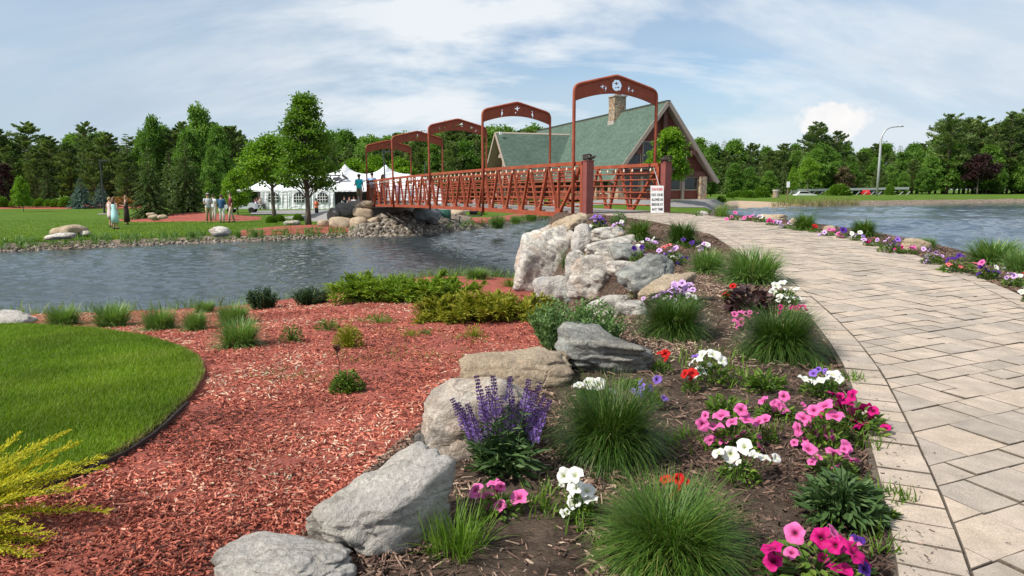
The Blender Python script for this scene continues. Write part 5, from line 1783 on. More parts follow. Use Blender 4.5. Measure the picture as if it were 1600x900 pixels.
# dried flower stalk
g = G(529, 588)
root = thing('dried_stalk', 'dried brown flower stalk behind the round shrub in the mulch', 'dried plant', g)
mb = MB()
mb.tube([(0, 0, 0), (0.01, 0, 0.12), (-0.01, 0, 0.25)], [0.004, 0.004, 0.003], 5)
mb.part('stem', M['dry_leaf'], root)
mb = MB()
for k in range(7):
    a = k * 0.9
    mb.tube([(-0.01, 0, 0.2 + 0.01 * k), (-0.01 + 0.025 * math.cos(a), 0.025 * math.sin(a), 0.25 + 0.006 * k), (-0.01 + 0.03 * math.cos(a), 0.03 * math.sin(a), 0.29)], [0.004, 0.011, 0.002], 5)
mb.part('seed_head', M['dry_leaf'], root)


# purple sage
g = G(788, 742)
root = thing('sage_plant', 'purple sage with upright flower spikes in front of the whitish boulder', 'sage', g)
r = np.random.default_rng(91)
spk = MB()
for lv in range(13):
    z = lv / 12.0
    for k in range(6):
        a = k * 1.047 + lv * 0.5
        q = 0.010 * (1.05 - 0.7 * z)
        c = np.array([q * math.cos(a), q * math.sin(a), z])
        d = np.array([math.cos(a), math.sin(a), 0.9])
        V, F, T = leaves(c[None], d[None], np.array([0.013 * (1.15 - 0.5 * z)]), np.array([0.011]), int(lv * 10 + k), True, tint=np.array([min(1, max(0, (0.75 - 0.7 * z + r.normal(0, 0.15))))]))
        V[:, 2] = z + (V[:, 2] - z) / 0.13
        spk.add(V, F[0], T)
spk.tube([(0, 0, -0.1), (0, 0, 1.0)], [0.0022, 0.0012], 4, 0.1)
SPK = spk.mesh('flower_spike', M['sage_flower'])
spots = [(707, 625), (716, 632), (722, 640), (731, 634), (745, 590), (752, 612), (762, 606), (771, 590), (784, 620), (797, 590), (801, 622), (812, 630), (826, 595), (832, 612), (843, 600), (850, 620), (858, 628), (838, 640), (757, 640), (740, 655), (775, 640), (820, 648), (848, 645)]
stm = MB()
s0 = ppm(g)
for (px, py) in spots:
    fy = g[1] + 0.02 + r.uniform(-0.09, 0.12)
    tip = at_y(px, py, fy) - g
    ln = r.uniform(0.10, 0.17)
    base = np.array([tip[0] * 0.35, tip[1] * 0.4, 0.0])
    dirv = tip - base
    dirv /= np.linalg.norm(dirv)
    o = link('flower_spike', SPK, root, tip - dirv * ln, None, (1, 1, ln))
    o.rotation_mode = 'QUATERNION'
    o.rotation_quaternion = Vector(dirv).to_track_quat('Z', 'Y')
    stm.tube([base, base * 0.5 + (tip - dirv * ln) * 0.5, tip - dirv * ln], [0.003, 0.0025, 0.002], 4, 0.4, False)
    # pairs of leaves up the stem
    for k in range(13):
        f = 0.10 + 0.068 * k
        p = base + (tip - dirv * ln - base) * min(f, 0.95)
        a = r.uniform(0, 6.28)
        for b in (0, math.pi):
            d = np.array([math.cos(a + b), math.sin(a + b), r.uniform(0.1, 0.9)])
            V, F, T = leaves(p[None], d[None], np.array([r.uniform(0.045, 0.075) * (1.25 - 0.6 * f)]), np.array([r.uniform(0.014, 0.024) * (1.2 - 0.5 * f)]), int(r.integers(1e6)))
            off = 0
            for f_ in F:
                stm.F.setdefault(f_.shape[1], []).append(f_ + stm.n)
                stm.T.setdefault(f_.shape[1], []).append(T[off:off + len(f_)])
                off += len(f_)
            stm.V.append(V)
            stm.n += len(V)
for k in range(60):                                   # basal leaves
    a = r.uniform(0, 6.28)
    p = np.array([0.05 * math.cos(a), 0.05 * math.sin(a), r.uniform(0.01, 0.1)]) + np.array([0.03, -0.02, 0]) * r.normal(0, 1)
    d = np.array([math.cos(a), math.sin(a), r.uniform(-0.15, 0.6)])
    V, F, T = leaves(p[None], d[None], np.array([r.uniform(0.065, 0.105)]), np.array([r.uniform(0.022, 0.038)]), int(r.integers(1e6)))
    off = 0
    for f_ in F:
        stm.F.setdefault(f_.shape[1], []).append(f_ + stm.n)
        stm.T.setdefault(f_.shape[1], []).append(T[off:off + len(f_)])
        off += len(f_)
    stm.V.append(V)
    stm.n += len(V)
stm.part('foliage', M['leaf_sage'], root)


# upright blue green shrub made of many leafy stems
def stem_shrub(label, px, py, wpx, hpx, mat, nst, seed, leafL=0.05):
    g = G(px, py)
    s = ppm(g)
    r = np.random.default_rng(seed)
    W, Hh = wpx / s, hpx / s
    pos, dirs = [], []
    mb = MB()
    for k in range(nst):
        a = r.uniform(0, 6.28)
        q = math.sqrt(r.random())
        b = np.array([0.32 * W * q * math.cos(a), 0.25 * W * q * math.sin(a), 0])
        tip = np.array([0.5 * W * q * math.cos(a), 0.34 * W * q * math.sin(a), Hh * r.uniform(0.6, 1.05) * (1 - 0.3 * q * q)])
        mid = (b + tip) / 2 + r.normal(0, 0.01, 3)
        mb.tube([b, mid, tip], [0.004, 0.003, 0.0015], 4, 0.3, False)
        m = int(26 * r.uniform(0.8, 1.2))
        f = np.linspace(0.15, 1.0, m)[:, None]
        pos.append(b + (tip - b) * f)
        aa = np.arange(m) * 2.4 + r.uniform(0, 6)
        dirs.append(np.stack([np.cos(aa), np.sin(aa), r.uniform(0.3, 1.2, m)], 1))
    pos, dirs = np.concatenate(pos), np.concatenate(dirs)
    n = len(pos)
    V, F, T = leaves(pos, dirs, leafL * r.uniform(0.6, 1.2, n), leafL * 0.34 * r.uniform(0.7, 1.2, n), seed, True)
    mb.add(V, F[0], T)
    me = mb.mesh('leafy_shrub', M[mat])
    return tag(link('leafy_shrub', me, None, g - np.array([0, 0, 0.02])), label, 'shrub')


stem_shrub('dark green shrub at the pond edge behind the pond grasses', 411, 483, 50, 36, 'leaf_dark', 70, 702, 0.07)
stem_shrub('dark green shrub at the pond edge left of the big juniper', 487, 476, 62, 28, 'leaf_dark', 80, 703, 0.065)
stem_shrub('upright blue green shrub in front of the rock bank', 900, 545, 158, 84, 'leaf_bluegreen', 120, 701, 0.045)


# spreading junipers: arching branches covered with feathery sprays
def juniper(label, px, py, wpx, hpx, mat, seed, nb=60, dens=60, spray=0.055, name='juniper'):
    g = G(px, py)
    s = ppm(g)
    r = np.random.default_rng(seed)
    W, Hh = wpx / s, hpx / s
    D = min(W * 0.6, 1.9)
    pos, dirs = [], []
    mb = MB()
    for k in range(nb):
        a = r.uniform(0, 6.28)
        q = r.uniform(0.25, 1.0)
        c0 = np.array([r.uniform(-0.34, 0.34) * W, r.uniform(-0.22, 0.22) * D, 0.02])
        tip = c0 + np.array([0.24 * W * q * math.cos(a), 0.34 * D * q * math.sin(a), Hh * r.uniform(0.15, 0.95) * (1.1 - 0.6 * q)])
        mid = (c0 + tip) / 2 + np.array([0, 0, Hh * 0.25])
        pts = [c0, mid, tip, tip + (tip - mid) * 0.18 + np.array([0, 0, -0.02])]
        mb.tube(pts, [0.008, 0.006, 0.004, 0.002], 4, 0.1, False)
        m = dens
        f = r.uniform(0.12, 1.0, m)
        pp = np.where(f[:, None] < 0.5, c0 + (mid - c0) * f[:, None] * 2, mid + (tip - mid) * (f[:, None] - 0.5) * 2)
        axis = (tip - mid) / np.linalg.norm(tip - mid)
        for j in range(m):
            d0 = axis + r.normal(0, 0.55, 3) + np.array([0, 0, 0.25])
            d0 /= np.linalg.norm(d0)
            tw = r.uniform(0.08, 0.16)
            for q_ in (0.25, 0.5, 0.75, 1.0):
                for sd in (-1, 1):
                    pos.append(pp[j] + d0 * tw * q_)
                    dirs.append(d0 + sd * 0.7 * np.cross(d0, (0.1, 0.2, 1.0)) + r.normal(0, 0.2, 3))
    pos, dirs = np.array(pos), np.array(dirs)
    n = len(pos)
    zt = np.clip(pos[:, 2] / Hh, 0, 1)
    V, F, T = leaves(pos, dirs, spray * r.uniform(0.7, 1.4, n), spray * 0.3 * r.uniform(0.7, 1.3, n), seed, True, tint=np.clip(r.normal(0.5, 0.25, n), 0, 1))
    mb.add(V, F[0], T)
    return tag(link(name, mb.mesh(name, M[mat]), None, g), label, 'juniper')


juniper('big spreading green juniper at the pond edge', 630, 470, 230, 42, 'leaf_juniper', 711, 110, 30, 0.085)
juniper('spreading golden juniper in front of the rock bank', 748, 499, 225, 36, 'leaf_juniper_gold', 712, 100, 30, 0.07)

# bright yellow juniper reaching in from the left: each branch a part
base = G(-110, 850)
root = thing('yellow_juniper', 'bright yellow juniper reaching in at the lower left corner', 'juniper', base)
r = np.random.default_rng(95)
tips = [(92, 684, 0.1), (60, 697, 0.25), (148, 722, 0.0), (100, 740, 0.2), (150, 735, 0.3), (85, 765, -0.1), (112, 768, 0.05), (70, 800, 0.1), (150, 800, 0.0), (105, 858, -0.15), (60, 835, -0.25), (95, 905, -0.3), (40, 870, -0.3), (30, 720, 0.3), (20, 780, 0.0), (45, 750, -0.1), (30, 815, -0.2), (-20, 700, 0.2), (-30, 760, 0), (-20, 840, -0.2), (20, 690, 0.1), (75, 722, 0.05), (55, 775, 0.1), (110, 700, 0.2), (45, 850, -0.1), (80, 845, 0.0), (15, 740, 0.0), (10, 835, 0.1)]
for (px, py, dy) in tips:
    tip = at_y(px, py, base[1] + 0.15 + dy) - base
    mb = MB()
    c0 = np.array([r.normal(0, 0.05), r.normal(0, 0.05), 0.05])
    mid = c0 + (tip - c0) * 0.5 + np.array([0, 0, 0.06])
    tpts = []
    for f in np.linspace(0, 1, 12):
        tpts.append((1 - f) ** 2 * c0 + 2 * f * (1 - f) * mid + f * f * (tip + np.array([0, 0, 0.0])))
    tpts = np.array(tpts)
    tpts = c0 + (tpts - c0) * 1.06
    mb.tube(tpts, np.linspace(0.006, 0.0016, 12), 5, 0.05, False)
    pos, dirs, tts = [], [], []
    ax = np.gradient(tpts, axis=0)
    Lb = np.linalg.norm(tip - c0)
    nt = int(Lb / 0.0075)
    for j in range(nt):
        f = 0.30 + 0.70 * j / nt
        i = min(int(f * 11), 10)
        p = tpts[i] + (tpts[i + 1] - tpts[i]) * (f * 11 - i)
        a_ = ax[i] / np.linalg.norm(ax[i])
        sdv = np.cross(a_, (0, 0, 1.0))
        sdv /= np.linalg.norm(sdv) + 1e-9
        sgn = 1 if j % 2 else -1
        d = a_ * 1.15 + sdv * sgn * r.uniform(0.35, 0.9) + np.array([0, 0, r.uniform(-0.25, 0.7)])
        d /= np.linalg.norm(d)
        tl = (0.03 + 0.06 * (1 - (f - 0.3) / 0.7)) * r.uniform(0.5, 1.3)
        m = max(4, int(tl / 0.0045))
        for q in range(m):
            pos.append(p + d * tl * q / m)
            dirs.append(d + r.normal(0, 0.33, 3))
            tts.append(np.clip(0.2 + 0.6 * q / m + 0.3 * (f - 0.5) + r.normal(0, 0.15), 0, 1))
    n = len(pos)
    V, F, T = leaves(np.array(pos), np.array(dirs), r.uniform(0.010, 0.017, n), r.uniform(0.0035, 0.006, n), 96, True, tint=np.array(tts))
    mb.add(V, F[0], T)
    mb.part('branch', M['leaf_yellow'], root)
# ------------------------------------------------------------------ lettering and cut plates
def curve_to_mesh(cu, name, mat):
    o = bpy.data.objects.new('tmp', cu)
    COL.objects.link(o)
    dg = bpy.context.evaluated_depsgraph_get()
    me = bpy.data.meshes.new_from_object(o.evaluated_get(dg))
    bpy.data.objects.remove(o)
    me.name = name
    me.materials.clear()
    me.materials.append(mat)
    return me


def text_mesh(body, size, mat, name, depth=0.002, bold=0.0):
    cu = bpy.data.curves.new(name, 'FONT')
    cu.body = body
    cu.size = size
    cu.align_x, cu.align_y = 'CENTER', 'CENTER'
    cu.extrude = depth
    cu.offset = bold
    cu.resolution_u = 2
    return curve_to_mesh(cu, name, mat)


def plate_mesh(loops, thick, mat, name):
    cu = bpy.data.curves.new(name, 'CURVE')
    cu.dimensions = '2D'
    cu.fill_mode = 'BOTH'
    cu.extrude = thick / 2
    for lp in loops:
        sp = cu.splines.new('POLY')
        sp.points.add(len(lp) - 1)
        for p_, q_ in zip(sp.points, lp):
            p_.co = (q_[0], q_[1], 0, 1)
        sp.use_cyclic_u = True
    return curve_to_mesh(cu, name, mat)


# ------------------------------------------------------------------ footbridge
BL, BW = 24.8, 2.52
bd = np.array([-0.423, 0.906, 0.0])
bp = np.array([0.906, 0.423, 0.0])
A0 = np.array([1.92, 18.73, 0.0])


def zb(s):
    f = s / BL
    return 0.33 - 0.23 * f + 0.30 * f * (1 - f)


def BP(s, c, z):
    """bridge coordinates: s along, c across (0 left truss, BW right), z above the bottom chord"""
    v = A0 + bd * s + bp * c
    return np.array([v[0], v[1], zb(s) + z])


bo = A0 + bp * BW / 2
bridge = thing('footbridge', 'long rust red steel truss footbridge with five arches crossing the pond', 'bridge', (bo[0], bo[1], zb(0)))
BO = np.array([bo[0], bo[1], zb(0)])


def bpart(name, mb, mat='rust', parent=None, smooth=False):
    for k in range(len(mb.V)):
        mb.V[k] = mb.V[k] - BO
    return mb.part(name, M[mat], parent or bridge, smooth)


TH = 1.42
ns = 21
sg = np.linspace(0, BL, ns)
for c in (0, BW):
    for nm, z, wd_, ht in (('bottom_chord', 0.0, 0.13, 0.13), ('top_chord', TH, 0.10, 0.10)):
        mb = MB()
        for a, b in zip(sg[:-1], sg[1:]):
            mb.bar(BP(a, c, z), BP(b, c, z), wd_, ht)
        bpart(nm, mb)
    for s in (0.0, BL):
        mb = MB()
        mb.bar(BP(s, c, 0.0651), BP(s, c, TH - 0.051), 0.11, 0.11, up=bd)
        bpart('end_post', mb)
    # Warren web: first and last bays are wider and have an upright
    bott = [1.35] + list(np.linspace(2.62, BL - 2.62, 17)) + [BL - 1.35]
    tops = [0.06] + [(a + b) / 2 for a, b in zip(bott[:-1], bott[1:])] + [BL - 0.06]
    for i, s in enumerate(bott):
        for tp in (tops[i], tops[i + 1]):
            mb = MB()
            sgn = 0.16 if tp > s else -0.16
            mb.bar(BP(s + sgn * 0.5, c, 0.067), BP(tp - sgn * 0.2, c, TH - 0.052), 0.07, 0.075, up=bp)
            bpart('brace', mb)
        if i in (0, len(bott) - 1):
            mb = MB()
            mb.bar(BP(s, c, 0.066), BP(s, c, TH - 0.051), 0.06, 0.06, up=bd)
            bpart('upright', mb)
        mb = MB()
        q0 = BP(s, c, 0.12)
        mb.box(q0, (0.30, 0.09, 0.12), rz=math.atan2(bd[1], bd[0]))
        bpart('gusset', mb)
    for k in range(6):
        mb = MB()
        cc = c + (0.062 if c == 0 else -0.062)
        pts = np.array([BP(s, cc, 0.26 + 0.185 * k) for s in sg])
        mb.tube(pts, 0.021, 6)
        bpart('hand_rail' if k == 5 else 'safety_rail', mb)
mb = MB()
for a, b in zip(sg[:-1], sg[1:]):
    mb.bar(BP(a, BW / 2, 0.08), BP(b, BW / 2, 0.08), BW - 0.28, 0.05)
bpart('deck', mb, 'deck')
for s in np.arange(1.35, BL, 2.45):
    mb = MB()
    mb.bar(BP(s, 0.07, 0.0), BP(s, BW - 0.07, 0.0), 0.09, 0.10)
    bpart('floor_beam', mb)
for c in (0.02, BW - 0.02):
    mb = MB()
    q0 = BP(-0.05, c, -0.13)
    mb.box(q0, (0.36, 0.3, 0.12), rz=math.atan2(bd[1], bd[0]))
    bpart('bearing_shoe', mb, 'concrete')


def blob(pts, cx, cy, sx, sy=None):
    sy = sx if sy is None else sy
    return [(cx + a * sx, cy + b * sy) for a, b in pts]


BIRD = [(-1, .1), (-.55, .25), (-.2, .15), (-.1, .8), (.15, 1), (.2, .35), (.45, .3), (.7, .55), (1, .5), (.75, .3), (.5, .05), (.2, -.1), (.35, -.6), (.1, -.75), (-.1, -.25), (-.5, -.1)]
HERON = [(-.3, -1), (-.1, -1), (0, -.4), (.25, -.3), (.45, .1), (.3, .35), (.1, .4), (.1, .75), (.45, .85), (.1, 1), (-.12, .9), (-.15, .45), (-.4, .1), (-.45, -.4), (-.2, -.5)]
DEER = [(-1, -.2), (-.7, .1), (-.1, .2), (.3, .35), (.45, .9), (.6, .55), (.9, 1), (.75, .4), (1, .25), (.7, .15), (.5, -.1), (.9, -.5), (.75, -.6), (.25, -.15), (-.4, -.15), (-.75, -.8), (-.9, -.7), (-.7, -.25)]
LEAFY = [(-.5, -.9), (-.1, -.3), (-.6, -.1), (-.7, .3), (-.2, .2), (-.3, .8), (.1, 1), (.2, .4), (.6, .6), (.6, .1), (.2, -.1), (.4, -.6), (.1, -.5), (-.2, -1)]


def circ(cx, cy, rr, n=24, wob=0.0):
    return [(cx + rr * (1 + wob * math.cos(9 * 2 * math.pi * k / n * 1.0)) * math.cos(2 * math.pi * k / n), cy + rr * (1 + wob * math.sin(7 * 2 * math.pi * k / n)) * math.sin(2 * math.pi * k / n)) for k in range(n)]


def arch(s, kind):
    hw = BW / 2 + 0.10
    outer = [(-hw, 3.17)]
    corner = [(-hw, 3.42), (-hw + 0.015, 3.51), (-hw + 0.06, 3.58), (-hw + 0.14, 3.625), (-hw + 0.24, 3.655)]
    outer += corner + [(-0.12, 3.90), (0.0, 3.92), (0.12, 3.90)] + [(-a, b) for a, b in corner[::-1]] + [(hw, 3.17)]
    for k in range(1, 16):
        a = hw - 2 * hw * k / 16
        outer.append((a, 3.17 + 0.27 * math.cos(a / hw * math.pi / 2) ** 0.9))
    loops = [outer]
    if kind == 0:
        loops += [circ(0, 3.665, 0.155, 36, 0.05), blob(BIRD, -0.02, 3.715, 0.09, 0.05), blob(DEER, 0.01, 3.61, 0.08, 0.034),
                  blob(BIRD, -0.47, 3.60, 0.075), blob(LEAFY, -0.36, 3.56, 0.05, 0.075), blob(LEAFY, 0.40, 3.60, 0.055, 0.085), blob(BIRD, 0.52, 3.55, 0.06)]
    elif kind == 1:
        loops += [blob(BIRD, 0.0, 3.70, 0.12, 0.10), blob(LEAFY, -0.06, 3.56, 0.05, 0.035), blob(HERON, -0.60, 3.52, 0.08, 0.14), blob([(-a, b) for a, b in HERON][::-1], 0.62, 3.52, 0.08, 0.14)]
    elif kind == 2:
        loops += [blob(DEER, 0.08, 3.68, 0.17, 0.13), blob(LEAFY, -0.22, 3.58, 0.10, 0.07), blob(BIRD, -0.85, 3.47, 0.07), blob(LEAFY, -0.62, 3.54, 0.05), blob(BIRD, 0.62, 3.55, 0.09), blob(LEAFY, 0.85, 3.47, 0.06)]
    elif kind == 3:
        loops += [blob(HERON, 0.0, 3.66, 0.08, 0.13), blob(LEAFY, -0.5, 3.56, 0.07), blob(BIRD, 0.5, 3.57, 0.08)]
    else:
        loops += [blob(BIRD, 0.0, 3.67, 0.11), blob(DEER, -0.55, 3.54, 0.08), blob(DEER, 0.55, 3.54, 0.08)]
    DROP = 0.09
    loops = [[(a, b - DROP) for a, b in lp] for lp in loops]
    pl_ = plate_mesh(loops, 0.014, M['rust'], 'panel')
    # frame tube
    path = [(-hw, -0.12), (-hw, 1.6)] + [(-hw, 3.0)] + corner + [(-0.12, 3.90), (0.0, 3.92), (0.12, 3.90)] + [(-a, b) for a, b in corner[::-1]] + [(hw, 3.0), (hw, 1.6), (hw, -0.12)]
    mb = MB()
    pts = np.array([BP(s, BW / 2, 0) + bp * a + np.array([0, 0, b - (DROP if b > 2 else 0)]) for a, b in path])
    mb.tube(pts, 0.046, 8)
    fr = bpart('arch', mb, 'rust', None, True)
    o = link('panel', pl_, fr)
    Mx = Matrix(((bp[0], 0, -bd[0], 0), (bp[1], 0, -bd[1], 0), (0, 1, 0, 0), (0, 0, 0, 1)))
    pos = BP(s, BW / 2, 0) - BO
    o.matrix_local = Matrix.Translation(Vector(pos)) @ Mx


for s, k in zip((0.35, 6.8, 12.9, 18.9, 24.7), range(5)):
    arch(s, k)

# gate posts at the near end, a cable coil on each, and the notice
ang_b = math.atan2(bd[1], bd[0]) - math.pi / 2
for px_, lb in ((924.5, 'left'), (1024.5, 'right')):
    s_, c_ = -0.30, (-0.02 if lb == 'left' else BW + 0.02)
    v = A0 + bd * s_ + bp * c_
    g0 = float(H(v[0], v[1]))
    root = thing('gate_post', f'square brown gate post at the {lb} side of the bridge entrance' + (', sign leaning on it' if lb == 'right' else ', above the purple petunias'), 'post', (v[0], v[1], g0), ang_b)
    mb = MB()
    mb.box((0, 0, 0.66), (0.215, 0.215, 1.46))
    mb.part('shaft', M['post'], root)
    mb = MB()
    mb.box((0, 0, 1.405), (0.245, 0.245, 0.03))
    mb.part('cap', M['post'], root)
    rr_ = np.random.default_rng(5 + int(px_))
    coil = thing('light_string_coil', f'dark bundle of spare light string lying on the {lb} gate post', 'cable coil', (v[0], v[1], g0 + 1.42), ang_b)
    for k in range(6):
        mb = MB()
        aa = np.linspace(0, 6.283, 17)
        cx_, cy_ = rr_.normal(0, 0.05, 2)
        pts = np.stack([cx_ + (0.11 + 0.02 * k % 0.04) * np.cos(aa), cy_ + 0.09 * np.sin(aa), 0.02 + 0.022 * k + 0.03 * np.sin(aa * 2 + k)], 1)
        mb.tube(pts, 0.014, 5)
        mb.part('loop', M['cable'], coil)

# string lights under the top chords
for c, lb in ((-0.075, 'outer side of the near left'), (BW + 0.0, 'far right')):
    root = thing('light_string', f'string of frosted bulbs hung along the {lb} bridge rail', 'string lights', BP(0, c, 0))
    r0 = BP(0, c, 0)
    off = -0.0 if c < 0 else -0.075
    ss2 = np.linspace(0.1, BL - 0.1, 113)
    pts = np.array([BP(s, c + off, TH - 0.085 - 0.03 * abs(math.sin(s / 0.45 * math.pi / 2))) for s in ss2])
    mb = MB()
    mb.tube(pts - r0, 0.007, 4)
    mb.part('cable', M['cable'], root)
    bm_ = MB()
    bm_.tube([(0, 0, 0), (0, 0, -0.03), (0, 0, -0.055), (0, 0, -0.085), (0, 0, -0.105)], [0.014, 0.016, 0.032, 0.030, 0.008], 6)
    bmesh_ = bm_.mesh('bulb', M['bulb'], True)
    for s in np.arange(0.3, BL, 0.45):
        q0 = BP(s, c + off, TH - 0.09) - r0
        link('bulb', bmesh_, root, q0)

# the notice leaning on the right gate post
v = A0 + bd * (-0.44) + bp * (BW - 0.35)
gz = float(H(v[0], v[1]))
sign = thing('warning_sign', 'white danger notice leaning against the right gate post', 'sign', (v[0], v[1], gz), ang_b + R(-22))
sw, sh = 0.37, 0.76
tl = R(8)
Mt = Matrix.Rotation(-tl, 4, 'X')
mb = MB()
mb.box((0, 0, sh / 2), (sw, 0.012, sh))
o = mb.part('board', M['sign_white'], sign)
o.matrix_local = Mt
for k, (txt, mat_, sz, zz_) in enumerate([('DANGER', 'sign_red', 0.098, 0.655), ('NO ONE', 'sign_black', 0.094, 0.50), ('ALLOWED ON', 'sign_black', 0.094, 0.365), ('BRIDGE AT', 'sign_black', 0.094, 0.23), ('ANY TIME', 'sign_black', 0.094, 0.095)]):
    me = text_mesh(txt, sz, M[mat_], 'lettering', 0.001, 0.002)
    o = link('lettering', me, sign)
    xs = [v_.co.x for v_ in me.vertices]
    fx = min(1.0, (sw - 0.05) / (max(xs) - min(xs)))
    o.matrix_local = Mt @ Matrix.Translation((0, -0.0085, zz_)) @ Matrix.Rotation(math.pi / 2, 4, 'X') @ Matrix.Diagonal((fx, 1.1, 1, 1))

# loose pale cables at the gate posts
for (pts, lb) in (([BP(-0.16, 0.0, 1.30), BP(-0.2, -0.03, 0.8), BP(-0.24, -0.08, 0.3), BP(-0.4, -0.1, 0.05)], 'pale cable hanging down beside the left gate post'),
                  ([BP(-0.12, BW - 0.28, 1.33), BP(-0.2, BW - 0.24, 1.1), BP(-0.33, BW - 0.22, 0.80)], 'pale cable running from the rail down to the notice')):
    p0 = np.array(pts[0])
    mb = MB()
    mb.tube(np.array(pts) - p0, 0.012, 5)
    o = mb.part('power_cable', M['galv'])
    o.location = p0
    tag(o, lb, 'cable')

# far abutment
q = BP(BL + 0.2, BW / 2, 0)
root = thing('bridge_abutment', 'concrete abutment carrying the far bridge end above the cobbles', 'abutment', (q[0], q[1], -1.2), ang_b)
mb = MB()
mb.box((0, 0, 0.56), (4.6, 1.3, 1.26))
mb.part('seat', M['concrete'], root)
mb = MB()
mb.box((0, 0.9, 0.72), (4.6, 0.45, 1.7))
mb.part('back_wall', M['concrete'], root)

# stone tongue of ground that carries the path at the near end
q = BP(-0.1, BW / 2, 0)
root = thing('concrete_footing', 'concrete footing under the near bridge end', 'abutment', (q[0], q[1], -1.5), ang_b)
mb = MB()
mb.box((0, 0.1, 0.75), (3.4, 0.5, 1.75))
mb.part('seat', M['concrete'], root)

# far approach ground behind the abutment: earth ramp up to deck level
q = BP(BL + 1.2, BW / 2, 0)
mb = MB()
nx_, ny_ = 9, 14
V = []
for j in range(ny_):
    for i in range(nx_):
        u, v_ = (i / (nx_ - 1) - 0.5) * 2, j / (ny_ - 1)
        P3 = A0 + bd * (BL + 1.1 + 15 * v_) + bp * (BW / 2 + u * (3.2 + 3 * v_))
        zt = np.interp(v_, [0, 0.3, 1], [0.10, -0.1, -1.02]) * (1 - abs(u) ** 3) + (-1.25) * abs(u) ** 3
        V.append((P3[0], P3[1], max(zt, float(Hf(P3[0], P3[1])) - 0.05)))
F = [(j * nx_ + i, j * nx_ + i + 1, (j + 1) * nx_ + i + 1, (j + 1) * nx_ + i) for j in range(ny_ - 1) for i in range(nx_ - 1)]
structure('ramp', mesh_np('ramp', V, np.array(F), M['asphalt'], True))

# netting draped over rubble right of the abutment
g = at_y(664, 347, 39.5)
root_m = boulder_mesh(171, (1.7, 1.6, 1.15), 4, M['tarp'], 7, 1.3)
o = link('netting', root_m, None, (g[0], g[1] + 0.6, g[2] + 0.42))
tag(o, 'grey netting draped over rubble right of the far abutment', 'netting')
boulder('dark boulder at the foot of the grey netting', 678, 349, 16, 12, 'rock_dark', 172, Y=39.2, sub=3)
# green tank lying half hidden under the bridge
g = at_y(694, 347, 43)
root = thing('green_tank', 'dark green plastic tank under the bridge between netting and round boulder', 'tank', g)
mb = MB()
mb.tube([(-0.42, 0, 0.38), (-0.40, 0, 0.38), (0.40, 0, 0.38), (0.42, 0, 0.38)], [0.30, 0.40, 0.40, 0.30], 16)
mb.part('barrel', M['green_plastic'], root, True)
for x_ in (-0.25, 0.25):
    mb = MB()
    mb.tube([(x_ - 0.02, 0, 0.38), (x_ + 0.02, 0, 0.38)], [0.42, 0.42], 16)
    mb.part('rib', M['green_plastic'], root)
mb = MB()
mb.box((0, 0, 0.0), (0.7, 0.6, 0.06))
mb.part('cradle', M['dark_metal'], root)
# pump equipment right of the round boulder
g = at_y(741, 338, 45)
root = thing('pump', 'dark pump with hose right of the round tan boulder under the bridge', 'pump', g)
mb = MB()
mb.tube([(-0.3, 0, 0.3), (0.15, 0, 0.3), (0.2, 0, 0.3)], [0.2, 0.2, 0.1], 12)
mb.part('motor', M['black'], root)
mb = MB()
mb.tube([(0.2, 0, 0.3), (0.4, 0, 0.5), (0.5, 0, 0.2), (0.45, 0, 0.0)], 0.06, 8)
mb.part('hose', M['black'], root)
mb = MB()
mb.box((0, 0, 0.03), (0.8, 0.4, 0.06))
mb.part('base_frame', M['dark_metal'], root)
# two thin garden lanterns on the mulch bank
for px_, py_, lb in ((712, 345, 'small dark garden lamp on the mulch bank left of the weed'), (718, 349, 'second small dark garden lamp nearer the water on the mulch bank')):
    g = Gf(px_, py_)
    root = thing('garden_lamp', lb, 'lamp', g)
    mb = MB()
    mb.tube([(0, 0, 0), (0, 0, 0.35)], 0.025, 6)
    mb.part('stake', M['dark_metal'], root)
    mb = MB()
    mb.tube([(0, 0, 0.35), (0, 0, 0.40), (0, 0, 0.44)], [0.12, 0.10, 0.03], 8)
    mb.part('shade', M['dark_metal'], root)

# ------------------------------------------------------------------ lodge
LU, LW = np.array([-0.319, 0.948, 0.0]), np.array([0.948, 0.319, 0.0])
AP = at_y(1045, 157, 78.0)
GZ = float(Hf(AP[0], AP[1])) - 0.05
AZ = AP[2] - GZ                          # apex height above the ground
HWD, SLP = 6.54, 1.284
RL = 41.0
lodge = thing('lodge', 'timber lodge with steep green shingle roof and stone chimney behind the bridge', 'building', (AP[0], AP[1], GZ), math.atan2(LW[1], LW[0]))
# local frame: x across the front gable, y into the building, z up; front gable wall at y = 1.0


def roof_slab(name, P4, thick, parent, mat='shingle'):
    """P4: eave0, eave1, ridge1, ridge0; thickness downwards"""
    P4 = np.asarray(P4, float)
    n_ = np.cross(P4[1] - P4[0], P4[3] - P4[0])
    n_ /= np.linalg.norm(n_)
    if n_[2] < 0:
        n_ = -n_
    V = np.concatenate([P4, P4 - n_ * thick])
    F = np.array([[0, 1, 2, 3], [7, 6, 5, 4], [0, 4, 5, 1], [1, 5, 6, 2], [2, 6, 7, 3], [3, 7, 4, 0]])
    me = mesh_np(name, V, F, [M[mat], M['trim']], midx=[0, 1, 1, 1, 1, 1])
    uvl = me.uv_layers.new(name='UVMap')
    e = (P4[1] - P4[0]) / np.linalg.norm(P4[1] - P4[0])
    sl = np.cross(n_, e)
    co = V[F.ravel()] - P4[0]
    uvl.data.foreach_set('uv', np.stack([co @ e, co @ sl], 1).ravel().astype(np.float32))
    return link(name, me, parent)


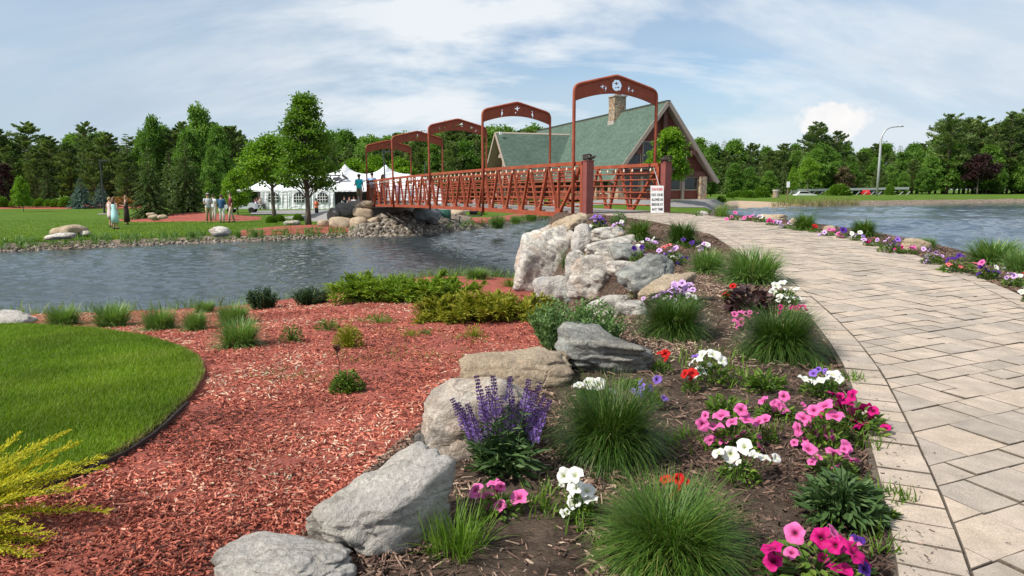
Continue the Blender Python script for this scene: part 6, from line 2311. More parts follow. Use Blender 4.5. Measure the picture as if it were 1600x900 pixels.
RT = 0.28
for sg_ in (-1, 1):
    ez = AZ - (HWD + 0.25) * SLP
    P4 = [(sg_ * (HWD + 0.25), 0, ez), (sg_ * (HWD + 0.25), RL, ez), (sg_ * 0.001, RL, AZ), (sg_ * 0.001, 0, AZ)]
    if sg_ < 0:
        P4 = P4
    roof_slab('roof', P4, RT, lodge)
    # rake board along the front edge
    mb = MB()
    a = np.array([sg_ * (HWD + 0.32), -0.07, ez - 0.30])
    b = np.array([sg_ * 0.02, -0.07, AZ - 0.22])
    mb.bar(a, b, 0.10, 0.42, up=(-sg_ * SLP, 0, 1))
    mb.part('rake_board', M['trim'], lodge)
mb = MB()
mb.box((0, RL / 2, AZ - 0.04), (0.5, RL + 0.02, 0.16))
mb.part('ridge_cap', M['shingle'], lodge)
# front gable wall (siding) as a shape with real openings left for the glazing
yw = 1.0
top_of = lambda x: AZ - 0.45 - abs(x) * SLP
mb = MB()
mb.prism([(-5.6, yw, 3.32), (5.6, yw, 3.32), (5.6, yw, top_of(5.6)), (0, yw, top_of(0)), (-5.6, yw, top_of(-5.6))], (0, 0.2, 0))
wall = mb.part('gable_wall', M['siding'], lodge)
mb = MB()
mb.box((0, yw + 0.1, 0.55), (11.2, 0.2, 1.1))
mb.part('low_wall', M['siding'], lodge)
mb = MB()
mb.box((0, yw - 0.12, 3.0), (12.6, 0.45, 0.62))
mb.part('cross_beam', M['beam'], lodge)


def window(x0, x1, z0, z1, y=yw - 0.02, nm=1, par=None, axis=0):
    """frame with glass and mullions; axis 0 = in the gable wall, 1 = in a side wall at x = y"""
    def pos(a, d, z):
        return (a, d, z) if axis == 0 else (d, a, z)

    def sz(a, d, z):
        return (a, d, z) if axis == 0 else (d, a, z)
    fr = MB()
    t_ = 0.13
    fr.box(pos((x0 + x1) / 2, y, z1 - t_ / 2), sz(x1 - x0, 0.12, t_))
    fr.box(pos((x0 + x1) / 2, y, z0 + t_ / 2), sz(x1 - x0, 0.12, t_))
    for xx in (x0 + t_ / 2, x1 - t_ / 2):
        fr.box(pos(xx, y, (z0 + z1) / 2), sz(t_, 0.118, z1 - z0 - 2 * t_))
    w_ = fr.part('window', M['trim'], par or lodge)
    n_ = max(1, nm)
    xs_ = np.linspace(x0 + t_, x1 - t_, n_ + 1)
    for a_, b_ in zip(xs_[:-1], xs_[1:]):
        gb = MB()
        gb.box(pos((a_ + b_) / 2, y + (0.03 if axis == 0 else 0.0), (z0 + z1) / 2), sz(b_ - a_ - 0.05, 0.03, z1 - z0 - 2 * t_ + 0.01))
        gb.part('pane', M['glass'], w_)
    return w_


for x0, x1 in ((-5.0, -2.9), (-2.5, -0.3), (0.45, 2.5), (2.9, 4.8)):
    window(x0, x1, 1.1, 2.7, nm=1)
for x0, x1, z1_ in ((-4.4, -2.75, 5.3), (-2.6, -0.15, 6.6), (0.15, 2.6, 6.6), (2.75, 3.2, 5.6)):
    window(x0, x1, 3.45, z1_, nm=2 if x1 - x0 > 1 else 1)
for xx in (-5.15, -2.7, 0.08, 2.7):
    mb = MB()
    mb.box((xx, yw - 0.13, 1.35), (0.30, 0.3, 2.69))
    mb.part('column', M['trim'], lodge)
for xx in (-5.4, 5.2):
    mb = MB()
    mb.box((xx, yw - 0.2, 1.33), (0.85, 0.9, 2.72))
    mb.part('stone_pier', M['fieldstone'], lodge)
for xx in (-3.55, 3.55):
    mb = MB()
    mb.box((xx, yw - 0.5, 5.35), (0.6, 0.9, 0.5))
    mb.part('bracket', M['beam'], lodge)
mb = MB()
mb.box((0, yw - 0.3, AZ - 2.2), (0.5, 0.4, 2.4))
mb.part('king_post', M['beam'], lodge)
mb = MB()
mb.box((0, yw - 0.25, 0.02), (12.8, 2.2, 0.16))
mb.part('porch_slab', M['concrete'], lodge)
# side walls and the back
mb = MB()
mb.box((-5.55, RL / 2, 1.35), (0.2, RL - 2.0, 2.7))
mb.part('wall', M['siding'], lodge)
mb = MB()
mb.box((5.55, RL / 2, 1.35), (0.2, RL - 2.0, 2.7))
mb.part('wall', M['siding'], lodge)
mb = MB()
mb.prism([(-5.6, RL - 1.0, 0), (5.6, RL - 1.0, 0), (5.6, RL - 1.0, top_of(5.6)), (0, RL - 1.0, top_of(0)), (-5.6, RL - 1.0, top_of(-5.6))], (0, 0.2, 0))
mb.part('gable_wall', M['siding'], lodge)
for ya in (3.0, 6.6, 10.2, 13.8):
    window(ya, ya + 2.2, 0.7, 2.4, y=-5.68, nm=2, axis=1)
    mb = MB()
    mb.box((-5.72, ya - 0.7, 1.33), (0.5, 0.6, 2.66))
    mb.part('stone_pier', M['fieldstone'], lodge)
# chimney
ct = 11.6
chx = -0.4
mb = MB()
mb.box((chx, ct, AZ + 0.05), (1.6, 1.6, 3.4))
ch = mb.part('chimney', M['fieldstone'], lodge)
mb = MB()
mb.box((chx, ct, AZ + 1.82), (1.85, 1.85, 0.16))
mb.part('chimney_cap', M['concrete'], ch)
mb = MB()
mb.box((chx + 0.1, ct, AZ + 2.2), (0.6, 0.6, 0.6))
mb.part('flue', M['fieldstone'], ch)
mb = MB()
mb.box((chx + 0.1, ct, AZ + 2.53), (0.7, 0.7, 0.07))
mb.part('flue_cap', M['concrete'], ch)
mb = MB()
mb.box((chx - 0.05, ct, AZ - 1.45), (1.68, 1.7, 0.5))
mb.part('flashing', M['concrete'], ch)
# wing with its own gable facing left
wt, ws_, wl = 24.05, 1.455, 11.25
wz = AZ - ws_ * SLP
WS, WHW = 1.08, 6.3
xin, xout = -ws_ - 0.02, -ws_ - wl
for sg_ in (-1, 1):
    yo = wt + sg_ * WHW
    zo = wz - WHW * WS
    # where the wing plane meets the main slope
    xi = -(AZ - zo) / SLP
    roof_slab('wing_roof', [(xout, yo, zo), (max(xi, -HWD - 0.25) + 0.05, yo, zo), (xin, wt + sg_ * 0.001, wz), (xout, wt + sg_ * 0.001, wz)], RT, lodge)
    mb = MB()
    mb.bar((xout - 0.06, yo, zo - 0.22), (xout - 0.06, wt, wz - 0.20), 0.10, 0.38, up=(0, -sg_ * WS, 1))
    mb.part('rake_board', M['trim'], lodge)
    mb = MB()
    mb.box((xout + 5.0, wt + sg_ * 4.4, 1.3), (8.6, 0.2, 2.6))
    mb.part('wall', M['siding'], lodge)
mb = MB()
mb.prism([(xout + 2.4, wt - 4.4, 0), (xout + 2.4, wt + 4.4, 0), (xout + 2.4, wt + 4.4, wz - 0.4 - 4.4 * WS), (xout + 2.4, wt, wz - 0.4), (xout + 2.4, wt - 4.4, wz - 0.4 - 4.4 * WS)], (0.2, 0, 0))
mb.part('wing_gable', M['siding'], lodge)
for yy0 in (-3.4, -0.15, 3.1):
    mb = MB()
    mb.box((xout + 1.2, wt + yy0, 2.2 + (1.2 if abs(yy0) < 1 else 0)), (0.4, 0.4, 4.3 + (2.4 if abs(yy0) < 1 else 0)))
    mb.part('column', M['trim'], lodge)
mb = MB()
mb.box((xout + 1.2, wt, 3.0), (0.45, 8.6, 0.5))
mb.part('cross_beam', M['trim'], lodge)
mb = MB()
mb.box((xout + 1.2, wt, 5.9), (0.45, 3.6, 0.5))
mb.part('tie_beam', M['trim'], lodge)
window(wt - 2.8, wt - 0.6, 0.8, 2.5, y=xout + 2.34, nm=2, axis=1)
window(wt + 0.6, wt + 2.8, 0.8, 2.5, y=xout + 2.34, nm=2, axis=1)
mb = MB()
mb.box((xout + 0.5, wt - 0.9, wz - 0.25), (0.35, 0.25, 0.4))
mb.part('floodlight', M['white'], lodge)

# ------------------------------------------------------------------ event tent
TY = 72.0
tent_l, tent_r = at_y(352, 300, TY)[0], at_y(690, 300, TY)[0]
GT = -1.0
tent = thing('event_tent', 'long white pole tent with pointed peaks and lettering beyond the far shore', 'tent', ((tent_l + tent_r) / 2, TY, GT))
tcx = (tent_l + tent_r) / 2
TL, TD = (tent_r - tent_l) / 2, 4.6
EV = at_y(560, 296.5, TY)[2] - GT
peaks = [at_y(p_, 256, TY + TD)[0] - tcx for p_ in (415, 477, 539, 602, 664)]
PKZ = at_y(602, 256, TY + TD)[2] - GT
LOWZ = at_y(570, 273, TY + TD)[2] - GT
nu_, nv_ = 121, 25
V = []
for i in range(nu_):
    u = -TL + 2 * TL * i / (nu_ - 1)
    dmin = min(abs(u - p_) for p_ in peaks)
    rz_ = LOWZ + (PKZ - LOWZ) * math.exp(-dmin / 0.85) * 1.0
    endk = min(1.0, (TL - abs(u)) / 4.2)
    rz_ = EV + (rz_ - EV) * min(1.0, endk) ** 1.15 if endk < 1 else rz_
    for j in range(nv_):
        v_ = -1 + 2 * j / (nv_ - 1)
        fl = (1 - abs(v_)) ** 1.18
        dip = 0.10 * math.sin(math.pi * abs(v_)) * (1 - abs(math.cos(u * math.pi / 4.3)))
        V.append((u, TD + v_ * TD, EV + (rz_ - EV) * fl - dip))
F = [(i * nv_ + j, (i + 1) * nv_ + j, (i + 1) * nv_ + j + 1, i * nv_ + j + 1) for i in range(nu_ - 1) for j in range(nv_ - 1)]
link('canopy', mesh_np('canopy', V, np.array(F), M['tent'], True), tent)


def canopy_z(u, v_):
    dmin = min(abs(u - p_) for p_ in peaks)
    rz_ = LOWZ + (PKZ - LOWZ) * math.exp(-dmin / 0.85)
    endk = min(1.0, (TL - abs(u)) / 4.2)
    rz_ = EV + (rz_ - EV) * endk ** 1.15 if endk < 1 else rz_
    return EV + (rz_ - EV) * (1 - abs(v_)) ** 1.18 - 0.10 * math.sin(math.pi * abs(v_)) * (1 - abs(math.cos(u * math.pi / 4.3)))


mb = MB()                                   # scalloped valance
npt = 140
for k in range(npt):
    a_, b_ = -TL + 2 * TL * k / npt, -TL + 2 * TL * (k + 1) / npt
    d_ = 0.16 + 0.05 * abs(math.sin(k * 0.9))
    mb.add([(a_, -0.02, EV), (b_, -0.02, EV), (b_, -0.03, EV - d_), (a_, -0.03, EV - d_)], [[0, 1, 2, 3]])
mb.part('valance', M['tent'], tent)
X_ = lambda px_: at_y(px_, 300, TY)[0] - tcx
for a_, b_ in ((407, 448), (448, 486), (486, 522), (600, 640), (640, 690)):
    mb = MB()
    x0, x1 = X_(a_) + 0.02, X_(b_) - 0.02
    nn_ = 16
    Vp, Fp = [], []
    for k in range(nn_ + 1):
        x = x0 + (x1 - x0) * k / nn_
        wob_ = 0.07 * math.sin(k * 1.9 + a_) + 0.04 * math.sin(k * 4.1)
        Vp += [(x, wob_ * 0.4, 0.0), (x, wob_, EV * 0.5), (x, 0.0, EV - 0.12)]
    for k in range(nn_):
        for j in range(2):
            Fp.append((k * 3 + j, k * 3 + 3 + j, k * 3 + 4 + j, k * 3 + 1 + j))
    mb.add(Vp, Fp)
    pn = mb.part('side_wall', M['tent'], tent)
    if a_ < 590:
        c_, hw_ = (x0 + x1) / 2, 0.52
        arcp = [(c_ - hw_, 0, 0.75), (c_ + hw_, 0, 0.75), (c_ + hw_, 0, 1.35)] + [(c_ + hw_ * math.cos(q_), 0, 1.35 + 0.4 * math.sin(q_)) for q_ in np.linspace(0.3, math.pi - 0.3, 6)] + [(c_ - hw_, 0, 1.35)]
        mb = MB()
        mb.prism([(a, -0.12, z) for a, _, z in arcp], (0, 0.03, 0))
        wn = mb.part('window', M['glass'], pn)
        for k in range(1, 4):
            xx = c_ - hw_ + 2 * hw_ * k / 4
            mb.box((0, 0, 0), (0, 0, 0)) if False else None
        mb = MB()
        for k in range(1, 4):
            mb.box((c_ - hw_ + 2 * hw_ * k / 4, -0.14, 1.2), (0.05, 0.02, 0.88))
        for z_ in (1.0, 1.3):
            mb.box((c_, -0.145, z_), (2 * hw_ - 0.04, 0.02, 0.05))
        o = mb.part('window_bars', M['white'], pn)
for px_ in (356, 407, 448, 486, 522, 560, 600, 640, 688):
    mb = MB()
    mb.tube([(X_(px_), 0.06, 0), (X_(px_), 0.06, EV)], 0.05, 6)
    mb.part('side_pole', M['galv'], tent)
for p_ in peaks:
    mb = MB()
    mb.tube([(p_, TD, 0), (p_, TD, PKZ + 0.25)], 0.06, 6)
    mb.part('centre_pole', M['dark_metal'], tent)
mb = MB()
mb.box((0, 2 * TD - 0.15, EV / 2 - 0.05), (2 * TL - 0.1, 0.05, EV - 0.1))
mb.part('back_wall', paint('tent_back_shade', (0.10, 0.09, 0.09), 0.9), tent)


def on_canopy(me, name, px_, v_, sc_=1.0):
    u = X_(px_)
    e = 0.03
    z0, z1 = canopy_z(u, v_ - e), canopy_z(u, v_ + e)
    zx0, zx1 = canopy_z(u - 0.1, v_), canopy_z(u + 0.1, v_)
    tx = Vector((1, 0, 0))
    ty = Vector((0, 2 * e * TD, z1 - z0)).normalized()
    tz = tx.cross(ty).normalized()
    ty = tz.cross(tx)
    o = link(name, me, tent)
    Mx = Matrix((tx, ty, tz)).transposed().to_4x4()
    o.matrix_local = Matrix.Translation(Vector((u, TD + v_ * TD, canopy_z(u, v_))) + tz * 0.06) @ Mx @ Matrix.Diagonal((sc_, sc_ * 1.7, 1, 1))
    return o


on_canopy(text_mesh('BOK VTE E', 0.62, M['sign_black'], 'lettering', 0.004, 0.012), 'lettering', 559, -0.40, 1.0)
on_canopy(text_mesh('RA', 0.62, M['sign_black'], 'lettering', 0.004, 0.012), 'lettering', 553, -0.62, 1.0)
on_canopy(text_mesh('L', 0.62, M['sign_black'], 'lettering', 0.004, 0.012), 'lettering', 594, -0.40, 1.0)
lg_o = [(-1, -.5), (0.2, -.62), (0.25, -.35), (0.95, 0.05), (0.1, 0.75), (-0.05, 0.55), (-1, 0.5)]
lg_i = [(-.85, -.36), (0.08, -.46), (0.12, -.22), (0.6, 0.06), (0.08, 0.5), (-0.05, 0.36), (-.85, 0.36)]
lg_c = [(-.6, -.2), (0.0, -.26), (0.3, 0.03), (0.02, 0.24), (-.6, 0.2)]
on_canopy(plate_mesh([[(a * 1.1, b * 0.9) for a, b in lp] for lp in (lg_o, lg_i, lg_c)], 0.006, M['sign_black'], 'emblem'), 'emblem', 522, -0.52, 1.0)

# ------------------------------------------------------------------ lamps, fence, vehicles, furniture
g = at_z(163.5, 335, -0.97)
hgt = at_y(155, 251, g[1])[2] - g[2]
root = thing('lamp_post', 'thin dark lamp post on the left lawn by the blue spruces', 'street lamp', g)
mb = MB()
mb.tube([(0, 0, 0), (0, 0, 0.5), (0, 0, hgt)], [0.10, 0.075, 0.06], 8)
mb.part('pole', M['dark_metal'], root)
mb = MB()
mb.box((0.28, 0, hgt + 0.02), (0.7, 0.28, 0.12))
mb.part('lamp_head', M['dark_metal'], root)
mb = MB()
mb.box((0, 0, 0.04), (0.7, 0.7, 0.1))
mb.part('footing', M['concrete'], root)
g = at_y(602, 326, 62)
hgt = at_y(602, 237, g[1])[2] - g[2]
root = thing('lamp_post', 'thin dark lamp post seen through the farthest bridge arch', 'street lamp', g)
mb = MB()
mb.tube([(0, 0, 0), (0, 0, 0.5), (0, 0, hgt)], [0.10, 0.075, 0.06], 8)
mb.part('pole', M['dark_metal'], root)
mb = MB()
mb.box((0.2, 0, hgt + 0.02), (0.8, 0.3, 0.12))
mb.part('lamp_head', M['dark_metal'], root)
g = Gf(1370, 306, -0.2)
sc_ = 1.0 / ppm(g)
hgt = (306 - 200) * sc_
root = thing('street_lamp', 'tall grey street lamp with curved arm on the far lake shore', 'street lamp', g)
mb = MB()
arm = [(0, 0, 0), (0, 0, hgt * 0.5), (0, 0, hgt * 0.80)]
for q_ in np.linspace(0, math.pi / 2, 8)[1:]:
    arm.append(((1 - math.cos(q_)) * 17 * sc_, 0, hgt * 0.80 + math.sin(q_) * hgt * 0.19))
arm.append((27 * sc_, 0, hgt * 1.0))
mb.tube(arm, np.linspace(0.24, 0.10, len(arm)), 8)
mb.part('pole', M['galv'], root, True)
mb = MB()
mb.tube([(26 * sc_, 0, hgt * 1.0), (29 * sc_, 0, hgt * 1.0 + 0.05), (33 * sc_, 0, hgt * 1.0)], [(0.12, 0.15), (0.2, 0.35), (0.08, 0.2)], 8)
mb.part('lamp_head', M['galv'], root, True)

# long white rail with leaning struts beyond the far shore
FYd = 150.0
g0, g1 = at_y(1236, 300, FYd), at_y(1420, 296.5, FYd + 6)
root = thing('rail_fence', 'long white rail on leaning struts beyond the far lake shore', 'fence', (g0[0], g0[1], -0.3))
mb = MB()
mb.bar((0, 0, 0.3 + g0[2] + 0.35), np.array([g1[0] - g0[0], 6, 0.3 + g1[2] + 0.35]), 0.16, 0.5)
mb.part('rail', M['galv'], root)
for k in range(17):
    f = k / 16
    x = (g1[0] - g0[0]) * f
    mb = MB()
    mb.bar((x - 0.7, 6 * f, -0.1), (x + 0.35, 6 * f, 0.9), 0.14, 0.14)
    mb.part('strut', M['galv'], root)

g = Gf(1212, 310, -0.15)
g = at_y(1212, 310, 108)
root = thing('stone_planter', 'round stone planter at the back of the beach', 'planter', (g[0], g[1], g[2] - 0.2))
s_ = 1 / ppm(g)
mb = MB()
mb.tube([(0, 0, -0.4), (0, 0, 0.1), (0, 0, 11 * s_), (0, 0, 13 * s_)], [5 * s_, 5 * s_, 4.6 * s_, 5.2 * s_], 14)
mb.part('body', M['fieldstone'], root)
mb = MB()
mb.tube([(0, 0, 13 * s_ + 0.001), (0, 0, 15.5 * s_)], [5.4 * s_, 5.0 * s_], 14)
mb.part('lid', M['concrete'], root)
g = at_y(1230, 311, 104)
s_ = 1 / ppm(g)
root = thing('sign_post', 'small white sign on a wooden post at the edge of the beach', 'sign', (g[0], g[1], g[2] - 0.2))
mb = MB()
mb.box((0, 0, 9 * s_ - 0.1), (1.2 * s_, 1.2 * s_, 21 * s_))
mb.part('post', M['wood'], root)
mb = MB()
mb.box((0, -0.09, 24.5 * s_), (4.6 * s_, 0.08, 9 * s_))
mb.part('panel', M['white'], root)


def car(label, px_, py_, Y, Lm, col, rz, cat='car'):
    g = at_y(px_, py_, Y)
    root = thing('parked_car', label, cat, g, rz)
    mb = MB()
    prof = [(-2.2, 0.3), (-2.25, 0.75), (-1.9, 0.9), (-1.2, 0.95), (1.1, 0.95), (2.0, 0.82), (2.25, 0.6), (2.2, 0.3)]
    mb.prism([(a, -0.85, b) for a, b in prof], (0, 1.7, 0))
    mb.part('body', paint('car_paint', col, 0.3, 0.03), root)
    mb = MB()
    mb.prism([(a, -0.72, b) for a, b in [(-1.9, 0.951), (-1.5, 1.42), (0.2, 1.45), (1.0, 0.951)]], (0, 1.44, 0))
    cb = mb.part('cabin', paint('car_paint', col, 0.3, 0.03), root)
    for sy in (-1, 1):
        mb = MB()
        mb.prism([(a, sy * 0.725 - 0.01, b) for a, b in [(-1.7, 1.0), (-1.42, 1.36), (0.12, 1.38), (0.8, 1.0)]], (0, 0.02, 0))
        mb.part('window', M['glass'], cb)
    for x_ in (-1.35, 1.35):
        for sy in (-1, 1):
            mb = MB()
            mb.tube([(x_, sy * 0.68, 0.32), (x_, sy * 0.87, 0.32)], 0.32, 12)
            mb.part('wheel', M['tyre'], root)
    return root


car('white car parked behind the reeds on the far shore', 1257, 310, 140, 4.5, (0.75, 0.75, 0.75), R(10))
car('red car parked behind the white rail left of the tall street lamp', 1349, 306.5, 160, 4.5, (0.5, 0.02, 0.02), R(80))
car('dark blue car parked behind the white rail next to the red one', 1362, 306.5, 163, 4.5, (0.02, 0.03, 0.06), R(20))
car('dark car parked behind the white rail left of the red one', 1337, 306.5, 163, 4.5, (0.03, 0.03, 0.04), R(10))

# utility cart by the tent
g = at_y(378, 332, 61)
root = thing('utility_cart', 'white utility cart with canopy parked left of the tent', 'golf cart', (g[0], g[1], float(Hf(g[0], g[1]))), R(8))
cartm = paint('cart_paint', (0.62, 0.64, 0.65), 0.4, 0.05)
mb = MB()
mb.prism([(a, -0.6, b) for a, b in [(-1.3, 0.35), (-1.35, 0.75), (-0.2, 0.78), (0.1, 0.55), (0.6, 0.55), (0.75, 0.9), (1.25, 0.75), (1.3, 0.35)]], (0, 1.2, 0))
mb.part('body', cartm, root)
mb = MB()
mb.box((0.1, 0, 1.82), (1.5, 1.25, 0.07))
mb.part('canopy', cartm, root)
for x_ in (-0.55, 0.8):
    for y_ in (-0.55, 0.55):
        mb = MB()
        mb.bar((x_, y_, 0.7), (x_ * 0.85, y_, 1.79), 0.05, 0.05)
        mb.part('strut', M['dark_metal'], root)
mb = MB()
mb.box((-0.15, 0, 0.95), (0.5, 1.1, 0.12))
mb.part('seat', M['black'], root)
mb = MB()
mb.box((-0.42, 0, 1.2), (0.1, 1.1, 0.42))
mb.part('seat_back', M['black'], root)
mb = MB()
mb.tube([(0.45, -0.3, 0.85), (0.3, -0.3, 1.1)], 0.03, 6)
mb.part('steering_column', M['black'], root)
for x_ in (-0.85, 0.95):
    for y_ in (-0.58, 0.58):
        mb = MB()
        mb.tube([(x_, y_ - 0.1, 0.25), (x_, y_ + 0.1, 0.25)], 0.25, 12)
        mb.part('wheel', M['tyre'], root)


def chair_thing(loc, rz, label, group=None):
    root = thing('folding_chair', label, 'chair', loc, rz, group)
    mb = MB()
    mb.box((0, 0, 0.45), (0.42, 0.42, 0.03))
    mb.part('seat', M['white'], root)
    mb = MB()
    mb.box((0, 0.20, 0.72), (0.42, 0.03, 0.26))
    mb.part('backrest', M['white'], root)
    for x_ in (-0.2, 0.2):
        mb = MB()
        mb.bar((x_, -0.18, 0), (x_, 0.205, 0.86), 0.03, 0.03)
        mb.part('leg', M['white'], root)
        mb = MB()
        mb.bar((x_ * 0.9, 0.2, 0), (x_ * 0.9, -0.15, 0.44), 0.03, 0.03)
        mb.part('leg', M['white'], root)
    return root


q = at_y(397, 330, 66)
chair0 = chair_thing((q[0], q[1], -0.97), R(-60), 'white folding chair in the tent opening behind the cart')
# ------------------------------------------------------------------ people
_pm = {}


def cloth(c, rough=0.8):
    k = tuple(round(v, 3) for v in c)
    if k not in _pm:
        _pm[k] = paint('cloth', c, rough, 0.12, 14)
    return _pm[k]


SKIN = {'light': paint('skin_light', (0.52, 0.31, 0.22), 0.6, 0.06), 'tan': paint('skin_tan', (0.42, 0.24, 0.16), 0.6, 0.06)}


def skin_body(parent, J, E, Rr, mat):
    """one continuous body grown round a skeleton"""
    me = bpy.data.meshes.new('body')
    me.from_pydata([tuple(v) for v in J], E, [])
    me.materials.append(mat)
    o = link('body', me, parent)
    sk = o.modifiers.new('Skin', 'SKIN')
    sk.use_smooth_shade = True
    for v, rd in zip(me.skin_vertices[0].data, Rr):
        v.radius = (rd, rd) if not hasattr(rd, '__len__') else rd
        v.use_root = False
    me.skin_vertices[0].data[0].use_root = True
    ss = o.modifiers.new('Sub', 'SUBSURF')
    ss.levels = ss.render_levels = 1
    return o


def person(label, loc, hgt, rz, top, bottom, hair=(0.06, 0.035, 0.02), skin='light', dress=None, shorts=False, long_hair=False, arms=('down', 'down'), seated=False, stride=0.0, sleeves=0.35, hat=None, group=None, shoes=(0.05, 0.04, 0.035), dress_len=0.42, lean=0.0):
    k = hgt / 1.75
    root = thing('person', label, 'person', loc, rz, group, k)
    dz = -0.47 if seated else 0.0
    ly = -lean
    pel = np.array([0, 0, 0.95 + dz])
    J = [pel, (0, ly * 0.3, 1.12 + dz), (0, ly * 0.7, 1.32 + dz), (0, ly, 1.47 + dz), (0, ly - 0.012, 1.56 + dz), (0, ly - 0.02, 1.68 + dz)]
    Rr = [(0.15, 0.105), (0.13, 0.095), (0.16, 0.11), 0.055, 0.075, 0.085]
    E = [(0, 1), (1, 2), (2, 3), (3, 4), (4, 5)]
    hands, elbows, shoulders = [], [], []
    for sd, mode in ((-1, arms[0]), (1, arms[1])):
        sh_ = np.array([sd * 0.185, ly * 0.85, 1.42 + dz])
        if mode == 'down':
            el, ha = sh_ + (sd * 0.06, 0.04, -0.28), sh_ + (sd * 0.07, -0.04, -0.53)
        elif mode == 'front':
            el, ha = sh_ + (sd * 0.05, -0.02, -0.28), sh_ + (-sd * 0.06, -0.24, -0.24)
        elif mode == 'up':
            el, ha = sh_ + (sd * 0.10, -0.12, -0.22), sh_ + (sd * 0.02, -0.28, 0.02)
        elif mode == 'hip':
            el, ha = sh_ + (sd * 0.19, 0.05, -0.25), sh_ + (sd * 0.02, -0.06, -0.43)
        elif mode == 'back':
            el, ha = sh_ + (sd * 0.12, 0.12, -0.26), sh_ + (-sd * 0.08, 0.17, -0.40)
        else:
            el, ha = sh_ + (sd * 0.06, -0.1, -0.26), sh_ + (-sd * 0.0, -0.33, -0.36)
        i0 = len(J)
        d = (ha - el) / np.linalg.norm(ha - el)
        J += [sh_, el, ha, ha + d * 0.05]
        Rr += [0.055, 0.042, 0.026, 0.03]
        E += [(2, i0), (i0, i0 + 1), (i0 + 1, i0 + 2), (i0 + 2, i0 + 3)]
        # five fingers from the palm
        sdv = np.cross(d, (0, 1.0, 0.2))
        sdv /= np.linalg.norm(sdv) + 1e-9
        for fi, (off, ln) in enumerate(((-0.03, 0.055), (-0.010, 0.075), (0.010, 0.078), (0.028, 0.068))):
            J.append(ha + d * (0.06 + ln) + sdv * off)
            Rr.append(0.009)
            E.append((i0 + 3, len(J) - 1))
        J.append(ha + d * 0.055 - sdv * 0.055)
        Rr.append(0.010)
        E.append((i0 + 2, len(J) - 1))
        hands.append(ha)
        elbows.append(el)
        shoulders.append(sh_)
    hips, knees, ankles = [], [], []
    for sd in (-1, 1):
        hp = np.array([sd * 0.09, 0, 0.90 + dz])
        if seated:
            kn, an = np.array([sd * 0.11, -0.42, 0.47]), np.array([sd * 0.11, -0.40, 0.08])
        else:
            kn, an = np.array([sd * 0.10, -0.03 - sd * stride * 0.5, 0.50]), np.array([sd * 0.105, 0.02 - sd * stride, 0.08])
        i0 = len(J)
        J += [hp, kn, an, an + (sd * 0.02, -0.13, -0.045)]
        Rr += [0.085, 0.056, 0.038, 0.032]
        E += [(0, i0), (i0, i0 + 1), (i0 + 1, i0 + 2), (i0 + 2, i0 + 3)]
        hips.append(hp)
        knees.append(kn)
        ankles.append(an)
    body = skin_body(root, J, E, Rr, SKIN[skin])
    # face
    hc = np.array([0, ly - 0.02, 1.64 + dz])
    for sd in (-1, 1):
        mb = MB()
        mb.ellipsoid(hc + (sd * 0.032, -0.080, 0.012), (0.012, 0.008, 0.008), 6, 5)
        mb.part('eye', M['black'], root)
        mb = MB()
        mb.ellipsoid(hc + (sd * 0.084, 0.0, -0.005), (0.012, 0.022, 0.032), 6, 5)
        mb.part('ear', SKIN[skin], root, True)
    mb = MB()
    mb.ellipsoid(hc + (0, -0.094, -0.018), (0.013, 0.018, 0.022), 6, 5)
    mb.part('nose', SKIN[skin], root, True)
    mb = MB()
    mb.ellipsoid(hc + (0, -0.080, -0.052), (0.024, 0.008, 0.007), 6, 5)
    mb.part('mouth', cloth((0.35, 0.12, 0.10)), root)
    # hair: cap over the back and top of the skull
    hm = cloth(hair, 0.7)
    mb = MB()
    th = np.linspace(0, 1.95, 7)
    Vh, Fh = [], []
    for i, a in enumerate(th):
        for j in range(12):
            b = 2 * math.pi * j / 12
            reach = min(a, 1.05 if -math.sin(b) > 0.45 else 1.95)
            Vh.append(hc + (0.098 * math.sin(reach) * math.cos(b), 0.015 + 0.108 * math.sin(reach) * math.sin(b), 0.02 + 0.112 * math.cos(reach)))
    for i in range(6):
        for j in range(12):
            a, b = i * 12 + j, i * 12 + (j + 1) % 12
            Fh.append((a, a + 12, b + 12, b))
    mb.add(Vh, Fh)
    if long_hair:
        mb.tube([hc + (0, 0.06, 0.02), hc + (0, 0.10, -0.10), hc + (0, 0.11, -0.26)], [(0.08, 0.05), (0.06, 0.10), (0.03, 0.09)], 10)
    mb.part('hair', hm, root, True)
    if hat:
        mb = MB()
        mb.tube([hc + (0, 0.0, 0.06), hc + (0, 0, 0.10), hc + (0, 0, 0.145)], [0.113, 0.108, 0.05], 12)
        mb.box(hc + (0, -0.14, 0.07), (0.15, 0.13, 0.014))
        mb.part('cap', cloth(hat), root, True)
    # clothes
    if dress is None:
        mb = MB()
        z0 = 0.88 + dz
        mb.tube([(0, 0, z0), (0, 0, 0.97 + dz), (0, ly * 0.3, 1.12 + dz), (0, ly * 0.7, 1.30 + dz), (0, ly * 0.9, 1.42 + dz), (0, ly, 1.475 + dz)], [(0.125, 0.185), (0.128, 0.182), (0.12, 0.172), (0.13, 0.195), (0.105, 0.185), (0.06, 0.075)], 14)
        for sh_, el, ha in zip(shoulders, elbows, hands):
            inner = sh_ * np.array([0.6, 1, 1]) + np.array([0, 0, -0.01])
            if sleeves > 0.6:
                mb.tube([inner, sh_, (sh_ + el) / 2, el, el + (ha - el) * 0.85], [0.07, 0.072, 0.06, 0.052, 0.038], 9)
            else:
                mb.tube([inner, sh_, sh_ + (el - sh_) * 0.75], [0.07, 0.074, 0.068], 9)
        mb.part('shirt', cloth(top), root, True)
        mb = MB()
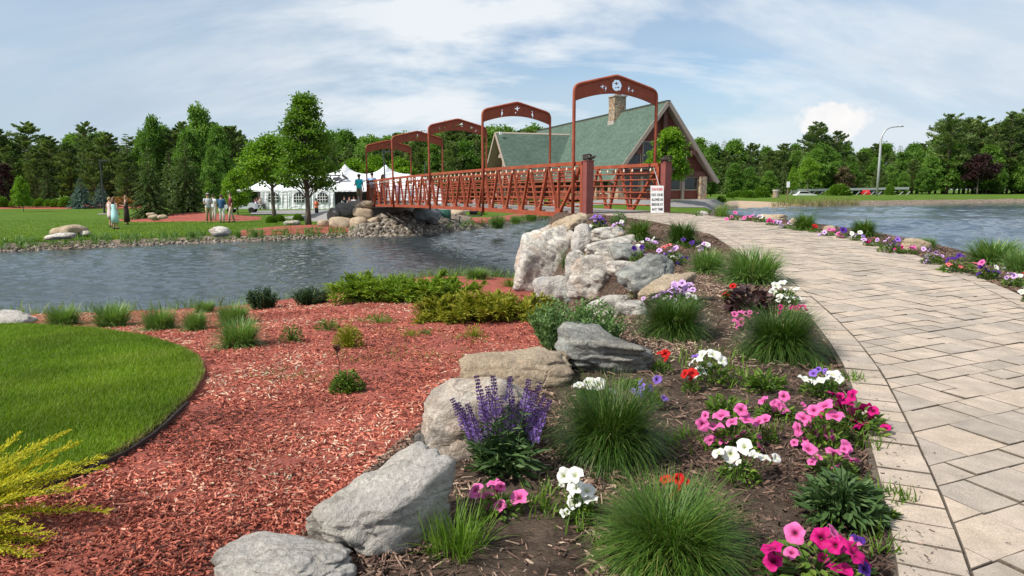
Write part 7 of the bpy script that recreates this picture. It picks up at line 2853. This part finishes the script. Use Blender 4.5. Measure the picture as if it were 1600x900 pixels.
        if not seated:
            mb.tube([(0, 0, 0.80), (0, 0, 0.88), (0, 0, 0.985)], [(0.11, 0.165), (0.122, 0.178), (0.121, 0.172)], 14)
        for hp, kn, an in zip(hips, knees, ankles):
            end = kn + (an - kn) * (0.06 if shorts else 0.93)
            mb.tube([hp + np.array([0, 0, 0.03]), (hp + kn) / 2, kn + (hp - kn) * 0.06, end] if not shorts else [hp + np.array([0, 0, 0.03]), (hp + kn) / 2, end], [0.098, 0.088, 0.072, 0.058] if not shorts else [0.098, 0.094, 0.088], 10)
        mb.part('shorts' if shorts else 'trousers', cloth(bottom), root, True)
    else:
        mb = MB()
        zs = [1.38, 1.30, 1.12, 0.97, 0.75, dress_len]
        mb.tube([(0, 0, z) for z in zs], [(0.10, 0.15), (0.122, 0.172), (0.105, 0.145), (0.13, 0.185), (0.15, 0.205), (0.17, 0.23)], 16)
        for sd in (-1, 1):
            mb.tube([(sd * 0.10, -0.09, 1.36), (sd * 0.115, 0.0, 1.46), (sd * 0.10, 0.09, 1.36)], 0.014, 5)
        mb.part('dress', cloth(dress), root, True)
    for an in ankles:
        mb = MB()
        mb.tube([an + (0, 0.05, -0.045), an + (0, -0.02, -0.035), an + (0, -0.13, -0.05), an + (0, -0.17, -0.055)], [(0.035, 0.04), (0.05, 0.045), (0.03, 0.048), (0.015, 0.03)], 8)
        mb.part('shoe', cloth(shoes), root, True)
    return root


def stand(px, py, Y=None, z=None):
    return Gf(px, py) if Y is None else (at_y(px, py, Y) if z is None else np.array([at_y(px, py, Y)[0], Y, z]))


def hpx(g, h):
    return h / ppm(g) * 1.02


# guests on the far lawn; rz 0 faces the camera
g = stand(181, 358)
person('woman in a long pale aqua dress with her back to the pond', g, 1.66, R(165), None, None, (0.16, 0.08, 0.04), dress=(0.42, 0.68, 0.70), arms=('down', 'front'), long_hair=True, dress_len=0.36, skin='tan')
g = stand(174, 355)
person('woman in a pale pink dress half hidden behind the aqua dress', g, 1.62, R(150), None, None, (0.45, 0.28, 0.12), dress=(0.66, 0.52, 0.52), arms=('front', 'down'), dress_len=0.55)
g = stand(199, 351)
person('woman in a long black dress raising a phone on the left lawn', g, 1.68, R(-70), None, None, (0.34, 0.18, 0.08), dress=(0.035, 0.018, 0.02), arms=('up', 'front'), long_hair=True, dress_len=0.16, skin='tan')
g = stand(327, 348)
person('man in a light grey polo shirt and khaki trousers facing the pond', g, 1.80, R(20), (0.48, 0.49, 0.52), (0.36, 0.27, 0.15), (0.03, 0.025, 0.02), arms=('front', 'front'), skin='tan', hat=(0.32, 0.30, 0.27))
g = stand(335, 345.5)
person('man in white shirt standing behind the grey polo man', g, 1.72, R(160), (0.75, 0.75, 0.76), (0.62, 0.58, 0.52), arms=('down', 'down'))
g = stand(347.5, 348)
person('man in a dark blue shirt and white trousers with his back to the pond', g, 1.74, R(175), (0.025, 0.09, 0.19), (0.70, 0.68, 0.64), (0.08, 0.05, 0.03), arms=('front', 'front'), sleeves=0.8)
g = stand(362, 347)
person('man in a maroon shirt and beige trousers stepping left', g, 1.80, R(-60), (0.14, 0.02, 0.03), (0.56, 0.47, 0.36), (0.10, 0.05, 0.04), arms=('front', 'down'), stride=0.16)
g = stand(495, 341)
person('boy in an orange shirt and black shorts by the maple', g, 1.42, R(150), (0.80, 0.22, 0.10), (0.02, 0.02, 0.025), (0.03, 0.02, 0.02), shorts=True, arms=('front', 'front'), skin='tan')
# on the far approach of the bridge
q = BP(BL + 0.9, -0.35, 0.16)
person('man in a turquoise shirt and khaki shorts at the far bridge end', q, 1.70, R(170), (0.03, 0.62, 0.74), (0.34, 0.26, 0.18), (0.03, 0.02, 0.015), shorts=True, arms=('down', 'front'), skin='tan', hat=(0.03, 0.03, 0.035))
q = BP(BL + 0.9, 0.45, 0.12)
person('man in a light blue shirt with hands behind his back on the bridge end', q, 1.86, R(165), (0.28, 0.42, 0.66), (0.24, 0.17, 0.12), (0.03, 0.025, 0.02), arms=('back', 'back'), sleeves=0.35)
q = BP(BL - 0.5, 0.75, 0.12)
person('woman with long brown hair and pink top on the bridge end', q, 1.70, R(150), (0.55, 0.30, 0.30), (0.35, 0.27, 0.27), (0.10, 0.05, 0.03), long_hair=True, arms=('down', 'down'))
q = BP(BL - 2.2, 1.2, 0.12)
person('child in a pale lilac shirt behind the bridge railing', q, 1.25, R(190), (0.50, 0.45, 0.60), (0.30, 0.32, 0.40), (0.10, 0.06, 0.04), arms=('down', 'down'))
q = BP(BL - 3.6, 1.5, 0.12)
person('child in a white shirt and blue shorts behind the bridge railing', q, 1.25, R(150), (0.72, 0.72, 0.74), (0.20, 0.28, 0.42), (0.25, 0.14, 0.07), shorts=True, arms=('down', 'down'))

# guests seated on white chairs before the lodge, seen through the railing
def seated(px, Y, top, lb, rz, i, z=None):
    p = at_y(px, 310, Y)
    zz_ = float(Hf(p[0], Y)) if z is None else z
    if i >= 0:
        c = dup(chair0, (p[0], Y, zz_), rz, f'white folding chair under the {lb}')
    person(f'{lb}', (p[0], Y - 0.02, zz_ + 0.0), 1.72, rz, top, (0.12, 0.12, 0.16), (0.10 + 0.05 * (i % 3), 0.06, 0.03), seated=True, arms=('lap', 'lap'))


for i, (px, Y, top, lb, rz) in enumerate([
    (648, 74, (0.74, 0.72, 0.70), 'seated guest in white seen left through the railing', R(150)),
    (676, 72, (0.55, 0.58, 0.70), 'seated guest in pale blue seen through the railing', R(190)),
    (716, 71, (0.72, 0.68, 0.66), 'seated guest in cream seen through the railing', R(130)),
    (742, 72, (0.66, 0.36, 0.38), 'seated guest in rose pink left of centre behind the railing', R(200)),
    (768, 71, (0.75, 0.75, 0.76), 'seated guest in bright white at the railing centre', R(170)),
    (796, 72, (0.70, 0.42, 0.42), 'seated guest in salmon seen through the railing', R(150)),
    (822, 71, (0.62, 0.56, 0.52), 'seated guest in beige seen through the railing', R(210)),
    (846, 72, (0.68, 0.50, 0.48), 'seated guest in pale pink before the lodge', R(170)),
    (868, 71, (0.45, 0.42, 0.62), 'seated guest in lavender nearest the gate post', R(160)),
]):
    seated(px, Y, top, lb, rz, i)
for i, (px, Y, top, lb, rz) in enumerate([
    (538, 71.5, (0.03, 0.035, 0.05), 'seated guest in black at the tent opening', R(60)),
    (546, 71, (0.16, 0.03, 0.035), 'seated guest in dark red at the tent opening', R(-40)),
    (553, 70.6, (0.74, 0.74, 0.75), 'seated guest in white shirt at the tent opening', R(200)),
    (401, 72.5, (0.35, 0.12, 0.18), 'seated guest in plum inside the left tent opening', R(30)),
    (406, 71.8, (0.60, 0.42, 0.36), 'seated guest in tan inside the left tent opening', R(100)),
]):
    seated(px, Y, top, lb, rz, i, -0.97)
# ------------------------------------------------------------------ trees
def cards(pos, dirs, L, W, seed, tint):
    return leaves(pos, dirs, L, W, seed, True, tint=tint)


def crown_mesh(name, V, F, T, mat):
    return mesh_np(name, V, F, mat, tint=T)


def broadleaf(seed, Ht, Wd, trunk, nclump, nleaf, leaf, mat, bark='bark', top_pow=0.8, tr=None, dense=0.0):
    """meshes (trunk with limbs, crown) of a broadleaf tree of height Ht"""
    r = np.random.default_rng(seed)
    tr = tr or Ht * 0.017
    ch = Ht - trunk
    C = []
    for k in range(nclump):
        f = (k + 0.5) / nclump
        prof = math.sin(math.pi * min(1, (0.12 + 0.88 * f) ** top_pow)) ** 0.75
        prof = max(prof, 0.18)
        a = k * 2.399 + r.normal(0, 0.4)
        q = Wd / 2 * prof * (r.uniform(0.35, 1.0) ** 0.6) * 0.86
        C.append((q * math.cos(a), q * math.sin(a), trunk + ch * (0.06 + 0.88 * f) + r.normal(0, 0.02) * ch))
    C = np.array(C)
    R_ = Wd * r.uniform(0.11, 0.20, nclump)
    mb = MB()
    wob = r.normal(0, 0.012 * Ht, (7, 2))
    zs = np.linspace(0, Ht * 0.86, 7)
    tp = np.column_stack([np.cumsum(wob, 0) * 0.4, zs])
    tp[0, :2] = 0
    mb.tube(tp, tr * np.array([1.5, 1.0, 0.85, 0.68, 0.5, 0.33, 0.12]), 9)
    for c in C:
        zj = max(trunk * 0.85, c[2] - 0.35 * np.hypot(c[0], c[1]) - 0.10 * ch)
        jx = np.interp(zj, tp[:, 2], tp[:, 0])
        jy = np.interp(zj, tp[:, 2], tp[:, 1])
        s = np.array([jx, jy, zj])
        mb.tube([s, (s + c) / 2 + np.array([0, 0, 0.03 * ch]), c], [tr * 0.32, tr * 0.2, tr * 0.07], 5, 0.5, False)
    idx = r.choice(nclump, nleaf, p=R_ ** 2 / (R_ ** 2).sum())
    d = r.normal(0, 1, (nleaf, 3))
    d /= np.linalg.norm(d, axis=1)[:, None]
    d[:, 2] = np.where(d[:, 2] < -0.35, -d[:, 2] * 0.5, d[:, 2])
    rad_ = R_[idx] * (r.random(nleaf) ** 0.45) * r.uniform(0.75, 1.2, nleaf)
    pos = C[idx] + d * rad_[:, None] * np.array([1.15, 1.15, 0.85])
    pos = pos + 0.25 * leaf * r.normal(0, 1, pos.shape)
    dirs = d + r.normal(0, 0.6, d.shape) + np.array([0, 0, -0.25])
    ctint = r.normal(0.5, 0.16, nclump)
    tt = np.clip(ctint[idx] + r.normal(0, 0.18, nleaf), 0, 1)
    V, F, T = cards(pos, dirs, leaf * r.uniform(0.7, 1.3, nleaf), leaf * 0.8 * r.uniform(0.7, 1.2, nleaf), seed, tt)
    return mb.mesh('trunk', M[bark], True), crown_mesh('crown', V, F, T, M[mat])


def spruce(seed, Ht, Wd, mat, whorls=26, per=10, dens=15, base=0.03, needle=0.3, droop=0.28, bark='bark_brown'):
    r = np.random.default_rng(seed)
    mb = MB()
    mb.tube([(0, 0, 0), (0, 0, Ht * 0.5), (0, 0, Ht * 0.985)], [Ht * 0.016, Ht * 0.009, 0.01], 7)
    pos, dirs, tts, Ls = [], [], [], []
    for k in range(whorls):
        f = k / (whorls - 1)
        z = Ht * (base + (0.97 - base) * f)
        bl = Wd / 2 * (1 - f) ** 0.82 * r.uniform(0.82, 1.12) + 0.02 * Ht
        nb = max(4, int(per * (1 - 0.55 * f)))
        for j in range(nb):
            a = 2 * math.pi * j / nb + k * 0.8 + r.normal(0, 0.15)
            L = bl * r.uniform(0.72, 1.12)
            tip = np.array([L * math.cos(a), L * math.sin(a), -droop * L * r.uniform(0.6, 1.3) + (0.25 * L if f > 0.8 else 0)])
            o = np.array([0, 0, z])
            m = max(4, int(dens * (L / (Wd / 2)) + 3))
            bt = r.normal(0.45, 0.18)
            for q in range(m):
                g = (q + r.random()) / m
                g = 0.15 + 0.85 * g
                p = o + tip * g + np.array([0, 0, 0.10 * L * math.sin(math.pi * g) - 0.05 * L * g])
                side = np.array([-math.sin(a), math.cos(a), 0]) * r.choice([-1, 1]) * r.uniform(0.1, 0.9)
                pos.append(p)
                dirs.append(tip / L * 0.8 + side + np.array([0, 0, r.uniform(-0.35, 0.1)]))
                tts.append(bt + 0.25 * (g - 0.5) + r.normal(0, 0.12))
                Ls.append(needle * r.uniform(0.7, 1.25) * (0.65 + 0.5 * (1 - f)))
    pos, dirs, Ls = np.array(pos), np.array(dirs), np.array(Ls)
    V, F, T = cards(pos, dirs, Ls, Ls * 0.42, seed, np.clip(tts, 0, 1))
    return mb.mesh('trunk', M[bark], True), crown_mesh('crown', V, F, T, M[mat])


def pine(seed, Ht, Wd, mat='needle_pine', trunk=0.25, nb=46, per=60, needle=0.34, open_=0.0, bark='bark_brown'):
    """white pine: long upturned limbs carrying flat plumes"""
    r = np.random.default_rng(seed)
    mb = MB()
    lean = r.normal(0, 0.012 * Ht, 2)
    mb.tube([(0, 0, 0), (lean[0] * 0.5, lean[1] * 0.5, Ht * 0.5), (lean[0], lean[1], Ht * 0.97)], [Ht * 0.016, Ht * 0.011, 0.02], 8)
    pos, dirs, tts = [], [], []
    for k in range(nb):
        f = (k + r.random()) / nb
        f = f ** 0.9
        z = Ht * (trunk + (0.98 - trunk) * f)
        prof = (min(1.0, (f + 0.12) / 0.35)) ** 0.6 * (1 - f ** 2.0) ** 0.7 + 0.06
        L = Wd / 2 * prof * r.uniform(0.55 - 0.2 * open_, 1.15)
        a = k * 2.399 + r.normal(0, 0.3)
        o = np.array([lean[0] * z / Ht, lean[1] * z / Ht, z])
        up = r.uniform(0.02, 0.3) + 0.35 * f
        tip = np.array([L * math.cos(a), L * math.sin(a), up * L])
        mb.tube([o, o + tip * 0.6 + np.array([0, 0, -0.04 * L]), o + tip], [Ht * 0.005, Ht * 0.0035, 0.01], 4, 0.5, False)
        bt = r.normal(0.48, 0.17)
        m = int(per * (0.45 + 0.55 * L / (Wd / 2)))
        sdv = np.array([-math.sin(a), math.cos(a), 0])
        g = 0.25 + 0.75 * r.random(m) ** 0.8
        spread = L * 0.26 * np.sin(np.pi * np.clip(g * 0.85, 0, 1)) + 0.1
        p = o + tip * g[:, None] + sdv * (r.normal(0, 0.55, m) * spread)[:, None] + np.stack([0 * g, 0 * g, r.normal(0.05, 0.10, m) * L * 0.55], 1)
        d = tip / L * 0.7 + sdv * r.normal(0, 0.6, m)[:, None] + np.stack([0 * g, 0 * g, r.uniform(0.0, 0.8, m)], 1)
        pos.append(p)
        dirs.append(d)
        tts.append(bt + r.normal(0, 0.13, m))
    pos, dirs, tts = np.concatenate(pos), np.concatenate(dirs), np.concatenate(tts)
    n = len(pos)
    V, F, T = cards(pos, dirs, needle * r.uniform(0.7, 1.3, n), needle * 0.55 * r.uniform(0.7, 1.3, n), seed, np.clip(tts, 0, 1))
    return mb.mesh('trunk', M[bark], True), crown_mesh('crown', V, F, T, M[mat])


def put_tree(meshes, name, label, cat, loc, rz, scale, group=None):
    root = thing(name, label, cat, loc, rz, group, scale)
    link('trunk', meshes[0], root)
    link('crown', meshes[1], root)
    return root


def tree_at(meshes, Ht, name, label, px, py, top, Y=None, cat='tree', wide=1.0, z=None, group=None, rz=None):
    """base pixel, top row; Y fixes the distance"""
    g = Gf(px, py) if Y is None else at_y(px, py, Y)
    if z is not None:
        g[2] = z
    elif Y is not None:
        g[2] = float(Hf(g[0], g[1]))
    hgt = at_y(px, top, g[1])[2] - g[2]
    k = hgt / Ht
    return put_tree(meshes, name, label, cat, g - np.array([0, 0, 0.05]), px * 0.7 if rz is None else rz, (k * wide, k * wide, k), group)


# single trees that one can pick out
MAPLE = broadleaf(801, 8.0, 3.75, 1.95, 64, 15000, 0.17, 'leaf_maple', tr=0.145, top_pow=0.72)
tree_at(MAPLE, 8.0, 'maple_tree', 'dark green maple standing in red mulch on the far shore', 482, 352, 148, cat='tree')
YMAPLE = broadleaf(802, 5.2, 4.2, 2.25, 38, 6500, 0.19, 'leaf_bright', tr=0.12, top_pow=0.8)
tree_at(YMAPLE, 5.2, 'maple_tree', 'bright green maple left of the dark one before the tent', 430, 344, 214)
SAPL = broadleaf(803, 4.0, 3.2, 0.6, 34, 6500, 0.19, 'leaf_bright', tr=0.05)
tree_at(SAPL, 4.0, 'young_tree', 'bright green young tree beside the men in polo shirts', 372, 336, 264, wide=0.8)
tree_at(SAPL, 4.0, 'young_tree', 'small bright green sapling left of the round bushes', 37, 331, 277, wide=0.62)
LODGE_T = broadleaf(804, 5.4, 2.9, 1.4, 40, 9000, 0.18, 'leaf_bright', tr=0.10)
tree_at(LODGE_T, 5.4, 'young_tree', 'round bright green tree in front of the lodge gable', 1044, 315.5, 199, Y=70)
PURP = broadleaf(805, 5.0, 3.0, 0.5, 24, 5000, 0.2, 'leaf_redtree', tr=0.07)
tree_at(PURP, 5.0, 'purple_tree', 'dark purple leaved tree at the left frame edge', 10, 318, 256, Y=82, wide=0.9)
PURP2 = broadleaf(806, 5.0, 4.4, 1.6, 26, 5000, 0.24, 'leaf_redtree', tr=0.08)
tree_at(PURP2, 5.0, 'purple_tree', 'dark purple tree on the far right shore before the pines', 1527, 304, 243, Y=172)
tree_at(YMAPLE, 5.2, 'young_tree', 'bright yellow green tree on the far shore left of the street lamp', 1262, 305, 249, Y=150, wide=0.72)
tree_at(SAPL, 4.0, 'young_tree', 'pale green sapling behind the white sign post', 1238, 306, 262, Y=140, wide=0.5)
BRN = broadleaf(807, 5.0, 4.4, 0.4, 26, 4200, 0.26, 'leaf_brown', tr=0.06)

SPR = [spruce(811, 9.0, 5.6, 'needle_spruce', 36, 13, 34, 0.01, 0.36), spruce(812, 9.0, 5.4, 'needle_spruce', 36, 13, 34, 0.01, 0.36)]
tree_at(SPR[0], 9.0, 'spruce_tree', 'dark spruce on the mulch mound behind the stones', 236, 334, 228, Y=46.5, z=-0.75, wide=0.95)
tree_at(SPR[1], 9.0, 'spruce_tree', 'broad dark spruce right of the other on the mulch mound', 295, 333, 216, Y=49, z=-0.75, wide=0.98)
BSP = spruce(813, 4.0, 3.3, 'needle_blue', 26, 13, 24, 0.01, 0.24, 0.15)
tree_at(BSP, 4.0, 'blue_spruce', 'larger blue spruce left of the dark lamp post', 128, 323, 277, Y=74)
tree_at(BSP, 4.0, 'blue_spruce', 'blue spruce right behind the dark lamp post', 159, 321, 284, Y=76, wide=1.05)

# round bushes on the left mulch bed
BUSH = [dome_foliage('crown', 821 + k, 1500, 'leaf_maple', 0.22, 0.15, 0.9, 1.25, True, 10, 0.5) for k in range(2)]
for i, (px, py, wd_, lb) in enumerate([
    (2, 323, 22, 'round green bush at the left frame edge'), (25, 321, 18, 'round green bush left of the sapling'), (48, 321, 18, 'round green bush right of the sapling'), (62, 322, 18, 'nearer round green bush at the middle of the bush row'),
    (76, 320, 16, 'round bush behind the middle of the bush row'), (87, 321, 17, 'round yellow green bush right of the row middle'), (104, 322, 22, 'widest round bush next to the larger blue spruce'), (116, 319, 16, 'round bush half hidden by the larger blue spruce')]):
    g = at_y(px, py, 75)
    g[2] = float(Hf(g[0], g[1])) + 0.2
    s = wd_ / ppm(g)
    o = link('round_bush', BUSH[i % 2], None, g, i * 1.3, (s / 1.75, s / 1.75, s / 1.75))
    tag(o, lb, 'bush')
ORB = dome_foliage('crown', 829, 900, 'orange_leaf', 0.2, 0.12, 0.9, 0.9, True, 8)
g = at_y(190, 322, 73)
o = link('barberry_bush', ORB, None, (g[0], g[1], -0.75), 0, (1.7, 1.2, 1.1))
tag(o, 'orange leaved low bush left of the dark spruces', 'bush')
for i, (px, py, w_, h_, lb, Y) in enumerate([
    (1127, 309, 14, 9, 'grey green bush right of the lodge corner', 86), (1152, 308, 16, 9, 'round grey green bush at the back of the beach, left one', 110), (1168, 308.5, 24, 11, 'wide grey green bush at the back of the beach', 108), (1189, 309, 26, 16, 'bright green bush left of the stone planter', 112),
    (1310, 310, 34, 17, 'dark green mounded bush behind the reeds on the far shore', 136), (1390, 305, 14, 16, 'small conical bush at the right end of the white rail', 150), (1140, 309, 12, 7, 'brownish low bush beside the lodge corner', 100)]):
    g = at_y(px, py, Y)
    g[2] = float(Hf(g[0], g[1])) - 0.05
    s = 1 / ppm(g)
    o = link('round_bush', BUSH[i % 2], None, g, i * 1.7, (w_ * s / 1.75, w_ * s / 1.75, h_ * s / 1.2 + 0.1))
    tag(o, lb, 'bush')
for i, (px, py, lb) in enumerate([(424, 348, 'small shrub at the foot of the bright green maple'), (437, 346, 'yellow green shrub right of the bright maple trunk'), (466, 345, 'small green shrub left of the dark maple trunk')]):
    g = Gf(px, py)
    s = 16 / ppm(g)
    o = link('small_shrub', BUSH[i % 2], None, g, i, (s / 1.75, s / 1.75, s * 0.55))
    tag(o, lb, 'shrub')

# forest prototypes, about 12 m high
PROT = {
    'pine': [pine(831, 12, 7.0, trunk=0.10, nb=80, per=130, needle=0.40), pine(832, 12, 7.6, trunk=0.06, nb=84, per=130, needle=0.40), pine(833, 12, 6.4, trunk=0.10, nb=78, per=120, needle=0.38)],
    'white_pine': [pine(834, 14, 8.4, trunk=0.3, nb=44, per=170, needle=0.40, open_=0.6), pine(835, 14, 7.6, trunk=0.25, nb=46, per=160, needle=0.40, open_=0.5)],
    'broad': [broadleaf(836, 11, 7.0, 1.0, 60, 13000, 0.40, 'leaf_forest'), broadleaf(837, 11, 6.4, 0.7, 60, 12000, 0.38, 'leaf_forest', top_pow=0.95), broadleaf(838, 12, 6.0, 0.7, 64, 13000, 0.38, 'leaf_forest', top_pow=1.05)],
    'spruce': [spruce(839, 11, 5.6, 'needle_spruce', 32, 12, 24, 0.02, 0.46), spruce(840, 11, 5.0, 'needle_pine', 32, 11, 22, 0.03, 0.46)],
}
HT = {'pine': 12, 'white_pine': 14, 'broad': None, 'spruce': 11}
KIND = {'pine': 'pine_tree', 'white_pine': 'pine_tree', 'broad': 'broadleaf_tree', 'spruce': 'spruce_tree'}
DESC = {'pine': 'dense dark pine', 'white_pine': 'tall open white pine', 'broad': 'leafy green broadleaf tree', 'spruce': 'narrow dark spruce'}
FOREST = []
frs = np.random.default_rng(61)


def forest_tree(kind, px, Y, top, region, slim=1.0):
    ms = PROT[kind]
    i = int(frs.integers(0, len(ms)))
    h0 = {'pine': (12, 12, 12), 'white_pine': (14, 14), 'broad': (11, 11, 12), 'spruce': (11, 11)}[kind][i]
    p = at_y(px, 310, Y)
    z = float(Hf(p[0], Y))
    hgt = at_y(px, top, Y)[2] - z
    k = hgt / h0
    wv_ = k * frs.uniform(0.9, 1.15) * slim
    o = put_tree(ms[i], KIND[kind], '', 'tree', (p[0], Y, z - 0.1), frs.uniform(0, 6.28), (wv_, wv_, k), f'{DESC[kind]}s in the forest {region}')
    FOREST.append((o, kind, px, Y, region))
    return o


# skyline of the photograph: (px, top row)
sky_l = [(-160, 215), (-60, 205), (0, 196), (20, 215), (55, 187), (80, 205), (100, 215), (140, 188), (165, 205), (200, 205), (240, 185), (262, 195), (290, 195), (318, 170), (345, 195), (372, 200), (400, 212), (440, 215), (480, 210), (540, 203), (580, 208), (620, 205), (660, 200), (700, 190), (740, 205), (800, 198), (850, 205)]
sky_r = [(1060, 208), (1095, 208), (1130, 214), (1160, 214), (1200, 214), (1235, 222), (1270, 192), (1300, 218), (1340, 220), (1380, 220), (1420, 217), (1450, 210), (1480, 180), (1515, 186), (1540, 195), (1570, 176), (1600, 170), (1650, 175), (1720, 185), (1800, 180)]
# left forest, front row: chosen trees
for px, Y, top, kind in [(0, 92, 200, 'pine'), (22, 86, 236, 'pine'), (54, 94, 189, 'white_pine'), (60, 84, 232, 'pine'), (85, 86, 212, 'pine'), (110, 85, 222, 'pine'), (143, 95, 189, 'white_pine'), (150, 84, 224, 'pine'), (176, 88, 206, 'pine'), (204, 86, 205, 'spruce'), (200, 80, 238, 'pine'), (244, 84, 182, 'broad'), (262, 88, 196, 'broad'), (290, 90, 190, 'pine'), (318, 84, 168, 'broad'), (345, 82, 196, 'broad'), (300, 80, 205, 'broad'), (230, 88, 205, 'broad'), (330, 88, 190, 'pine'), (276, 85, 200, 'white_pine'), (367, 90, 196, 'pine'), (335, 76, 232, 'broad'), (-40, 86, 215, 'pine'), (-90, 88, 200, 'pine'), (-20, 96, 196, 'pine'), (75, 80, 262, 'spruce'), (268, 78, 232, 'spruce')]:
    forest_tree(kind, px, Y, top, 'on the left behind the lawn', 0.62 if kind == 'broad' else 0.95)
for row, (dy, drop) in enumerate(((12, 10), (24, 2))):
    for px in np.arange(-170, 420, 27):
        p_ = px + frs.uniform(-9, 9)
        top = np.interp(p_, [a for a, _ in sky_l], [b for _, b in sky_l]) + drop + frs.uniform(0, 14)
        forest_tree(frs.choice(['pine', 'white_pine', 'broad', 'spruce', 'spruce']), p_, 92 + dy + frs.uniform(-3, 3), top, 'on the left behind the lawn')
# centre forest behind the tents and the lodge
for row, (Y0, drop, st) in enumerate(((104, 22, 26), (114, 10, 22), (126, 0, 19))):
    for px in np.arange(395, 905, st):
        p_ = px + frs.uniform(-8, 8)
        top = np.interp(p_, [a for a, _ in sky_l], [b for _, b in sky_l]) + drop + frs.uniform(-4, 10)
        Yt = Y0 + frs.uniform(-3, 3)
        if p_ > 770:
            Yt += 38
        forest_tree(frs.choice(['pine', 'broad', 'broad', 'spruce', 'pine', 'spruce']), p_, Yt, top, 'behind the tent and the bridge')
for px, top in ((840, 200), (802, 204), (872, 196), (895, 210), (828, 208)):
    forest_tree('white_pine', px, 152, top, 'behind the tent and the bridge')
for px in (552, 590, 628):
    tree_at(SAPL, 4.0, 'young_tree', 'bright green young tree behind the tent roof ' + {552: 'between the first two peaks', 590: 'left of the dark lamp post', 628: 'between the last two peaks'}[px], px, 312, 250 if px != 590 else 246, Y=94, wide=1.1)
# right forest beyond the lake
for row, (Y0, drop, st) in enumerate(((165, 30, 24), (180, 12, 22), (198, 0, 20))):
    for px in np.arange(1060, 1720, st):
        p_ = px + frs.uniform(-8, 8)
        top = np.interp(p_, [a for a, _ in sky_r], [b for _, b in sky_r]) + drop + frs.uniform(2, 16)
        Yt = Y0 + frs.uniform(-4, 4) + max(0, (p_ - 1350)) * 0.09
        forest_tree(frs.choice(['pine', 'broad', 'broad', 'broad', 'pine', 'spruce']), p_, Yt, top, 'beyond the lake on the right')
for px, top, Y in ((1272, 190, 182), (1300, 205, 185), (1478, 177, 176), (1505, 186, 186), (1518, 182, 190), (1545, 193, 180), (1572, 174, 180), (1596, 169, 184), (1625, 174, 182), (1268, 196, 190), (1660, 176, 184)):
    forest_tree('white_pine', px, Y, top, 'beyond the lake on the right')
for px, top, Y in ((1110, 262, 120), (1098, 270, 118), (1146, 255, 124), (1170, 262, 132), (1440, 262, 168), (1585, 245, 180), (1560, 262, 176), (1200, 268, 134), (1410, 268, 166), (1600, 235, 182), (1620, 240, 180)):
    forest_tree('broad', px, Y, top, 'beyond the lake on the right')
tree_at(BRN, 5.0, 'young_tree', 'brownish leaved tree behind the white rail', 1316, 306, 262, Y=160, wide=1.0)

# every forest tree gets a label of its own: its kind, its row and the thing it stands behind
MARKS = {
    'on the left behind the lawn': (('beyond the left edge', -999), ('behind the purple leaved tree', -5), ('behind the sapling and bushes', 24), ('behind the round bush row', 62), ('behind the larger blue spruce', 106), ('behind the dark lamp post', 144), ('behind the black dress woman', 180), ('behind the left mound spruce', 210), ('between the two mound spruces', 250), ('behind the broad mound spruce', 276), ('behind the polo shirt men', 318), ('behind the young tree by the men', 352), ('behind the bright maple', 392)),
    'behind the tent and the bridge': (('behind the bright maple', -999), ('behind the dark maple', 445), ('behind the first tent peak', 522), ('behind the farthest arch', 572), ('behind the fourth arch', 618), ('behind the third arch', 668), ('between third and second arch', 712), ('behind the second arch', 756), ('behind the lodge wing roof', 800), ('behind the lodge ridge', 852)),
    'beyond the lake on the right': (('behind the lodge gable', -999), ('right of the lodge corner', 1118), ('behind the beach bushes', 1145), ('behind the stone planter', 1190), ('behind the white sign', 1222), ('behind the yellow green tree', 1250), ('under the heap cloud', 1285), ('left of the street lamp', 1325), ('behind the street lamp', 1358), ('right of the street lamp', 1384), ('behind the rail end', 1412), ('left of the purple tree', 1450), ('behind the purple tree', 1505), ('right of the purple tree', 1545), ('at the right frame edge', 1578), ('beyond the right frame edge', 1603), ('far beyond the right frame edge', 1660))}
ORD = ['first', 'second', 'third', 'fourth', 'fifth', 'sixth', 'seventh', 'eighth', 'ninth', 'tenth', 'eleventh', 'twelfth']
from collections import defaultdict
cells = defaultdict(list)
for o, kind, px, Y, region in FOREST:
    mk = [m_ for m_, lim in MARKS[region] if px >= lim][-1]
    ys_ = sorted(f[3] for f in FOREST if f[4] == region)
    rank = sum(v < Y for v in ys_) / len(ys_)
    row = 'front row' if rank < 0.34 else 'middle row' if rank < 0.67 else 'back row'
    cells[(kind, mk, row)].append((px, o))
SHORT = {'pine': 'dense dark pine', 'white_pine': 'tall open white pine', 'broad': 'leafy green forest tree', 'spruce': 'narrow dark spruce'}
for (kind, mk, row), lst in cells.items():
    lst.sort(key=lambda v: v[0])
    for i, (px, o) in enumerate(lst):
        lb = f'{SHORT[kind]} {mk}, {row}'
        if len(lst) > 1:
            lb += f', {ORD[min(i, 11)]} from left'
        o['label'] = lb
pass
